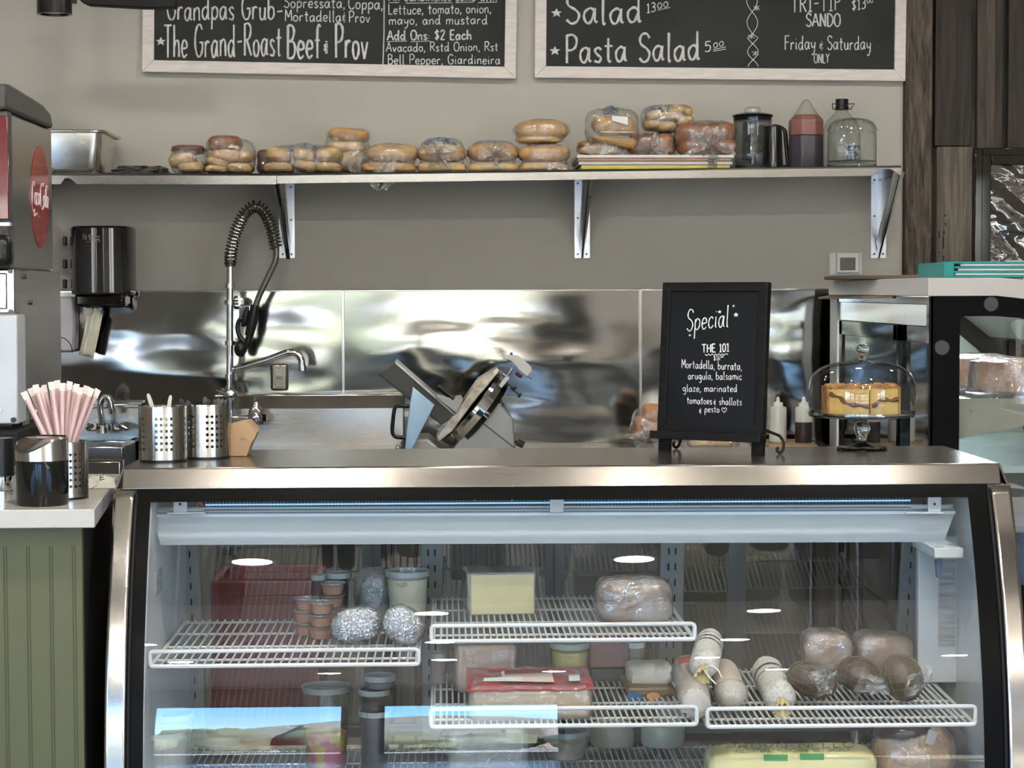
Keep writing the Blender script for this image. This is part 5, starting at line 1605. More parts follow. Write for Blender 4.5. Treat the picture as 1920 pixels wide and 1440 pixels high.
# legs of the sinks
for o_, x0, x1 in ((bpy.data.objects['prep_sink'], at(405, 800, 7.3).x, at(757, 800, 7.3).x), (bpy.data.objects['hand_sink'], at(96, 800, 7.34).x, at(264, 800, 7.34).x)):
    for x in (x0 + .05, x1 - .05):
        for y in (6.95, 7.25):
            MB().cyl((x, y, 0), (x, y, ZK - .29 if 'prep' in o_.name else zf - .16), .02).ob('leg', M_steelv, o_)

a = at(1430, 833, 7.15)
tag(MB().box((a.x, 7.0, ZK), (a.x + .17, 7.3, ZK + .015)).ob('cutting_board', mat('pale_wood', (.42, .27, .14), .6, c2=(.3, .18, .09), nscale=5, stretch=(1, 6, 6)), bevel=.004),
    'small wooden board under the two squeeze bottles on the prep table', 'cutting board')

# squeeze bottles
M_ldpe = mat('cloudy_plastic', (.62, .62, .54), .35, var=.06, sss=.2, alpha=1)
bz = ZK + .015


def squeeze(px, label, mlow, ylow):
    c = at(px, 833, 7.12)
    zt = at(px, 763, 7.12).z
    r = 16.5 * 7.12 / F
    t = thing('squeeze_bottle', label, 'squeeze bottle', (c.x, 7.12, bz), 'squeeze bottles by the easel')
    zl_ = at(px, ylow, 7.12).z
    MB().lathe([(0, 0), (r * .97, 0), (r, .006), (r, zl_ - bz), (0, zl_ - bz)], (c.x, 7.12, bz), 28).ob('filled_part', mlow, t)
    MB().lathe([(r, zl_ - bz), (r, zt - bz - .006), (r * .93, zt - bz), (r * .55, zt - bz + .002), (0, zt - bz + .002)], (c.x, 7.12, bz), 28).ob('bottle', M_ldpe, t)
    z2 = zt - bz
    MB().lathe([(0, z2), (r * .58, z2), (r * .58, z2 + .015), (r * .25, z2 + .018), (r * .18, z2 + .032), (r * .1, z2 + .036), (0, z2 + .036)], (c.x, 7.12, bz), 20).ob('nozzle', M_white, t)


squeeze(1458.5, 'cloudy empty squeeze bottle, nearest the easel of the two', mat('amber_residue', (.4, .29, .12), .4), 829)
squeeze(1506.5, 'squeeze bottle holding dark brown sauce, beside the cake dome', mat('dark_sauce', (.035, .022, .018), .25), 791)

# ================================================================== meat slicer
YS = 6.78
P = lambda x, y, d=0: at(680 + x / 5.333, 640 + y / 5.333, YS + d)
t = thing('meat_slicer', 'grey meat slicer with a slanted steel blade and black carriage on the prep table', 'slicer', (at(850, 850, YS).x, YS, ZK))
M_alu = mat('cast_aluminium', (.29, .29, .285), .45, .55, var=.08)
M_dark = mat('dark_grey_plate', (.045, .045, .042), .4, .3, var=.2)
low = lambda x: (P(x, 1110).x, YS, ZK)
# housing behind the blade
body = [P(870, 1110), P(1270, 590), P(1380, 640), P(1500, 770), P(1532, 1110)]
for q in (0, 4):
    body[q] = V((body[q].x, body[q].y, ZK + .012))
m = MB().prism(body, (0, .26, 0))
m.ob('motor_housing', M_alu, t, bevel=.004)
MB().tube([P(1150, 775, -.002), P(1520, 1065, -.002)], .0018, 5).ob('seam', M_dark, t)
base = [P(430, 1110), P(520, 985), P(650, 972), P(760, 1065), P(880, 1110)]
for q in (0, 4):
    base[q] = V((base[q].x, base[q].y, ZK + .012))
MB().prism(base, (0, .3, 0)).ob('base_tray', M_alu, t, bevel=.008)
for x in (470, 1480):
    for d in (.03, .24):
        p = P(x, 1110, d)
        MB().cyl((p.x, p.y, ZK), (p.x, p.y, ZK + .014), .014).ob('foot', M_black, t)
# blade assembly: disc leaning to the right, seen nearly edge on
A_, B_ = P(1372, 300), P(795, 1010)
ctr = (A_ + B_) / 2 + V((0, .1, 0))
ax_l = (A_ - B_).normalized()
nrm_ = V((ax_l.z, 0, -ax_l.x))
if nrm_.x > 0:
    nrm_ = -nrm_
nrm_ = (nrm_ + V((0, -.11, 0))).normalized()
Mz = nrm_.to_track_quat('Z', 'Y').to_matrix()
R_ = (A_ - B_).length / 2
MB().lathe([(0, .006), (R_ * .9, .006), (R_ * .97, .003), (R_ * .97, -.004), (0, -.004)], ctr, 56, Mz).ob('blade', M_polish, t, ang=14)
MB().lathe([(R_ * .93, .003), (R_ * 1.0, .006), (R_ * 1.02, -.006), (R_ * 1.0, -.03), (R_ * .9, -.03), (R_ * .9, -.004), (R_ * .93, .003)], ctr, 72, Mz).ob('ring_guard', M_polish, t, ang=14)
MB().lathe([(0, -.006), (R_ * .88, -.006), (R_ * .92, -.05), (0, -.06)], ctr, 40, Mz).ob('blade_hub', M_gloss, t, ang=14)
# slice thickness plate on the near side, patched with smears
gp = [P(735, 960), P(800, 860), P(1010, 590), P(1160, 380), P(1350, 265), P(1372, 300), P(1120, 600), P(900, 900), P(760, 1010)]
MB().prism(gp, (0, .16, 0)).ob('gauge_plate', mat('smeared_steel', (.5, .45, .38), .3, .85, c2=(.3, .24, .18), nscale=30, bump=.2), t, bevel=.003)
# product carriage
MB().prism([P(160, 335), P(340, 212), P(930, 735), P(790, 838)], (0, .012, 0)).ob('carriage_plate', M_dark, t, bevel=.003)
MB().prism([P(325, 190, -.004), P(350, 212, -.004), P(930, 722, -.004), P(912, 742, -.004), P(318, 222, -.004)], (0, .2, 0)).ob('carriage_tray', mat('satin_alu', (.42, .41, .38), .35, .8), t, bevel=.002)
MB().prism([P(502, 455, -.08), P(720, 635, -.08), P(495, 1080, -.08), P(418, 1100, -.08), P(445, 830, -.08), P(478, 580, -.08)], (0, .006, 0)).ob('end_guard', mat('blue_film_steel', (.3, .42, .52), .3, .75, c2=(.42, .52, .6), nscale=6), t, bevel=.002)
MB().tube(spline([P(475, 650, -.06), P(400, 645, -.06), P(345, 645, -.06), P(318, 680, -.06), P(302, 800, -.06), P(298, 905, -.06), P(330, 955, -.06), P(432, 962, -.06)], 4), .0068, 10).ob('handle', M_black, t)
MB().cyl(P(752, 445, -.02), P(915, 575, -.02), .0105, .012).ob('pusher_grip', M_black, t)
MB().prism([P(725, 560, -.03), P(745, 530, -.03), P(850, 560, -.03), P(985, 540, -.03), P(1010, 585, -.03), P(940, 725, -.03), P(895, 690, -.03)], (0, .05, 0)).ob('meat_pusher', M_alu, t, bevel=.003)
m = MB().prism([P(1440, 335), P(1475, 365), P(1310, 565), P(1390, 625), P(1375, 645), P(1265, 565)], (0, .012, 0))
m.tube([P(1500, 262), P(1440, 350)], .0035, 8).tube([P(1400, 320), P(1440, 350)], .003, 8)
m.ob('sharpener_bracket', mat('satin_alu2', (.45, .45, .43), .35, .8), t, bevel=.0015)
MB().prism([P(1400, 175, -.01), P(1440, 140, -.01), P(1555, 140, -.01), P(1692, 258, -.01), P(1690, 300, -.01), P(1645, 356, -.01), P(1555, 285, -.01), P(1545, 262, -.01), P(1478, 195, -.01)], (0, .05, 0)).ob('sharpener_cover', mat('pale_grey_cast', (.55, .54, .51), .4, var=.05), t, bevel=.003)
m = MB().cyl(P(1530, 315, .01), P(1590, 360, .01), .006)
m.ob('sharpening_stone', mat('dark_red_stone', (.12, .02, .025), .6), t)
m = MB().tube([P(1640, 350), P(1690, 375)], .003, 8).tube([P(1485, 110), P(1490, 150)], .005, 8)
m.ob('sharpener_pin', M_chrome, t)
for (x, y), (x2, y2) in (((1440, 420), (1520, 470)), ((1480, 465), (1570, 540)), ((1340, 580), (1375, 600))):
    m = MB().cyl(P(x, y), P(x2, y2), .003)
    m.cyl(P(x2 - 12, y2 - 10), P(x2 + 10, y2 + 8), .0085)
    m.ob('adjusting_knob', M_black, t)
m = MB().cyl(P(1520, 1000), P(1560, 1020), .005).cyl(P(1545, 1005), P(1610, 1040), .012)
m.ob('thickness_dial', M_black, t)

# ================================================================== bread in clear bags
M_film = glass('bread_bag_film', (.98, .98, .98), (.8, .8, .8), f0=.13, rough=.05, bump=1., bscale=30, haze=.075, hazec=(.85, .85, .83), hnoise=42)  # whitish noise also paints crinkle highlights into the film
M_tail = glass('bread_bag_tail', (.95, .95, .95), (.6, .6, .6), f0=.09, rough=.12, bump=.8, bscale=40, haze=.22, hazec=(.8, .8, .78), hnoise=40)
M_bun = mat('golden_crust', (.5, .285, .105), .45, c2=(.57, .36, .15), nscale=5, bump=.05)
M_bun2 = mat('pale_crust', (.57, .37, .16), .5, c2=(.63, .45, .22), nscale=5, bump=.05)
M_brown = mat('brown_crust', (.25, .095, .04), .45, c2=(.33, .15, .07), nscale=8, bump=.06)
M_dkbr = mat('dark_rye_crust', (.13, .06, .045), .5, c2=(.2, .1, .07), nscale=8, bump=.06)
M_ink = mat('blue_print', (.05, .09, .16), .5, c2=(.3, .33, .36), nscale=55, lo=.45, hi=.55)
seed_ = [0]


def bread_bag(label, cat, box, rolls, y, knot=None, tail=None, ink=None, zb=None, group=None, amp=.07, sq=3.2, pad=0, name='bread_bag', dep=.2):
    """box: bag outline in pixels (x0, x1, top, bottom); rolls: (x, y, w, h, tilt, material)."""
    x0, x1, yt, yb = box
    k = y / F
    base = at((x0 + x1) / 2, yb, y)
    if zb is None:
        zb = zsh(base.x)
    t = thing(name, label, cat, (base.x, y, zb), group)
    seed_[0] += 1
    for (rx, ry, w, h, rot, mt) in rolls:
        seed_[0] += 1
        c = at(rx, ry, y)
        c.z = max(c.z, zb + h * k * .5)
        MB().blob(c, (w * k, dep * .8, h * k), RY(rot), amp=.06, freq=1.3, seed=seed_[0], sq=3.3, n=24).ob('bread_roll', mt, t)
    w, h = (x1 - x0 + pad) * k, (yb - yt) * k
    if rolls:
        # film drawn tight over the rolls: outermost reach of any roll in each direction, creased
        cc = V((base.x, y, zb + h * .5))
        els = [(V((at(q[0], q[1], y).x, y, max(at(q[0], q[1], y).z, zb + q[3] * k * .5))), V((q[2] * k * .55, dep * .45, q[3] * k * .58))) for q in rolls]
        sd_ = seed_[0]

        def hull(u, v):
            th, ph = math.pi * v, 2 * math.pi * u
            d = V((math.sin(th) * math.cos(ph), math.sin(th) * math.sin(ph), math.cos(th)))
            best = 0
            for c_, r_ in els:
                o_ = V(((cc.x - c_.x) / r_.x, (cc.y - c_.y) / r_.y, (cc.z - c_.z) / r_.z))
                e_ = V((d.x / r_.x, d.y / r_.y, d.z / r_.z))
                A_, B_, C_ = e_.dot(e_), o_.dot(e_), o_.dot(o_) - 1
                D_ = B_ * B_ - A_ * C_
                if D_ > 0:
                    best = max(best, (-B_ + math.sqrt(D_)) / A_)
            sq_ = (abs(d.x / (w * .5)) ** 3.4 + abs(d.y / (dep * .5)) ** 3.4 + abs(d.z / (h * .5)) ** 3.4) ** (-1 / 3.4)
            r0 = max(best * 1.03 + .002, sq_ * .92)
            r0 = min(r0, sq_ * 1.06)
            q_ = cc + d * r0
            r0 *= 1 + -.02 + .05 * noise.noise(q_ * 24 + V((sd_, 0, 0))) - .08 * abs(noise.noise(q_ * 55 + V((0, sd_, 0))))
            q_ = cc + d * r0
            q_.z = max(q_.z, zb + .0006)
            return q_
        MB().grid(hull, 56, 30).ob('plastic_bag', M_film, t, ang=50)
    else:
        MB().blob((base.x, y, zb + h / 2 + .001), (w, dep, h), amp=amp, freq=2.6, seed=seed_[0], sq=sq, n=34, ridge=.05).ob('plastic_bag', M_film, t)
    if knot:
        kx, ky, kr = knot
        c = at(kx, ky, y - dep / 2 - .004)
        m = MB()
        def star(u, v):
            an = 2 * math.pi * u
            r = kr * k * v * (1 + .35 * math.sin(an * 5 + seed_[0]) + .2 * math.sin(an * 11))
            return (c.x + r * math.cos(an), c.y + .02 * v - .02 * (1 - v) ** 2 + .004 * math.sin(an * 13), c.z + r * .8 * math.sin(an))
        m.grid(star, 60, 6).ob('gathered_end', M_tail, t)
    if tail:
        pts = [at(a, b, y - dep / 2 - .012) for a, b, _ in tail]
        ws = [q[2] * k for q in tail]
        def fl(u, v):
            i = min(int(v * (len(pts) - 1)), len(pts) - 2); f = v * (len(pts) - 1) - i
            p = pts[i].lerp(pts[i + 1], f); w_ = ws[i] * (1 - f) + ws[i + 1] * f
            return (p.x + (u - .5) * w_ + .004 * math.sin(v * 14 + u * 5), p.y + .008 * math.sin(u * 11 + v * 5), p.z + .004 * math.sin(u * 17))
        MB().grid(fl, 16, 14).ob('bag_tail', M_tail, t)
        if len(tail) > 3:
            p = pts[-2]
            MB().tube([(p.x + .004, p.y - .012, p.z + .012), (p.x - .008, p.y - .012, p.z - .016)], .0024, 6).ob('tie', M_black, t)
    if ink:
        ix0, ix1, iy0, iy1 = ink
        a, b = at(ix0, iy1, y - .03), at(ix1, iy0, y - .03)
        MB().grid(lambda u, v: (a.x + (b.x - a.x) * u, y - .05 + .05 * v + .006 * math.sin(u * 8), a.z + (b.z - a.z) * v * (.55 + .45 * math.sin(math.pi * u))), 14, 6).ob('printed_patch', M_ink, t)
    return t


GB = 'bread bags on the wall shelf'
B, B2, BR, DK = M_bun, M_bun2, M_brown, M_dkbr
bread_bag('bag of pale rolls under a dark loaf, first bread bag right of the metal pan', 'bread', (318, 394, 272, 327), [(343, 301, 48, 24, -14, B2), (361, 315, 52, 22, 0, B2), (354, 281, 62, 16, 0, DK)], 7.16, group=GB)
bread_bag('bag of pale rolls topped by a rounded brown loaf', 'bread', (384, 484, 253, 327), [(409, 318, 44, 17, 0, B2), (451, 316, 46, 20, 0, B2), (411, 305, 44, 18, 15, B2), (427, 293, 64, 24, 8, B), (422, 271, 62, 32, 0, BR), (461, 295, 30, 22, -20, B2)], 7.14, group=GB)
bread_bag('small dark rye bag squeezed between two bags of pale rolls', 'bread', (482, 516, 279, 327), [(499, 294, 32, 26, 0, DK), (499, 314, 32, 24, 0, DK)], 7.24, group=GB, dep=.16)
bread_bag('blue printed bag holding six pale rolls in two rows', 'bread', (494, 646, 266, 327), [(523, 291, 46, 26, 8, B2), (571, 292, 43, 25, 10, B2), (616, 291, 48, 26, -5, B2), (524, 315, 54, 20, 0, B2), (575, 313, 44, 23, 12, B2), (616, 315, 46, 20, 0, B2)], 7.13, ink=(540, 596, 266, 286), group=GB)
bread_bag('bag with a golden loaf lying on top of the blue printed bag', 'bread', (604, 698, 238, 327), [(654, 254, 76, 26, 4, B), (648, 276, 72, 20, 0, B2), (660, 303, 56, 40, 0, B2)], 7.27, ink=(655, 692, 240, 256), group=GB, dep=.16, tail=((675, 285, 30), (668, 308, 34), (672, 325, 26)))
bread_bag('bag of two stacked golden rolls with its clear tail hanging over the shelf', 'bread', (679, 783, 268, 327), [(735, 288, 96, 32, 0, B), (730, 315, 100, 21, 0, B)], 7.13, tail=((735, 297, 14), (722, 315, 34), (716, 335, 46), (716, 345, 40), (712, 356, 24)), group=GB, dep=.17)
bread_bag('bag of two stacked rolls under a peak of dark printed film', 'bread', (783, 875, 256, 327), [(829, 288, 88, 32, 0, B), (828, 315, 92, 21, 0, B2)], 7.13, knot=(823, 290, 26), ink=(796, 856, 256, 276), group=GB, dep=.17)
bread_bag('bag of two stacked rolls gathered into a knot, left of the tallest pair', 'bread', (876, 972, 262, 327), [(924, 286, 92, 34, 0, B), (924, 315, 95, 21, 0, B2)], 7.13, knot=(930, 288, 24), ink=(890, 948, 262, 272), group=GB, dep=.17)
t1 = bread_bag('lower bag of two rolls, under the tallest golden roll beside the chopping boards', 'bread', (973, 1068, 270, 327), [(1019, 289, 94, 30, 0, B), (1018, 315, 90, 20, 0, B2)], 7.13, tail=((1035, 308, 20), (1048, 316, 46), (1052, 330, 56)), group=GB, dep=.17)
bread_bag('upper bag holding the tallest golden roll, stacked on another bag', 'bread', (962, 1066, 224, 271), [(1015, 244, 96, 36, 0, B), (1010, 263, 80, 14, 0, B2)], 7.15, zb=at(1015, 270.5, 7.13).z, group=GB, dep=.17)

# chopping boards
cols = (('yellow', (.55, .47, .09), 314.5, 322.5, 1090, 1369), ('grey', (.5, .54, .52), 306.8, 313.6, 1085, 1374), ('terracotta', (.4, .2, .15), 300, 306, 1083, 1371), ('white', (.72, .68, .66), 292.7, 299.2, 1082, 1376))
zc_ = None
for nm, col, y0, y1, x0, x1 in cols:
    yb_ = 7.06
    a, b = at(x0, y1, yb_), at(x1, y0, yb_)
    if zc_ is None:
        zc_ = zsh((a.x + b.x) / 2) + .004
    h = (y1 - y0 + 1) * yb_ / F
    n0, n1 = at(1328, 300, yb_).x, at(1344, 300, yb_).x
    pts = [(a.x, yb_, zc_), (n0, yb_, zc_), (n0 + .004, yb_ + .03, zc_), (n1 - .004, yb_ + .03, zc_), (n1, yb_, zc_), (b.x, yb_, zc_), (b.x, YW - .03, zc_), (a.x, YW - .03, zc_)]
    if nm == 'white':
        pts = [pts[0], pts[5], pts[6], pts[7]]
    tag(MB().prism(pts, (0, 0, h - .0025)).ob('chopping_board', mat(nm + '_board', col, .5, var=.08), bevel=.003),
        {'yellow': 'yellow plastic chopping board at the bottom of the stack', 'grey': 'pale grey plastic chopping board, second from the bottom', 'terracotta': 'terracotta plastic chopping board just under the white one', 'white': 'white plastic chopping board on top of the stack'}[nm], 'chopping board', 'chopping boards on the shelf')
    zc_ += h - .0018
ZBD = zc_
bread_bag('pale crumpled bread bag flattened at the left end of the chopping boards', 'bread', (1082, 1172, 264, 293), [(1122, 281, 74, 20, 0, B2), (1098, 272, 30, 14, 0, BR)], 7.16, zb=ZBD, group=GB, dep=.15, tail=((1120, 270, 50), (1130, 282, 70), (1140, 291, 66)))
bread_bag('bag of brown buns with a white gathered end, in the middle of the chopping boards', 'bread', (1172, 1266, 248, 293), [(1204, 272, 58, 38, 0, BR), (1243, 271, 44, 40, 0, BR)], 7.19, zb=ZBD, knot=(1219, 281, 30), group=GB, dep=.15)
t = bread_bag('pack of hot dog buns with a white price sticker on its crust', 'bread', (1097, 1198, 206, 279), [], 7.14, zb=at(1150, 277, 7.14).z, group=GB, dep=.18, ink=(1130, 1160, 196, 216))
for (q, z) in (([(1114, 217), (1184, 216), (1192, 232), (1189, 250), (1126, 248), (1113, 235)], 0), ([(1112, 252), (1190, 258), (1196, 268), (1186, 277), (1120, 266)], .01)):
    MB().prism(px_poly(q, 7.075 + z), (0, .14, 0)).ob('hot_dog_bun', mat('bun_brown', (.47, .25, .07), .45, c2=(.55, .34, .13), nscale=7), t, bevel=.012)
    MB().prism(px_poly([(q[-2][0], q[-2][1] - 2), (q[3][0], q[3][1] - 4), (q[3][0], q[3][1]), (q[-2][0], q[-2][1] + 1)], 7.073 + z), (0, .12, 0)).ob('cut_edge', mat('crumb', (.68, .5, .27), .8, var=.1), t, bevel=.002)
MB().prism(px_poly([(1148, 217), (1177, 219), (1177, 234), (1148, 226)], 7.045), (0, .002, 0)).ob('price_sticker', M_white, t)
bread_bag('bag of pale finger rolls heaped on top of the brown buns', 'bread', (1196, 1300, 195, 253), [(1274, 208, 46, 20, 8, B2), (1224, 217, 30, 16, -20, B2), (1256, 219, 36, 15, 8, B2), (1221, 235, 32, 18, 0, B2), (1248, 239, 40, 20, 0, B2), (1282, 228, 32, 20, 0, B2)], 7.2, zb=at(1245, 252, 7.2).z, ink=(1208, 1252, 198, 218), group=GB, dep=.17)
bread_bag('big bag of brown buns with a white knot, beside the blender jug', 'bread', (1266, 1381, 224, 293), [(1300, 251, 66, 40, 0, BR), (1348, 250, 58, 40, 0, BR), (1306, 277, 70, 30, 0, BR), (1352, 277, 56, 30, 0, BR)], 7.15, zb=ZBD, knot=(1333, 274, 38), group=GB, dep=.2)

# loaf bag and loaves on the prep table, behind the easel
bread_bag('knotted bag of orange crusted bread standing left of the easel', 'bread', (1180, 1262, 752, 839), [(1212, 805, 56, 50, 10, mat('orange_crust', (.45, .2, .08), .5, c2=(.56, .32, .14), nscale=8)), (1222, 775, 36, 36, 0, MATS['orange_crust'])], 6.95, zb=ZK, knot=(1215, 822, 30), dep=.2, amp=.16)
bread_bag('low bag of loaves on the prep table, seen under the easel board', 'bread', (1268, 1392, 812, 841), [(1315, 828, 50, 26, 0, M_bun), (1352, 829, 40, 22, 0, MATS['orange_crust'])], 6.95, zb=ZK, dep=.2)

# ================================================================== other things on the shelf
# deep steel pan
yf0, yb0 = 7.0, 7.36
zf0 = zsh(-1.2)
a, b = at(60, 326, yf0), at(194, 244, yf0)
t = thing('steel_pan', 'deep stainless food pan at the left end of the wall shelf', 'pan', (b.x - .2, 7.18, zf0))
m = MB()
x0, x1 = b.x - .33, b.x - .008
rings = []
for z, ins in ((0, .022), (.006, .016), (.02, .012), (b.z - zf0 - .02, 0), (b.z - zf0 - .004, 0), (b.z - zf0 - .002, -.012), (b.z - zf0, -.012), (b.z - zf0, -.002)):
    pts = rrect(x1 - x0 - 2 * ins, yb0 - yf0 - .02 - 2 * ins, .04, 6)
    rings.append([m.bm.verts.new(((x0 + x1) / 2 + p[0], (yf0 + yb0) / 2 + p[1], zf0 + z + .001)) for p in pts])
m.bm.faces.new(rings[0][::-1])
for r0, r1 in zip(rings, rings[1:]):
    n = len(r0)
    for i in range(n):
        m.bm.faces.new((r0[i], r0[(i + 1) % n], r1[(i + 1) % n], r1[i]))
m.ob('pan_body', steel('pan_steel', (.72, .7, .66), .25, (2, 2, 2)), t, solid=.0015)
m = MB()
pts = rrect(x1 - x0 + .026, yb0 - yf0 + .006, .05, 6)
m.tube([((x0 + x1) / 2 + p[0], (yf0 + yb0) / 2 + p[1], b.z - .003) for p in pts], .005, 8, closed=True)
m.ob('rolled_rim', MATS['pan_steel'], t)
# flat stack of bags
a, b = at(205, 326, 7.16), at(318, 308, 7.16)
t = thing('bag_stack', 'flat stack of dark clear bags lying between the pan and the bread', 'plastic bags', ((a.x + b.x) / 2, 7.16, zf0))
for i in range(3):
    h = (b.z - a.z) / 3.2
    MB().blob(((a.x + b.x) / 2 + .006 * i, 7.16, zf0 + h * (i + .55)), (b.x - a.x - .02 * i, .26, h * 1.5), amp=.12, freq=4, seed=40 + i, sq=4, n=44, ridge=.16).ob('folded_bag', mat('crumpled_grey_film', (.2, .185, .165), .12, c2=(.3, .28, .25), nscale=12, bump=.5, coat=.6), t)

# blender jug
yj = 7.14
c = at(1411, 318, yj)
zj = zsh(c.x)
k = yj / F
t = thing('blender_jug', 'clear blender jug with a black lid, right of the bread bags', 'jug', (c.x, yj, zj))
M_jar = glass('smoky_clear_plastic', (.62, .64, .66), (.3, .32, .33), f0=.07, rough=.03)
H = (318 - 219) * k
MB().lathe([(0, .004), (30 * k, .004), (32 * k, .01), (34 * k, H * .25), (35 * k, H * .32), (33 * k, H * .4), (36 * k, H * .96), (37 * k, H)], (c.x, yj, zj), 40).ob('jug', M_jar, t)
MB().lathe([(0, 0), (31 * k, 0), (32 * k, .016), (28 * k, .02), (0, .022)], (c.x, yj, zj), 32).ob('base_ring', mat('smoke_base', (.1, .1, .1), .2), t)
MB().lathe([(0, H - .012), (35 * k, H - .012), (36 * k, H), (39 * k, H + .004), (38 * k, H + .008), (22 * k, H + .017), (0, H + .019)], (c.x, yj, zj), 40).ob('lid', M_gloss, t)
MB().lathe([(0, H + .018), (15 * k, H + .018), (15 * k, H + .03), (11 * k, H + .036), (0, H + .036)], (c.x, yj, zj), 24).ob('filler_cap', glass('clear_cap', (.9, .9, .88), (.5, .5, .5), f0=.12, haze=.35, rough=.1), t)
m = MB().boxc((c.x - .022, yj, zj + H * .55), (.022, .05, H * .7)).boxc((c.x + .03, yj + .01, zj + H * .6), (.012, .06, H * .5))
m.ob('inner_rib', mat('dark_clear_rib', (.05, .05, .05), .15), t)
MB().lathe([(0, .02), (6 * k, .02), (6 * k, .05), (0, .055)], (c.x, yj, zj), 14).ob('blade_unit', M_polish, t)
# black carafe behind
yj = 7.22
c = at(1452, 316, yj); zj = zsh(c.x)
t = thing('black_carafe', 'black handled carafe half hidden behind the clear blender jug', 'carafe', (c.x, yj, zj))
q = lambda *z: [at(x, y, yj) for x, y in z]
m = MB().lathe([(0, 0), (.036, 0), (.04, .01), (.036, .04), (.032, .15), (.034, .16), (0, .162)], (c.x - .006, yj, zj), 28)
m.ob('body', mat('dark_steel_can', (.1, .1, .1), .2, .8), t)
m = MB().tube(spline(q((1448, 236), (1460, 237), (1471, 245), (1474, 270), (1478, 312)), 5), [.006] * 10 + [.008] * 11, 10)
m.boxc((at(1470, 306, yj).x, yj, zj + .012), (.035, .05, .022))
m.ob('handle', M_black, t)

# plastic syrup jug
yj = 7.13
c = at(1511, 315, yj); zj = zsh(c.x); k = yj / F
t = thing('syrup_jug', 'translucent plastic jug half full of dark purple syrup', 'jug', (c.x, yj, zj))
HH = lambda y: (315 - y) * k
M_syr = mat('dark_purple_syrup', (.05, .043, .055), .3, var=.1)
M_pink = mat('stained_pink_plastic', (.22, .095, .08), .35, var=.08, nscale=4)
oct_ = lambda r, z: (r * k / math.cos(math.pi / 8), z)
MB().lathe([(0, 0), oct_(29, 0), oct_(31, .006), oct_(31, HH(251)), (0, HH(251))], (c.x, yj, zj), 8, phase=math.pi / 8).ob('filled_part', M_syr, t, bevel=.006)
MB().lathe([oct_(31, HH(251)), oct_(31, HH(224)), oct_(22, HH(213)), (0, HH(213))], (c.x, yj, zj), 8, phase=math.pi / 8).ob('stained_part', M_pink, t, bevel=.004)
MB().lathe([oct_(22, HH(213)), (13 * k, HH(197)), (7 * k, HH(187)), (3 * k, HH(184)), (0, HH(184))], (c.x, yj, zj), 16).ob('spout', glass('milky_spout', (.9, .88, .86), (.6, .6, .58), f0=.05, rough=.2, haze=.3, hazec=(.6, .55, .52)), t)

# glass jug with a black cap, and the domed jar in front of it
M_gl = glass('clear_jar_glass', (.975, .985, .98), (.4, .44, .41), f0=.07)
yj = 7.27
c = at(1578, 314, yj); zj = zsh(c.x); k = yj / F
H = lambda y: (314 - y) * k
t = thing('glass_jug', 'tall clear glass jug with a black screw cap and wire loop, behind the domed jar', 'jug', (c.x, yj, zj))
MB().lathe([(0, .003), (33 * k, .003), (35 * k, .01), (35 * k, H(238)), (30 * k, H(222)), (12 * k, H(204)), (10 * k, H(198))], (c.x, yj, zj), 36).ob('bottle', M_gl, t)
MB().lathe([(0, H(199)), (13 * k, H(199)), (13 * k, H(193)), (11 * k, H(193)), (11 * k, H(190)), (12 * k, H(190)), (12 * k, H(179)), (0, H(178.5))], (c.x, yj, zj), 24).ob('cap', M_black, t)
m = MB()
for s in (-1, 1):
    m.tube([(c.x + s * 11 * k, yj, zj + H(188)), (c.x + s * (18 if s < 0 else 24) * k, yj, zj + H(187)), (c.x + s * 17 * k, yj, zj + H(197)), (c.x + s * 12 * k, yj, zj + H(198))], .0022, 6)
m.ob('carry_loop', M_black, t)
lb = [(34.6 * k * math.cos(math.radians(an)), 34.6 * k * math.sin(math.radians(an))) for an in range(-87, -10, 8)]
m = MB().grid(lambda u, v: (c.x + lb[int(u * 9)][0], yj + lb[int(u * 9)][1], zj + H(297) + (H(267) - H(297)) * v), 9, 2)
m.ob('label', mat('dark_green_label', (.06, .075, .065), .4), t)
yj = 7.1
c = at(1597, 313, yj); zj = zsh(c.x); k = yj / F
H = lambda y: (313 - y) * k
t = thing('domed_jar', 'wide clear glass jar with a ribbed domed shoulder at the right end of the shelf', 'jar', (c.x, yj, zj))
m = MB().lathe([(0, .004), (44 * k, .003), (46 * k, .01), (46 * k, H(249)), (44 * k, H(246)), (47 * k, H(243)), (45 * k, H(236)), (40 * k, H(228)), (28 * k, H(221)), (12 * k, H(219)), (0, H(219))], (c.x, yj, zj), 40)
m.ob('jar', M_gl, t)
m = MB()
for i in range(20):
    an = 2 * math.pi * i / 20
    m.tube([(c.x + r * k * math.cos(an), yj + r * k * math.sin(an), zj + H(y)) for r, y in ((47.3, 243), (45.3, 236), (40.3, 228), (30, 222))], .0017, 6)
m.ob('shoulder_rib', M_gl, t)
MB().lathe([(44 * k, .003), (46.3 * k, .003), (46.3 * k, .014), (44 * k, .014)], (c.x, yj, zj), 40).ob('foot_ring', glass('greenish_glass', (.8, .84, .82), (.3, .34, .32), f0=.1), t)
MB().lathe([(0, .024), (44.5 * k, .024), (44.5 * k, .0255), (0, .0255)], (c.x, yj, zj), 40).ob('water_line', M_jar, t)
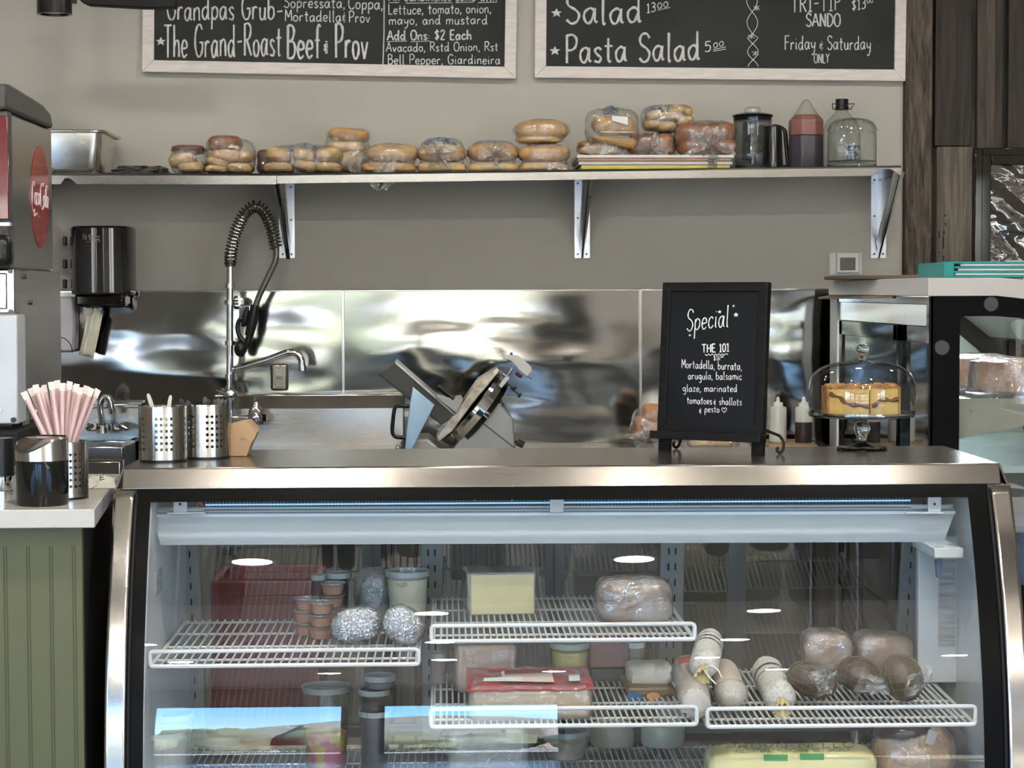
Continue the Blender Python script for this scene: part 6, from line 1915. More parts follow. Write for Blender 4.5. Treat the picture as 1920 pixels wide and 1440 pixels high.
# ================================================================== things standing on the deli case
def canister_steel(name):
    """Brushed steel with rows of punched holes, four columns and a gap, all round."""
    m, nt, N, L, b = nodes(name)
    tc = N.new('ShaderNodeTexCoord')
    sp = N.new('ShaderNodeSeparateXYZ'); L.new(tc.outputs['Object'], sp.inputs[0])

    def mth(op, a, b_=None):
        n = N.new('ShaderNodeMath'); n.operation = op
        for i, v in enumerate((a, b_)):
            if v is None:
                continue
            if isinstance(v, (int, float)):
                n.inputs[i].default_value = v
            else:
                L.new(v, n.inputs[i])
        return n.outputs[0]
    th = mth('ADD', mth('ARCTAN2', sp.outputs['Y'], sp.outputs['X']), math.pi)
    col = mth('DIVIDE', th, math.radians(12))
    cf = mth('SUBTRACT', mth('FRACT', col), .5)
    ci = mth('FLOOR', col)
    ok1 = mth('LESS_THAN', mth('MODULO', ci, 6), 3.5)
    row = mth('DIVIDE', mth('SUBTRACT', sp.outputs['Z'], .0215), .0131)
    rf = mth('SUBTRACT', mth('FRACT', row), .5)
    ri = mth('FLOOR', row)
    ok2 = mth('MULTIPLY', mth('GREATER_THAN', ri, -.5), mth('LESS_THAN', ri, 5.5))
    du = mth('MULTIPLY', cf, .052 * math.radians(12)); dv = mth('MULTIPLY', rf, .0131)
    d = mth('SQRT', mth('ADD', mth('MULTIPLY', du, du), mth('MULTIPLY', dv, dv)))
    hole = mth('MULTIPLY', mth('MULTIPLY', mth('LESS_THAN', d, .0032), ok1), ok2)
    mp = N.new('ShaderNodeMapping'); mp.inputs['Scale'].default_value = (60, 60, .6)
    L.new(tc.outputs['Object'], mp.inputs[0])
    nz = N.new('ShaderNodeTexNoise'); nz.inputs['Scale'].default_value, nz.inputs['Detail'].default_value = 4, 5
    L.new(mp.outputs[0], nz.inputs['Vector'])
    mr = N.new('ShaderNodeMapRange'); mr.inputs['To Min'].default_value, mr.inputs['To Max'].default_value = .14, .36
    L.new(nz.outputs[0], mr.inputs[0]); L.new(mr.outputs[0], b.inputs['Roughness'])
    b.inputs['Base Color'].default_value = (.52, .49, .44, 1); b.inputs['Metallic'].default_value = 1
    bp = N.new('ShaderNodeBump'); bp.inputs['Strength'].default_value, bp.inputs['Distance'].default_value = .12, .004
    L.new(nz.outputs[0], bp.inputs['Height']); L.new(bp.outputs[0], b.inputs['Normal'])
    b.inputs['Anisotropic'].default_value = .75
    tg = N.new('ShaderNodeCombineXYZ'); tg.inputs[2].default_value = 1
    L.new(tg.outputs[0], b.inputs['Tangent'])
    inv = mth('SUBTRACT', 1., hole)
    L.new(inv, b.inputs['Alpha'])
    return m


M_can = canister_steel('punched_steel')
RC = .052


def canister(label, c, z, H, rz):
    t = thing('utensil_canister', label, 'canister', (c.x, c.y, z), 'punched steel canisters', rz)
    MB().lathe([(RC - .0008, .004), (RC - .0008, H), (RC, H), (RC, .004)], n=64, c=t.matrix_basis.translation).ob('can_wall', M_can, t)
    MB().lathe([(0, .003), (RC - .001, .003), (RC - .001, .004)], t.matrix_basis.translation, 48).ob('can_floor', M_blackm, t)
    MB().lathe([(RC - .003, 0), (RC + .0003, 0), (RC + .0003, .005), (RC - .003, .005), (RC - .003, 0)], t.matrix_basis.translation, 48).ob('foot_band', M_black, t)
    MB().lathe([(RC - .0012, H - .002), (RC + .0006, H - .002), (RC + .0006, H + .0006), (RC - .0012, H + .0006), (RC - .0012, H - .002)], t.matrix_basis.translation, 48).ob('rim', M_polish, t)
    return t


c1 = atz(306, 868, ZT); c1.y += RC + .001; c1.x *= c1.y / (c1.y - RC)
c2 = atz(388, 862, ZT); c2.y += RC + .001; c2.x *= c2.y / (c2.y - RC)
if (c2 - c1).length < 2 * RC + .001:
    d_ = c2 - c1; d_.z = 0
    c2 = c1 + d_.normalized() * (2 * RC + .0015)
HC = .1185
canister('punched steel canister holding two pale plastic knives, left on the case top', c1, ZT, HC, math.radians(4))
canister('punched steel canister full of black forks, right of the knife canister', c2, ZT, HC, math.radians(20))
M_pale = mat('pale_bio_plastic', (.52, .52, .42), .45, var=.08)


def cutlery(kind, c, top_px, lean_y, label, m_, w=.0085, grp=None):
    """A plastic knife or fork standing in a canister, its handle end at pixel top_px."""
    T = at(*top_px, c.y + lean_y)
    tocen = V((T.x - c.x, T.y - c.y, 0))
    foot = V((c.x, c.y, ZT + .008)) - tocen * .35
    d = (T - foot).normalized()
    sd = d.cross(V((0, 1, 0))).normalized()
    t = thing(kind, label, 'cutlery', foot, grp)
    L_ = (T - foot).length
    m = MB()
    prof = [(0, .6), (.3, .75), (.7, .8), (.88, 1), (.97, .85), (1, .35)]
    pts = [foot + d * (L_ * f) + sd * (w * .5 * g) for f, g in prof] + [foot + d * (L_ * f) - sd * (w * .5 * g) for f, g in prof[::-1]]
    m.prism(pts, (0, .0022, 0))
    m.ob('handle', m_, t, bevel=.0005)
    return t


cutlery('plastic_knife', c1, (277, 738), -.002, 'pale plastic knife leaning left in the left canister', M_pale, .0095, 'pale plastic knives')
cutlery('plastic_knife', c1, (320, 741), .01, 'pale plastic knife standing upright in the left canister', M_pale, .0085, 'pale plastic knives')
M_bf = mat('black_cutlery', (.012, .012, .012), .3)
for i, (px, py, ly) in enumerate(((337, 748, .0), (350, 751, .01), (384, 744, 0), (390, 748, .015), (403, 749, .01), (410, 747, .02), (418, 748, .012), (424, 750, .0), (397, 752, -.01))):
    cutlery('plastic_fork', c2, (px, py), ly, 'black plastic fork handle in the right steel canister', M_bf, .0115, 'black plastic forks in the canister')

# crumpled kraft bag right of the canisters
y0 = 4.5
p = at(452, 856, y0)
t = thing('kraft_bag', 'crumpled brown paper bag standing right of the canisters on the case', 'paper bag', (p.x, y0 + .03, ZT))
M_kraft = mat('kraft_paper', (.4, .26, .14), .75, c2=(.33, .21, .11), nscale=9, bump=.2)
q = lambda *z: [at(x, y, y0) for x, y in z]
pts = q((428, 858), (429, 797), (446, 793), (463, 789), (472, 800), (481, 811), (477, 823), (469, 838), (461, 853))
pts[0].z = pts[-1].z = ZT + .0005
m = MB().prism(pts, (0, .075, 0))
bmesh.ops.subdivide_edges(m.bm, edges=m.bm.edges[:], cuts=3, use_grid_fill=True)
for v_ in m.bm.verts:
    k_ = noise.noise(v_.co * 26)
    v_.co += V((noise.noise(v_.co * 30 + V((9, 0, 0))) * .004, k_ * .009, noise.noise(v_.co * 30 + V((0, 9, 0))) * .003))
    v_.co.z = max(v_.co.z, ZT + .0006)
m.ob('bag', M_kraft, t, ang=18)
MB().tube(spline([at(449, 826, y0 - .008), at(455, 821, y0 - .008), at(463, 826, y0 - .008)], 4), .0007, 5).ob('printed_arc', mat('kraft_print', (.25, .16, .09), .7), t)

# easel chalkboard
pl, pr = atz(1248, 845, ZT), atz(1421, 853, ZT)
u = (pr - pl); u.z = 0
wl = u.length; u.normalize()
nb = V((-u.y, u.x, 0))
if nb.y < 0:
    nb = -nb                          # points away from the viewer
tilt = math.radians(4.5)
v = (V((0, 0, 1)) * math.cos(tilt) + nb * math.sin(tilt)).normalized()
nf = -(u.cross(v)).normalized()
if nf.y > 0:
    nf = -nf
P0 = pl.copy()
E = lambda a, b, d=0: P0 + u * a + v * b + nf * d
PE = lambda px, py: onp(px, py, P0 + nf * .004, nf)
T_ = lambda px, py: ((onp(px, py, P0, nf) - P0).dot(u), (onp(px, py, P0, nf) - P0).dot(v))
tl, tr_, bl, br = T_(1246, 530), T_(1444, 529), T_(1235, 808), T_(1431, 822)
x0, x1 = (tl[0] + bl[0]) / 2, (tr_[0] + br[0]) / 2
z0, z1 = (bl[1] + br[1]) / 2, (tl[1] + tr_[1]) / 2
t = thing('easel_chalkboard', 'black framed easel chalkboard announcing the special, on the case top', 'chalkboard', (pl + pr) / 2)
M_ebf = dull(mat('black_stained_wood', (.004, .004, .004), .5, c2=(.009, .0085, .0085), nscale=20, stretch=(1, 1, 8)), .15)
fw = .021
m = MB()
for P4 in (((x0, z0), (x1, z0), (x1 - fw, z0 + fw), (x0 + fw, z0 + fw)), ((x1, z0), (x1, z1), (x1 - fw, z1 - fw), (x1 - fw, z0 + fw)),
           ((x1, z1), (x0, z1), (x0 + fw, z1 - fw), (x1 - fw, z1 - fw)), ((x0, z1), (x0, z0), (x0 + fw, z0 + fw), (x0 + fw, z1 - fw))):
    m.prism([E(a, b, .009) for a, b in P4], nf * -.02)
m.ob('frame', M_ebf, t, bevel=.0015)
pn = MB().prism([E(x0 + fw - .001, z0 + fw - .001, .004), E(x1 - fw + .001, z0 + fw - .001, .004), E(x1 - fw + .001, z1 - fw + .001, .004), E(x0 + fw - .001, z1 - fw + .001, .004)], nf * -.01)
pn = pn.ob('board', dull(mat('easel_slate', (.007, .008, .009), .55, c2=(.012, .013, .016), nscale=4, detail=7), .1), t)
for a in (T_(1246, 840)[0], T_(1421, 840)[0]):
    MB().prism([E(a - .0135, 0, .006), E(a + .0135, 0, .006), E(a + .0135, z0 + .002, .006), E(a - .0135, z0 + .002, .006)], nf * -.016).ob('leg', M_ebf, t, bevel=.001)
MB().prism([E(x0 - .008, z0 - .014, .028), E(x1 + .004, z0 - .014, .028), E(x1 + .004, z0 + .004, .028), E(x0 - .008, z0 + .004, .028)], nf * -.034).ob('ledge', M_ebf, t, bevel=.0015)
for px, py, s in ((1268, 826, 1), (1462, 833, 1)):
    y_ = atz(px, 852 if px > 1400 else 842, ZT).y
    c = at(px, py, y_)
    k = y_ / F
    pts = [c + V((0, .03, 16 * k)) , c + V((4 * k, .02, 13 * k)), c + V((7 * k, 0, 4 * k)), c + V((6 * k, -.004, -8 * k)), c + V((0, -.004, -16 * k)), c + V((-6 * k, -.004, -10 * k)), c + V((-3 * k, -.004, -5 * k))]
    lo_ = min(q.z for q in pts)
    pts = [q + V((0, 0, ZT + .0035 - lo_)) for q in pts]
    back = E(x1 - .02 if px > 1400 else x0 + .03, z0 + .02, -.012)
    MB().tube(spline([back] + pts, 5), .0034, 8).ob('iron_scroll', M_blackm, t)
nfv = nf
ink = []


def el(tx, a, b, h, r, **k):
    m = MB()
    letter(m, tx, PE, a, b, h, r, nrm=nfv, **k)
    m.ob('chalk_lettering', M_chalk, pn)


m = MB()
letter(m, 'Special', PE, (1287, 621), (1366, 611), 40, .0013, nrm=nfv, slant=.1, seed=3)
for x, y, s in ((1346, 588, 7), (1375, 595, 10), (1373, 576, 5), (1291, 631, 5)):
    letter(m, '*', PE, (x, y), (x + s, y), s * 1.1, .0004, nrm=nfv)
m.ob('chalk_lettering', M_chalk, pn)
m = MB()
letter(m, 'THE 101', PE, (1316, 661), (1367, 659), 15, .0013, nrm=nfv, seed=4)
m.tube(spline([PE(1322 + i * 3.3, 665.5 - i * .1 + (1.3 if i % 2 else -1.3)) for i in range(14)], 3), .0008, 5)
letter(m, '$16', PE, (1338, 676), (1350, 675), 9, .0006, nrm=nfv)
letter(m, '00', PE, (1351, 671), (1357, 670), 4, .0005, nrm=nfv)
m.ob('chalk_lettering', M_chalk, pn)
m = MB()
for i, (tx, a, b, h) in enumerate((('Mortadella, burrata,', (1278, 690), (1391, 694), 16), ('arugula, balsamic', (1290, 711), (1391, 712), 15), ('glaze, marinated', (1280, 734), (1382, 735), 14),
                                   ('tomatoes', (1288, 757), (1335, 758), 14), ('&', (1338, 759), (1343, 759), 12), ('shallots', (1348, 759), (1391, 760), 14), ('&', (1311, 775), (1316, 775), 12), ('pesto', (1321, 773), (1349, 773), 13))):
    letter(m, tx, PE, a, b, h, .00075, nrm=nfv, seed=20 + i)
letter(m, '<', PE, (1353, 773.5), (1363, 773.5), 13, .0007, nrm=nfv)
m.ob('chalk_lettering', M_chalk, pn)

# glass cake stand, its dome, and the cake
yc_ = yz(843, ZT, 1616)
c = atz(1616, 843, ZT)
k = yc_ / F
Zp = at(1616, 779, yc_).z
M_solid = bpy.data.materials.new('solid_clear_glass'); M_solid.use_nodes = True
b_ = M_solid.node_tree.nodes['Principled BSDF']
b_.inputs['Transmission Weight'].default_value, b_.inputs['Roughness'].default_value, b_.inputs['IOR'].default_value = 1., .0, 1.5
tcn = M_solid.node_tree.nodes.new('ShaderNodeTexNoise')
rpn = M_solid.node_tree.nodes.new('ShaderNodeValToRGB')
rpn.color_ramp.elements[0].color, rpn.color_ramp.elements[1].color = (.97, .985, .975, 1), (.93, .96, .95, 1)
M_solid.node_tree.links.new(tcn.outputs[0], rpn.inputs[0]); M_solid.node_tree.links.new(rpn.outputs[0], b_.inputs['Base Color'])
t = thing('cake_stand', 'clear glass pedestal cake stand with a rounded stem, right on the case top', 'cake stand', (c.x, yc_, ZT))
R0 = 49 * k
zs = lambda py: at(1616, py, yc_).z - ZT
hp = Zp - ZT
MB().lathe([(0, 0), (R0 * .96, 0), (R0, .003), (R0 * .97, .006), (R0 * .5, .008), (.014, .014), (.011, .018), (.011, zs(822)), (.0165, zs(812)), (.0195, zs(802)), (.016, zs(793)), (.011, zs(788)), (.016, hp - .004), (0, hp - .004)], (c.x, yc_, ZT), 40).ob('stem', M_solid, t)
Rp = 101 * k
MB().lathe([(0, hp - .004), (Rp * .9, hp - .003), (Rp * .985, hp - .001), (Rp, hp + .004), (Rp, hp + .009), (Rp * .985, hp + .009), (Rp * .975, hp + .003), (Rp * .9, hp + .001), (0, hp + .0005)], (c.x, yc_, ZT), 64).ob('plate', glass('stand_plate_glass', (.94, .96, .95), (.35, .4, .37), f0=.09, rough=.01), t)
MB().lathe([(Rp, hp + .004), (Rp + .001, hp + .0065), (Rp, hp + .009), (Rp - .002, hp + .0065), (Rp, hp + .004)], (c.x, yc_, ZT), 64).ob('rim', M_solid, t)
t = thing('cake_dome', 'clear glass dome with a round knob covering the cake on the stand', 'dome', (c.x, yc_, ZT + hp + .002))
Rd = 101.5 * k
zd0 = ZT + hp + .002
H = lambda py: at(1616, py, yc_).z - zd0
prof = [(Rd * .965, 0), (Rd * .975, .012), (Rd, H(748)), (Rd * .995, H(731)), (Rd * .965, H(714)), (Rd * .89, H(700)), (Rd * .75, H(689)), (Rd * .56, H(682)), (Rd * .35, H(678)), (Rd * .12, H(676)), (.006, H(675))]
sp_ = spline([V((r, 0, z)) for r, z in prof], 4)
MB().lathe([(max(p.x, 0), p.z) for p in sp_], (c.x, yc_, zd0), 72).ob('bell', glass('dome_glass', (.97, .98, .975), (.3, .34, .32), f0=.075), t)
kz = H(675)
MB().lathe([(0, kz - .002), (.012, kz - .001), (.0075, kz + .005), (.007, kz + .011), (.0115, kz + .016), (.0155, kz + .023), (.0145, kz + .03), (.009, kz + .036), (0, kz + .0375)], (c.x, yc_, zd0), 28).ob('knob', M_solid, t)

# coffee cake: two pieces side by side with a cinnamon seam and crumb top
a, b = at(1553, 776, yc_ - .035), at(1687, 722, yc_ - .035)
zk0 = ZT + hp + .0012
M_crumb = mat('yellow_cake', (.44, .27, .075), .85, c2=(.52, .36, .13), nscale=40, bump=.3)
M_cin = mat('cinnamon_seam', (.13, .055, .022), .8, var=.25, nscale=60)
M_crust = mat('crumb_crust', (.24, .1, .03), .8, c2=(.42, .22, .08), nscale=45, bump=.9, bscale=60)
mid = at(1632, 750, yc_ - .035).x
seam_px = [(1553, 736), (1563, 742), (1576, 746), (1584, 755), (1598, 759), (1612, 760), (1626, 762), (1640, 760), (1648, 752), (1660, 749), (1672, 751), (1687, 747)]
for x0_, x1_, lab, yo_, r0 in ((a.x, mid - .0008, 'left piece of crumb topped coffee cake under the glass dome', -.035, 1), (mid + .0008, b.x, 'right piece of crumb topped coffee cake under the glass dome', -.036, 2)):
    yf_ = yc_ + yo_
    t = thing('coffee_cake', lab, 'cake', ((x0_ + x1_) / 2, yf_ + .03, zk0), 'pieces of coffee cake')
    zt_ = at(1616, 724, yf_).z

    def body(u, w):
        return (x0_ + (x1_ - x0_) * u, yf_ + .002 * noise.noise(V((u * 9, w * 9, r0))), zk0 + (zt_ - zk0) * w)
    m = MB().box((x0_, yf_ + .004, zk0), (x1_, yf_ + .075, zt_ - .004))
    m.ob('sponge', M_crumb, t, bevel=.003)
    m = MB()
    sp2 = [at(x, y, yf_ + .002) for x, y in seam_px]
    sp2 = [p for p in spline(sp2, 5) if x0_ + .001 <= p.x <= x1_ - .001]
    m.tube([V((p.x, yf_ + .0035, p.z)) for p in sp2], [.0042 + .0014 * math.sin(i * .7) for i in range(len(sp2))], 7)
    m.ob('cinnamon_layer', M_cin, t)
    m = MB()
    rr = random.Random(r0)
    for i in range(70):
        x = rr.uniform(x0_ + .002, x1_ - .002); y = rr.uniform(yf_ + .003, yf_ + .074)
        m.blob((x, y, zt_ - .003 + rr.uniform(0, .004)), (rr.uniform(.007, .014), rr.uniform(.007, .014), rr.uniform(.006, .011)), n=8, amp=.2, seed=i)
    xe = x1_ if r0 == 2 else x0_
    m.boxc((xe, yf_ + .038, (zk0 + zt_) / 2), (.005, .074, zt_ - zk0 - .004))
    m.box((x0_, yf_ + .003, zt_ - .006), (x1_, yf_ + .075, zt_ - .001))
    m.ob('crumb_topping', M_crust, t)
# ================================================================== order counter at the left
zq = atz(100, 956, 1.157).z
YQ = yz(956, 1.157, 100)
fr = atz(177, 955, 1.157)
ZQ = 1.157
t = thing('counter', 'order counter with a pale quartz top and green beadboard front, lower left', 'counter', (fr.x - .8, YQ + .3, 0))
pts = [(-2.6, YQ, ZQ - .0365), (fr.x, fr.y, ZQ - .0365), (fr.x - .075, 4.78, ZQ - .0365), (-1.03, 4.80, ZQ - .0365), (-1.03, 5.5, ZQ - .0365), (-2.6, 5.5, ZQ - .0365)]
MB().prism(pts, (0, 0, .0365)).ob('quartz_top', mat('pale_quartz', (.44, .43, .4), .18, c2=(.37, .36, .34), nscale=22, detail=6, lo=.5, hi=.7), t, bevel=.0015)
xg = at(154, 1100, YQ + .06).x
yg = YQ + .06
m = MB().box((-2.6, yg, .08), (xg, yg + .02, ZQ - .0365))
M_green = mat('sage_green_paint', (.083, .088, .037), .5, var=.05, nscale=3)
m.ob('beadboard', M_green, t)
m = MB()
gx = at(139, 1100, yg).x
while gx > -2.5:
    for d in (-.0026, .0026):
        m.boxc((gx + d, yg - .0002, .58), (.0022, .0016, ZQ - .16))
    gx -= 42.5 * yg / F
m.ob('bead_groove', mat('groove_green', (.05, .052, .022), .6), t)
m = MB().box((-2.6, yg + .021, .08), (xg, 4.72, ZQ - .037))
m.box((-2.6, yg + .06, 0), (xg - .04, 4.7, .08))
m.ob('cabinet_body', M_blackm, t)
MB().box((-2.6, 4.73, 0), (-1.06, 5.48, ZQ - .037)).ob('rear_body', mat('grey_laminate', (.3, .29, .27), .5), t)

# swing-lid tabletop bin
rb = 49 * 4.08 / F
cb = atz(70, 951, ZQ); cb.y += rb
k = cb.y / F
t = thing('tabletop_bin', 'small black bin with a steel swing lid at the counter edge', 'bin', (cb.x, cb.y, ZQ))
zs_ = at(70, 866, cb.y - rb).z - ZQ
MB().lathe([(0, .001), (rb * .95, 0), (rb * .985, .004), (rb, zs_), (0, zs_)], (cb.x, cb.y, ZQ), 48).ob('body', M_gloss, t)
zh = at(100, 819, cb.y - rb * .3).z - ZQ
m = MB()
n = 64
lo = [m.bm.verts.new((cb.x + rb * math.cos(2 * math.pi * i / n), cb.y + rb * math.sin(2 * math.pi * i / n), ZQ + zs_)) for i in range(n)]
up_, inn = [], []
for i in range(n):
    an = 2 * math.pi * i / n
    # opening faces front left: the rim dips there
    dip = max(0., math.cos(an - math.radians(232)))
    z = zh - .028 * dip ** 1.6
    up_.append(m.bm.verts.new((cb.x + rb * math.cos(an), cb.y + rb * math.sin(an), ZQ + z - .004)))
    inn.append(m.bm.verts.new((cb.x + rb * .93 * math.cos(an), cb.y + rb * .93 * math.sin(an), ZQ + z)))
for i in range(n):
    j = (i + 1) % n
    m.bm.faces.new((lo[i], lo[j], up_[j], up_[i]))
    m.bm.faces.new((up_[i], up_[j], inn[j], inn[i]))
m.ob('lid_ring', M_can if False else steel('bin_steel', (.54, .51, .47), .24, (70, 70, .5), bump=.06, aniso=.75, tan=(0, 0, 1)), t)
m = MB().grid(lambda u, v: (lambda r, an: (cb.x + r * math.cos(an), cb.y + r * math.sin(an), ZQ + zh - .002 - .0275 * max(0., math.cos(an - math.radians(232))) ** 1.6 * (r / rb) - .004 * (1 - (r / rb)) ))(rb * .92 * v, 2 * math.pi * u), 64, 8)
m.ob('swing_flap', MATS['bin_steel'], t)
q0 = V((cb.x, cb.y, ZQ + zh - .006))
dd = V((math.cos(math.radians(322)), math.sin(math.radians(322)), 0))
MB().tube([q0 - dd * rb * .88, q0 + dd * rb * .88], .0022, 6).ob('hinge_bar', M_polish, t)

# straw canister and straws
cs = atz(118, 939, ZQ); cs.y += RC + .004; cs.x *= cs.y / (cs.y - RC)
canister('punched steel canister holding pink straws, behind the small black bin', cs, ZQ, HC, math.radians(28))
M_straw = mat('pink_straw', (.74, .4, .4), .4, c2=(.78, .48, .47), nscale=7)
M_wrapper = glass('straw_wrapper', (.9, .86, .84), (.75, .7, .68), f0=.05, rough=.3, haze=.42, hazec=(.9, .72, .7))
M_wtip = mat('white_paper_wrapper', (.76, .68, .63), .8, var=.1, nscale=40)
straws = [(44, 735, -.01, 12), (56, 728, .02, 10), (66, 722, 0, 11), (75, 726, .025, 10), (82, 722, .03, 9), (96, 716, -.01, 12), (107, 713, .02, 10), (116, 718, .0, 11), (122, 719, .03, 10), (131, 716, .01, 10), (139, 722, .035, 9), (144, 720, .0, 10), (152, 725, -.015, 12), (163, 724, .01, 11), (172, 728, -.005, 11), (184, 731, .015, 10)]
for i, (px, py, ly, w) in enumerate(straws):
    Tt = at(px, py, cs.y + ly)
    # straws cross the canister, lower end on its floor on the opposite side
    fx = cs.x - (px - 115) / 70 * .022
    foot = V((fx, cs.y + ly * .6, ZQ + .006))
    d = Tt - foot
    pos = 'leftmost' if i == 0 else 'rightmost' if i == len(straws) - 1 else None
    lab = 'wrapped pink straw leaning farthest left in the straw canister' if i == 0 else 'wrapped pink straw leaning farthest right in the straw canister' if pos else 'wrapped pink straw in the bunch behind the small black bin'
    t = thing('wrapped_straw', lab, 'straw', foot, 'pink straws in the canister')
    r = w * cs.y / F * .36
    MB().tube([foot, foot + d * .91], r, 10).ob('straw', M_straw, t)
    sd = d.normalized().cross(V((0, 1, 0))).normalized()
    e0 = foot + d * .885
    m = MB()
    m.prism([e0 - sd * r * 1.15, e0 + sd * r * 1.15, foot + d * .96 + sd * r * 1.4, foot + d + sd * r * 1.5 + V((0, 0, random.uniform(-.003, .002))), foot + d - sd * r * 1.5, foot + d * .96 - sd * r * 1.4], (0, .0025, 0))
    m.ob('wrapper_tip', M_wtip, t, bevel=.0006)
    MB().tube([foot + d * .02, foot + d * .93], r * 1.25, 8).ob('wrapper', M_wrapper, t)

# crumpled printed paper on the counter
def cp(u, v):
    p = at(158 + 62 * u - 6 * v, 934 - 44 * v * (1 - .35 * abs(u - .6)), 4.42 + .15 * v)
    return V((p.x, p.y + .01 * noise.noise(V((u * 5, v * 5, 1))), max(ZQ + .0015, p.z + .004 * noise.noise(V((u * 7, v * 6, 9))))))


b0 = at(190, 920, 4.45)
t = thing('crumpled_paper', 'crumpled white food paper with green print lying between the canister and the case', 'paper', (b0.x, 4.45, ZQ))
MB().grid(cp, 24, 16).ob('sheet', mat('white_food_paper', (.62, .6, .52), .7, var=.08, nscale=12), t, solid=.0015, ang=30)
c = cp(.62, .6)
m = MB()
letter(m, 'E', lambda px, py: at(px, py, c[1] - .006), (187, 901), (196, 898), 9, .0011, jit=0)
m.ob('printed_letter', mat('dark_green_print', (.05, .09, .06), .6), t)
MB().prism([at(166, 918, 4.41), at(181, 910, 4.41), at(184, 909, 4.41), at(166, 921, 4.41)], (0, .004, 0)).ob('brown_scrap', mat('brown_card', (.3, .17, .07), .7), t)

# ================================================================== drinks machine
XS = -1.02
yn, yfar = 4.77, 5.29
t = thing('drinks_machine', 'tall stainless soda machine with a red round badge, at the left edge', 'drinks machine', (XS - .3, (yn + yfar) / 2, ZQ))
X = lambda px, py, x=XS: (lambda d: EYE + d * ((x - EYE.x) / d.x))(ray(px, py))
zt1 = X(31, 216).z
zsm = X(70, 508).z
M_side = steel('machine_steel', (.46, .465, .455), .22, (1, 30, 1), bump=.02, aniso=.5, tan=(0, 0, 1))
MB().box((XS - .62, yn + .02, zsm), (XS, yfar, zt1)).ob('upper_cabinet', M_side, t, bevel=.006)
MB().box((XS - .62, yn + .0, ZQ + .14), (XS + .012, yfar + .03, zsm)).ob('lower_cabinet', M_side, t, bevel=.003)
zt2 = X(20, 172).z
sec = [(yn - .04, zt1 + .002), (yn - .04, zt2 + .012), (yn + .02, zt2 + .016), (yfar - .12, zt2 + .004), (yfar - .03, zt2 - .01), (yfar - .004, zt2 - .035), (yfar, zt1 + .002)]
MB().prism([(XS - .64, y, z) for y, z in sec], (.645, 0, 0)).ob('top_cap', mat('charcoal_cap', (.06, .06, .057), .45, var=.15), t, bevel=.008)
# front bezel with red panel
MB().box((XS - .64, yn - .03, zsm - .0), (XS + .006, yn + .018, zt1)).ob('front_bezel', mat('speckled_charcoal', (.035, .035, .036), .5, c2=(.07, .07, .07), nscale=90), t, bevel=.006)
a, b = at(-90, 412, yn - .04), at(15, 218, yn - .04)
MB().box((a.x, yn - .04, a.z), (b.x, yn - .045, b.z)).ob('red_panel', mat('soda_red', (.13, .004, .009), .15, var=.1, coat=.5), t, bevel=.012)
a, b = at(-90, 424, yn - .06), at(20, 417, yn - .06)
MB().box((a.x, yn - .07, a.z), (b.x, yn - .045, b.z)).ob('clear_ledge', glass('ledge_clear', (.9, .9, .9), (.6, .6, .6), f0=.15, haze=.2), t)
a, b = at(-90, 500, yn - .08), at(22, 440, yn - .08)
MB().box((a.x, yn - .1, a.z), (b.x, yn - .04, b.z)).ob('nozzle_block', M_black, t, bevel=.018)
a, b = at(-90, 588, yn - .06), at(27, 505, yn - .06)
MB().box((a.x, yn - .06, a.z), (b.x, yn - .0, b.z)).ob('steel_bracket', M_side, t, bevel=.003)
a2, b2 = at(-90, 580, yn - .064), at(12, 512, yn - .064)
MB().box((a2.x, yn - .064, a2.z), (b2.x, yn - .058, b2.z)).ob('bracket_recess', M_side, t, bevel=.006)
for px, py in ((19, 509), (20, 584)):
    p = at(px, py, yn - .062)
    MB().cyl((p.x, yn - .058, p.z), (p.x, yn - .068, p.z), .0045, n=12).ob('screw', mat('dark_steel', (.1, .1, .1), .4, 1.), t)
a, b = at(-90, 796, yn - .09), at(32, 590, yn - .09)
MB().box((a.x, yn - .09, a.z), (b.x, yn - .0, b.z)).ob('ice_chute_panel', mat('pale_satin_steel', (.48, .495, .5), .35, .35, var=.06), t, bevel=.004)
p = at(26, 787, yn - .09)
MB().cyl((p.x, yn - .086, p.z), (p.x, yn - .098, p.z), .006, n=14).ob('screw', M_black, t)
p = at(0, 770, yn - .09)
MB().lathe([(0, 0), (.005, 0), (.005, .002), (0, .002)], (p.x, yn - .092, p.z), M=RX(90)).ob('button', M_white, t)
a, b = at(-90, 872, yn - .1), at(38, 806, yn - .1)
MB().box((a.x, yn - .12, a.z), (b.x, yn + .3, b.z)).ob('drip_tray', M_blackm, t, bevel=.008)
a, b = at(-5, 872, yn - .1), at(19, 806, yn - .1)
for x in (XS - .03, XS - .58):
    for y in (yn + .06, yfar - .06):
        MB().cyl((x, y, ZQ), (x, y, ZQ + .15), .02).ob('leg', M_chrome, t)
p = atz(8, 927, ZQ)
m = MB().lathe([(0, 0), (.021, 0), (.021, .008), (.017, .01), (.018, .016), (.018, .04), (0, .04)], (p.x, p.y, ZQ), 24)
m.ob('foot', M_chrome, t)
MB().cyl((p.x, p.y, ZQ + .04), (p.x, p.y, ZQ + .12), .022).ob('foot_post', M_black, t)
# side badge and lettering on the machine's side
pc = X(75, 370)
ry, rz_ = (X(92, 370).y - X(58, 370).y) / 2, (X(75, 275).z - X(75, 465).z) / 2
m = MB()
n = 64
ring = [V((XS + .0012, pc.y + ry * math.cos(2 * math.pi * i / n), pc.z + rz_ * math.sin(2 * math.pi * i / n))) for i in range(n)]
m.prism(ring, (-.0012, 0, 0))
bd = m.ob('round_badge', mat('badge_red', (.3, .02, .02), .25, var=.05, coat=.4), t)
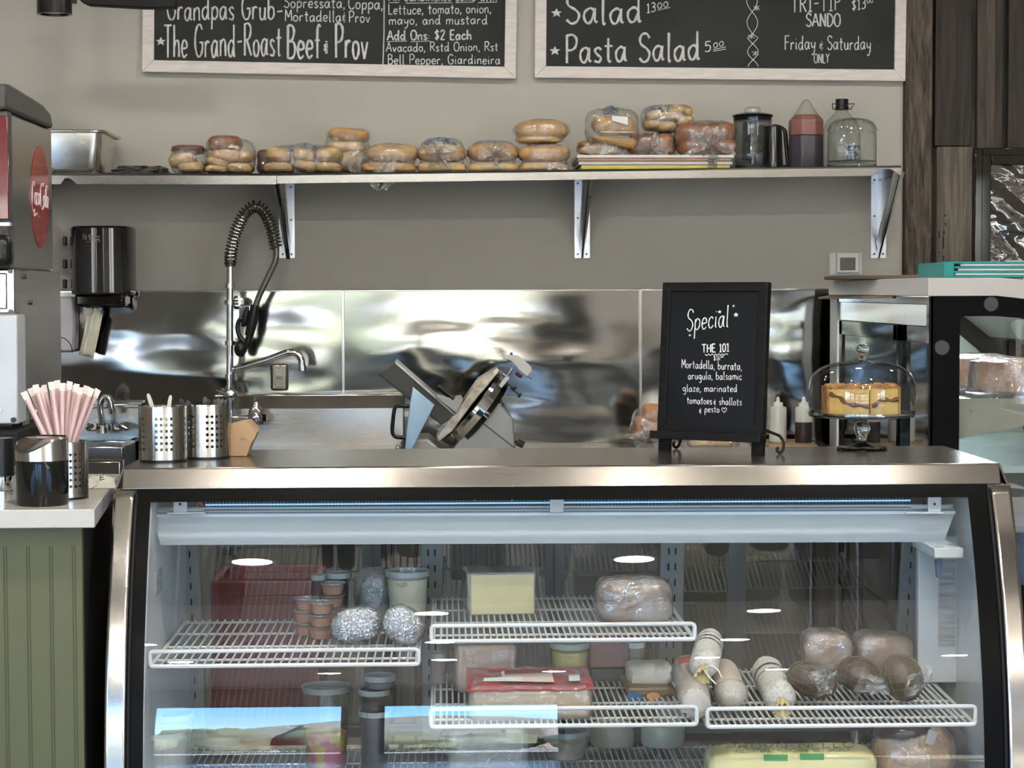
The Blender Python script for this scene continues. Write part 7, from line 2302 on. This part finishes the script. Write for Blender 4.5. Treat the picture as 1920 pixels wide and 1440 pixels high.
# flowing white script: thick and thin pen strokes
SC = {'C1': '2.2,7.6 1.6,9.2 .4,8 -.4,4 0,.6 1.2,-1 2.4,0 1.8,-2.2 4.4,-1.2 6.6,-2.6', 'o1': '3.2,5.6 2.4,4 2.7,1.8 3.6,2 3.9,4.2 3.2,5.6', 'c1': '5.6,5 4.6,5.6 4.2,3.6 4.6,1.6 5.8,2',
      'a1': '7.4,5.2 6.4,5.4 6,3.6 6.4,1.8 7.2,3 7.5,5.4 7.4,2.4 8,1.8', 'C2': '10.8,8 10,9.2 8.6,7.4 8.2,4 8.8,1 10.2,.4 11.4,1.8', 'o2': '12,5.2 11.3,3.8 11.6,1.6 12.4,1.8 12.7,4 12,5.2',
      'l2': '13.2,2 13.8,7 14.3,8.6 13.9,5 13.8,1.6 14.4,1.4', 'a2': '16,4.6 15.1,5 14.7,3.2 15.1,1.4 15.8,2.6 16.1,5 16,1.8 16.7,1.2', 'sw': '10.8,8 12,9.6 14,8.4 15.6,8.8 16,7.4'}
yA, yB = X(58, 370).y + .008, X(90, 370).y - .004
m = MB()
for s_ in SC.values():
    pts = [V(tuple(map(float, q.split(','))) + (0,)) for q in s_.split()]
    pts = spline(pts, 6)
    w3 = [V((XS + .0018, yA + (yB - yA) * (p.x / 16.7), pc.z + (p.y - 4.4) * .0074)) for p in pts]
    m.tube(w3, [.0013 + .0006 * math.sin(i * .45) for i in range(len(w3))], 6)
m.ob('script_lettering', mat('badge_white', (.8, .74, .72), .4), bd)
for px, py in ((45, 519), (57, 567)):
    p = X(px, py, XS + .012)
    MB().cyl((XS + .011, p.y, p.z), (XS + .017, p.y, p.z), .006, n=12).ob('screw', mat('dark_steel', (.1, .1, .1), .4, 1.), t)
# dark instruction plate low on the machine's side
p = X(44, 810, XS + .012)
MB().boxc((XS + .0125, p.y + .03, p.z), (.002, .07, .09)).ob('side_label', mat('worn_label', (.13, .13, .12), .5, c2=(.22, .22, .2), nscale=50), t)
# ================================================================== curved bakery case at the right
YE = 5.75                                   # its end panel faces the viewer
XD = at(1745, 700, YE).x                    # rear doors face left
YF_ = 7.2
ZB = at(1745, 521, YE).z
t = thing('bakery_case', 'bakery case with a black end panel and mirrored rear doors, right of the deli case', 'display case', (XD + .5, 6.45, 0))
M_bw = mat('bakery_white', (.62, .59, .56), .4, var=.04)
XBR = at(1868, 545, YE).x + .58
# outline of the end in the XZ plane: flat top, then the bent front glass falls away to the right
def prof(r=0.):
    out = [(XD + r, .12), (XD + r, ZB - .052 - r)]
    x1 = at(1868, 545, YE).x
    out.append((x1, ZB - .052 - r))
    for i in range(1, 13):
        a_ = math.radians(90 - i * 7.5)
        out.append((x1 + (.62 - r) * math.cos(a_), ZB - .052 - .75 + (.75 - r) * math.sin(a_)))
    out.append((x1 + .62 - r, .12))
    return out


po = prof()
hx0, hz0 = at(1798, 860, YE).x, at(1798, 1100, YE).z
hole = [(hx0, hz0), (hx0, at(1798, 598, YE).z), (hx0 + .008, at(1798, 593, YE).z)]
x1 = at(1868, 545, YE).x
for i in range(0, 13):
    a_ = math.radians(90 - i * 7.5)
    q = (x1 + .53 * math.cos(a_), at(1798, 593, YE).z - .66 + .66 * math.sin(a_))
    hole.append(q)
hole.append((x1 + .53, hz0))
# panel with a window: bridge outer outline to the hole
m = MB()


def ring_prism(m, outer, inner, y0, y1):
    N_ = 64
    def resample(P):
        P = P + [P[0]]
        L = [0.]
        for a_, b_ in zip(P, P[1:]):
            L.append(L[-1] + math.dist(a_, b_))
        return P, L
    cx = sum(p[0] for p in inner) / len(inner); cz = sum(p[1] for p in inner) / len(inner)
    def hit(P, an):
        d = (math.cos(an), math.sin(an)); best = None
        for (ax, az), (bx, bz) in zip(P, P[1:] + P[:1]):
            ex, ez = bx - ax, bz - az
            det = d[0] * -ez + ex * d[1]
            if abs(det) < 1e-12: continue
            wx, wz = ax - cx, az - cz
            tt = (wx * -ez + ex * wz) / det
            ss = (d[0] * wz - d[1] * wx) / det
            if tt > 0 and -1e-9 <= ss <= 1 + 1e-9 and (best is None or tt < best): best = tt
        return (cx + d[0] * best, cz + d[1] * best)
    angs = sorted(set([math.atan2(p[1] - cz, p[0] - cx) for p in inner + outer] + [2 * math.pi * i / 96 - math.pi for i in range(96)]))
    I = [hit(inner, a_) for a_ in angs]; O = [hit(outer, a_) for a_ in angs]
    va = [[m.bm.verts.new((p[0], y, p[1])) for p in P] for P, y in ((O, y0), (I, y0), (I, y1), (O, y1))]
    n = len(angs)
    for k in range(4):
        A_, B_ = va[k], va[(k + 1) % 4]
        for i in range(n):
            j = (i + 1) % n
            m.bm.faces.new((A_[i], A_[j], B_[j], B_[i]))
    return m


ring_prism(m, po, hole, YE, YE + .03).ob('end_panel', dull(mat('end_panel_black', (.004, .004, .004), .4), .05), t, smooth=False)
MB().face([(p[0], YE + .012, p[1]) for p in hole]).ob('end_glass', glass('bakery_end_glass', (.95, .96, .95), (.7, .75, .74), f0=.06), t)
for px, py in ((1858, 570), (1766, 652)):
    p = at(px, py, YE)
    MB().lathe([(0, 0), (.021, 0), (.022, .002), (.02, .004), (0, .004)], (p.x, YE, p.z), 28, RX(90)).ob('screw_cover', mat('grey_screw_cap', (.04, .04, .038), .4), t)
# white top
pt = [(XD - .012, ZB - .052), (XD - .012, ZB), (x1, ZB)]
for i in range(1, 6):
    a_ = math.radians(90 - i * 7.5)
    pt.append((x1 + .63 * math.cos(a_), ZB - .77 + .77 * math.sin(a_)))
a_ = math.radians(90 - 37.5)
pt += [(x1 + .6 * math.cos(a_), ZB - .79 + .74 * math.sin(a_)), (x1 + .2, ZB - .075), (x1, ZB - .052)]
MB().prism([(x, YE - .012, z) for x, z in pt], (0, YF_ - YE + .06, 0)).ob('white_top', M_bw, t, bevel=.002, smooth=False)
# far end panel
fe = [(p[0], p[1]) for p in po]
m = MB(); ring_prism(m, po, [(p[0] + (.03 if p[0] < XD + .3 else 0), p[1]) for p in hole], YF_ - .03, YF_).ob('far_end_panel', mat('end_panel_black', (.01, .01, .01), .4), t, smooth=False)
MB().face([(p[0], YF_ - .012, p[1]) for p in hole]).ob('far_liner', mat('pale_green_liner', (.4, .44, .38), .4), t)
# rear doors side (faces left)
m = MB().box((XD - .01, YF_ - .1, .1), (XD + .02, YF_ + .03, ZB - .052))
m.ob('corner_post', M_bw, t, bevel=.002)
m = MB()
XDp = XD + .004
fz0, fz1 = ZB - .075, ZB - .055
m.box((XD - .006, YE + .03, fz0), (XD + .015, YF_ - .1, fz1)).box((XD - .006, YE + .0, .5), (XD + .006, YE + .03, ZB - .055))
m.ob('door_rail', M_gloss, t)
MB().box((XD - .003, YE + .03, ZB - .14), (XD + .012, YF_ - .1, fz0)).ob('door_header', M_steelv, t, bevel=.002)
YM = at(1680, 700, 6.24).y
ym = None
def ydoor(px):
    d = ray(px, 640)
    return (EYE + d * (XD / d.x)).y
for y0, y1, off, lab in ((ydoor(1686), YF_ - .13, .0, None), (YE + .04, ydoor(1668), .016, None)):
    if y0 > y1:
        y0, y1 = y1, y0
    m = MB()
    zt_, zb_2 = ZB - .14, .55
    for q in ((y0, y0 + .05, zb_2, zt_), (y1 - .05, y1, zb_2, zt_), (y0, y1, zt_ - .05, zt_), (y0, y1, zb_2, zb_2 + .05)):
        m.box((XD - .008 + off, q[0], q[2]), (XD + .006 + off, q[1], q[3]))
    do = m.ob('sliding_door', M_gloss, t, bevel=.002)
    MB().box((XD - .002 + off, y0 + .05, zb_2 + .05), (XD + .002 + off, y1 - .05, zt_ - .05)).ob('door_pane', glass('mirrored_door_glass', (.35, .37, .36), (.3, .3, .3), f0=.4, rough=.02), do)
MB().box((XD, YE + .035, .12), (XBR, YF_ - .035, .55)).ob('cabinet_base', M_gloss, t)
MB().box((XD + .05, YE + .08, 0), (XBR - .05, YF_ - .08, .12)).ob('plinth', M_blackm, t)
# curved front glass
x1g = x1
MB().grid(lambda u, v: (x1g + .61 * math.cos(math.radians(90 - 90 * v)), YE + .03 + (YF_ - YE - .06) * u, ZB - .802 + .74 * math.sin(math.radians(90 - 90 * v))), 4, 24).ob('bent_front_glass', glass('bakery_front_glass', (.96, .97, .96), (.7, .75, .74), f0=.06), t)
# shelf on a tapering bracket, with lit edge
zsf = at(1850, 737, YE + .2).z
xs0 = XD + .06
MB().box((xs0, YE + .05, zsf - .008), (x1 + .42, YF_ - .06, zsf)).ob('glass_shelf', glass('shelf_glass', (.85, .92, .88), (.3, .45, .4), f0=.08, haze=.08), t)
for y in (YE + .045, (YE + YF_) / 2, YF_ - .06):
    MB().prism([(xs0 - .03, y, zsf - .008), (x1 + .4, y, zsf - .008), (x1 + .4, y, zsf - .03), (xs0 + .05, y, zsf - .12), (xs0 - .03, y, zsf - .14)], (0, .006, 0)).ob('shelf_bracket', mat('sage_grey_bracket', (.32, .32, .27), .4, var=.05), t)
for px, py in ((1858, 747), (1869, 747), (1821, 771)):
    p = at(px, py, YE + .044)
    MB().cyl((p.x, YE + .045, p.z), (p.x, YE + .041, p.z), .004, n=10).ob('bolt', M_chrome, t)
zde = at(1850, 860, YE + .3).z
MB().box((XD + .05, YE + .04, zde - .02), (XBR - .05, YF_ - .04, zde)).ob('lit_deck', mat('pale_aqua_deck', (.5, .62, .62), .2, var=.1, nscale=20), t)
MB().cyl((x1 + .12, YE + .08, ZB - .09), (x1 + .12, YF_ - .08, ZB - .09), .01, n=10).ob('lamp_tube', lamp_mat('bakery_lamp', (.88, .92, 1), 40), t)
MB().cyl((xs0 + .1, YE + .08, zsf - .02), (xs0 + .1, YF_ - .08, zsf - .02), .006, n=8).ob('shelf_lamp_tube', MATS['bakery_lamp'], t)
# wrapped cakes on the shelf
M_cake = mat('crumb_cake_brown', (.35, .17, .09), .7, c2=(.5, .3, .17), nscale=24, bump=.4)
M_wrapc = glass('cake_wrap', (.96, .95, .96), (.75, .72, .75), f0=.16, rough=.08, bump=1., bscale=20, haze=.22, hazec=(.75, .66, .68), hnoise=24)
for cx, cy, yy, w, h, lb in ((1905, 705, YE + .24, 190, 66, 'film wrapped crumb cake at the front of the bakery case shelf'), (1820, 697, YE + .55, 190, 64, 'film wrapped crumb cake behind the front one in the bakery case')):
    p = at(cx, cy, yy)
    k = yy / F
    t2 = thing('wrapped_cake', lb, 'cake', (p.x, yy, zsf), 'wrapped cakes in the bakery case')
    MB().lathe([(0, .006), (w * k * .42, .006), (w * k * .43, h * k * .5), (w * k * .42, h * k * .88), (w * k * .3, h * k * .95), (0, h * k * .93)], (p.x, yy, zsf), 40).ob('cake', M_cake, t2)
    m = MB().lathe([(w * k * .49, .003), (w * k * .47, .012), (w * k * .46, h * k * .5), (w * k * .44, h * k * .9), (w * k * .25, h * k), (0, h * k)], (p.x, yy, zsf), 72)
    for v_ in m.bm.verts:
        v_.co += V((noise.noise(v_.co * 45), noise.noise(v_.co * 45 + V((3, 0, 0))), noise.noise(v_.co * 45 + V((0, 5, 0))) * .4)) * .006
        v_.co.z = max(v_.co.z, zsf + .002)
    m.ob('film', M_wrapc, t2, ang=30)
    MB().lathe([(0, .0005), (w * k * .49, .0005), (w * k * .495, .003), (0, .003)], (p.x, yy, zsf), 40).ob('cake_card', mat('silver_card', (.5, .5, .52), .3, .6), t2)

# flattened cardboard on its top
ya = YE + .25
q = lambda *z, y=ya: [at(a_, b_, y) for a_, b_ in z]
t = thing('cardboard_sheet', 'dark brown cardboard sheet sticking out left over the bakery case top', 'cardboard', (XD, YF_ - .4, ZB))
MB().prism([(at(1530, 520, 6.9).x, 6.75, ZB + .001), (at(1732, 520, 6.2).x, 6.1, ZB + .001), (at(1738, 520, 6.3).x + .05, 6.5, ZB + .001), (at(1560, 520, 7.1).x, 7.15, ZB + .001)], (0, 0, .011)).ob('sheet', mat('dark_cardboard', (.17, .12, .085), .8, var=.15, nscale=8), t, bevel=.001)
# thin board hanging below the top edge
pA, pB = at(1559, 551, 7.05), at(1700, 549, 6.15)
t = thing('tan_cardboard_strip', 'tan cardboard strip tucked under the white edge above the mirrored doors', 'cardboard', (XD - .02, 6.6, pA.z))
ya_, yb_ = ydoor(1560), ydoor(1680)
MB().prism([(XD - .012, ya_, ZB - .058), (XD - .012, yb_, ZB - .06), (XD - .05, (ya_ + yb_) / 2, ZB - .062), (XD - .06, ya_ - .05, ZB - .066)], (0, 0, .006)).ob('strip', mat('tan_cardboard', (.4, .3, .2), .8, c2=(.3, .2, .12), nscale=20), t)
# teal folders stacked on top
tl = MB()
a_ = at(1770, 517, YE + .1)
cols_ = (('teal_folder', (.0, .24, .23)), ('white_pages', (.7, .72, .7)), ('teal_folder', (.0, .24, .23)), ('white_pages', (.7, .72, .7)), ('teal_folder', (.0, .24, .23)), ('white_pages', (.7, .72, .7)), ('teal_folder', (.0, .24, .23)))
t = thing('teal_menu_stack', 'teal plastic menu folder lying on top of the bakery case', 'folder', (a_.x + .2, YE + .3, ZB))
z = ZB + .001
zt = at(1770, 491, YE + .1).z
hs = (zt - ZB) / 7
for i, (nm, cl_) in enumerate(cols_):
    ins = .0 if nm == 'teal_folder' else .03
    MB().box((a_.x + ins + .004 * i, YE + .1 + ins * .1, z), (a_.x + .5, YE + .42, z + hs - .0004)).ob('cover' if ins == 0 else 'page_block', mat(nm, cl_, .3, var=.08), t, bevel=.0012)
    z += hs
MB().prism([(a_.x - .002, YE + .1, ZB + .001), (a_.x + .03, YE + .098, ZB + .001), (a_.x + .03, YE + .098, zt + .0005), (a_.x - .002, YE + .1, zt - .001)], (0, .32, 0)).ob('spine', MATS['teal_folder'], t, bevel=.003)
p = at(1900, 488, YE + .2)
MB().boxc((p.x, p.y, zt + .003), (.04, .02, .004), RZ(20)).ob('paper_tab', M_white, t)
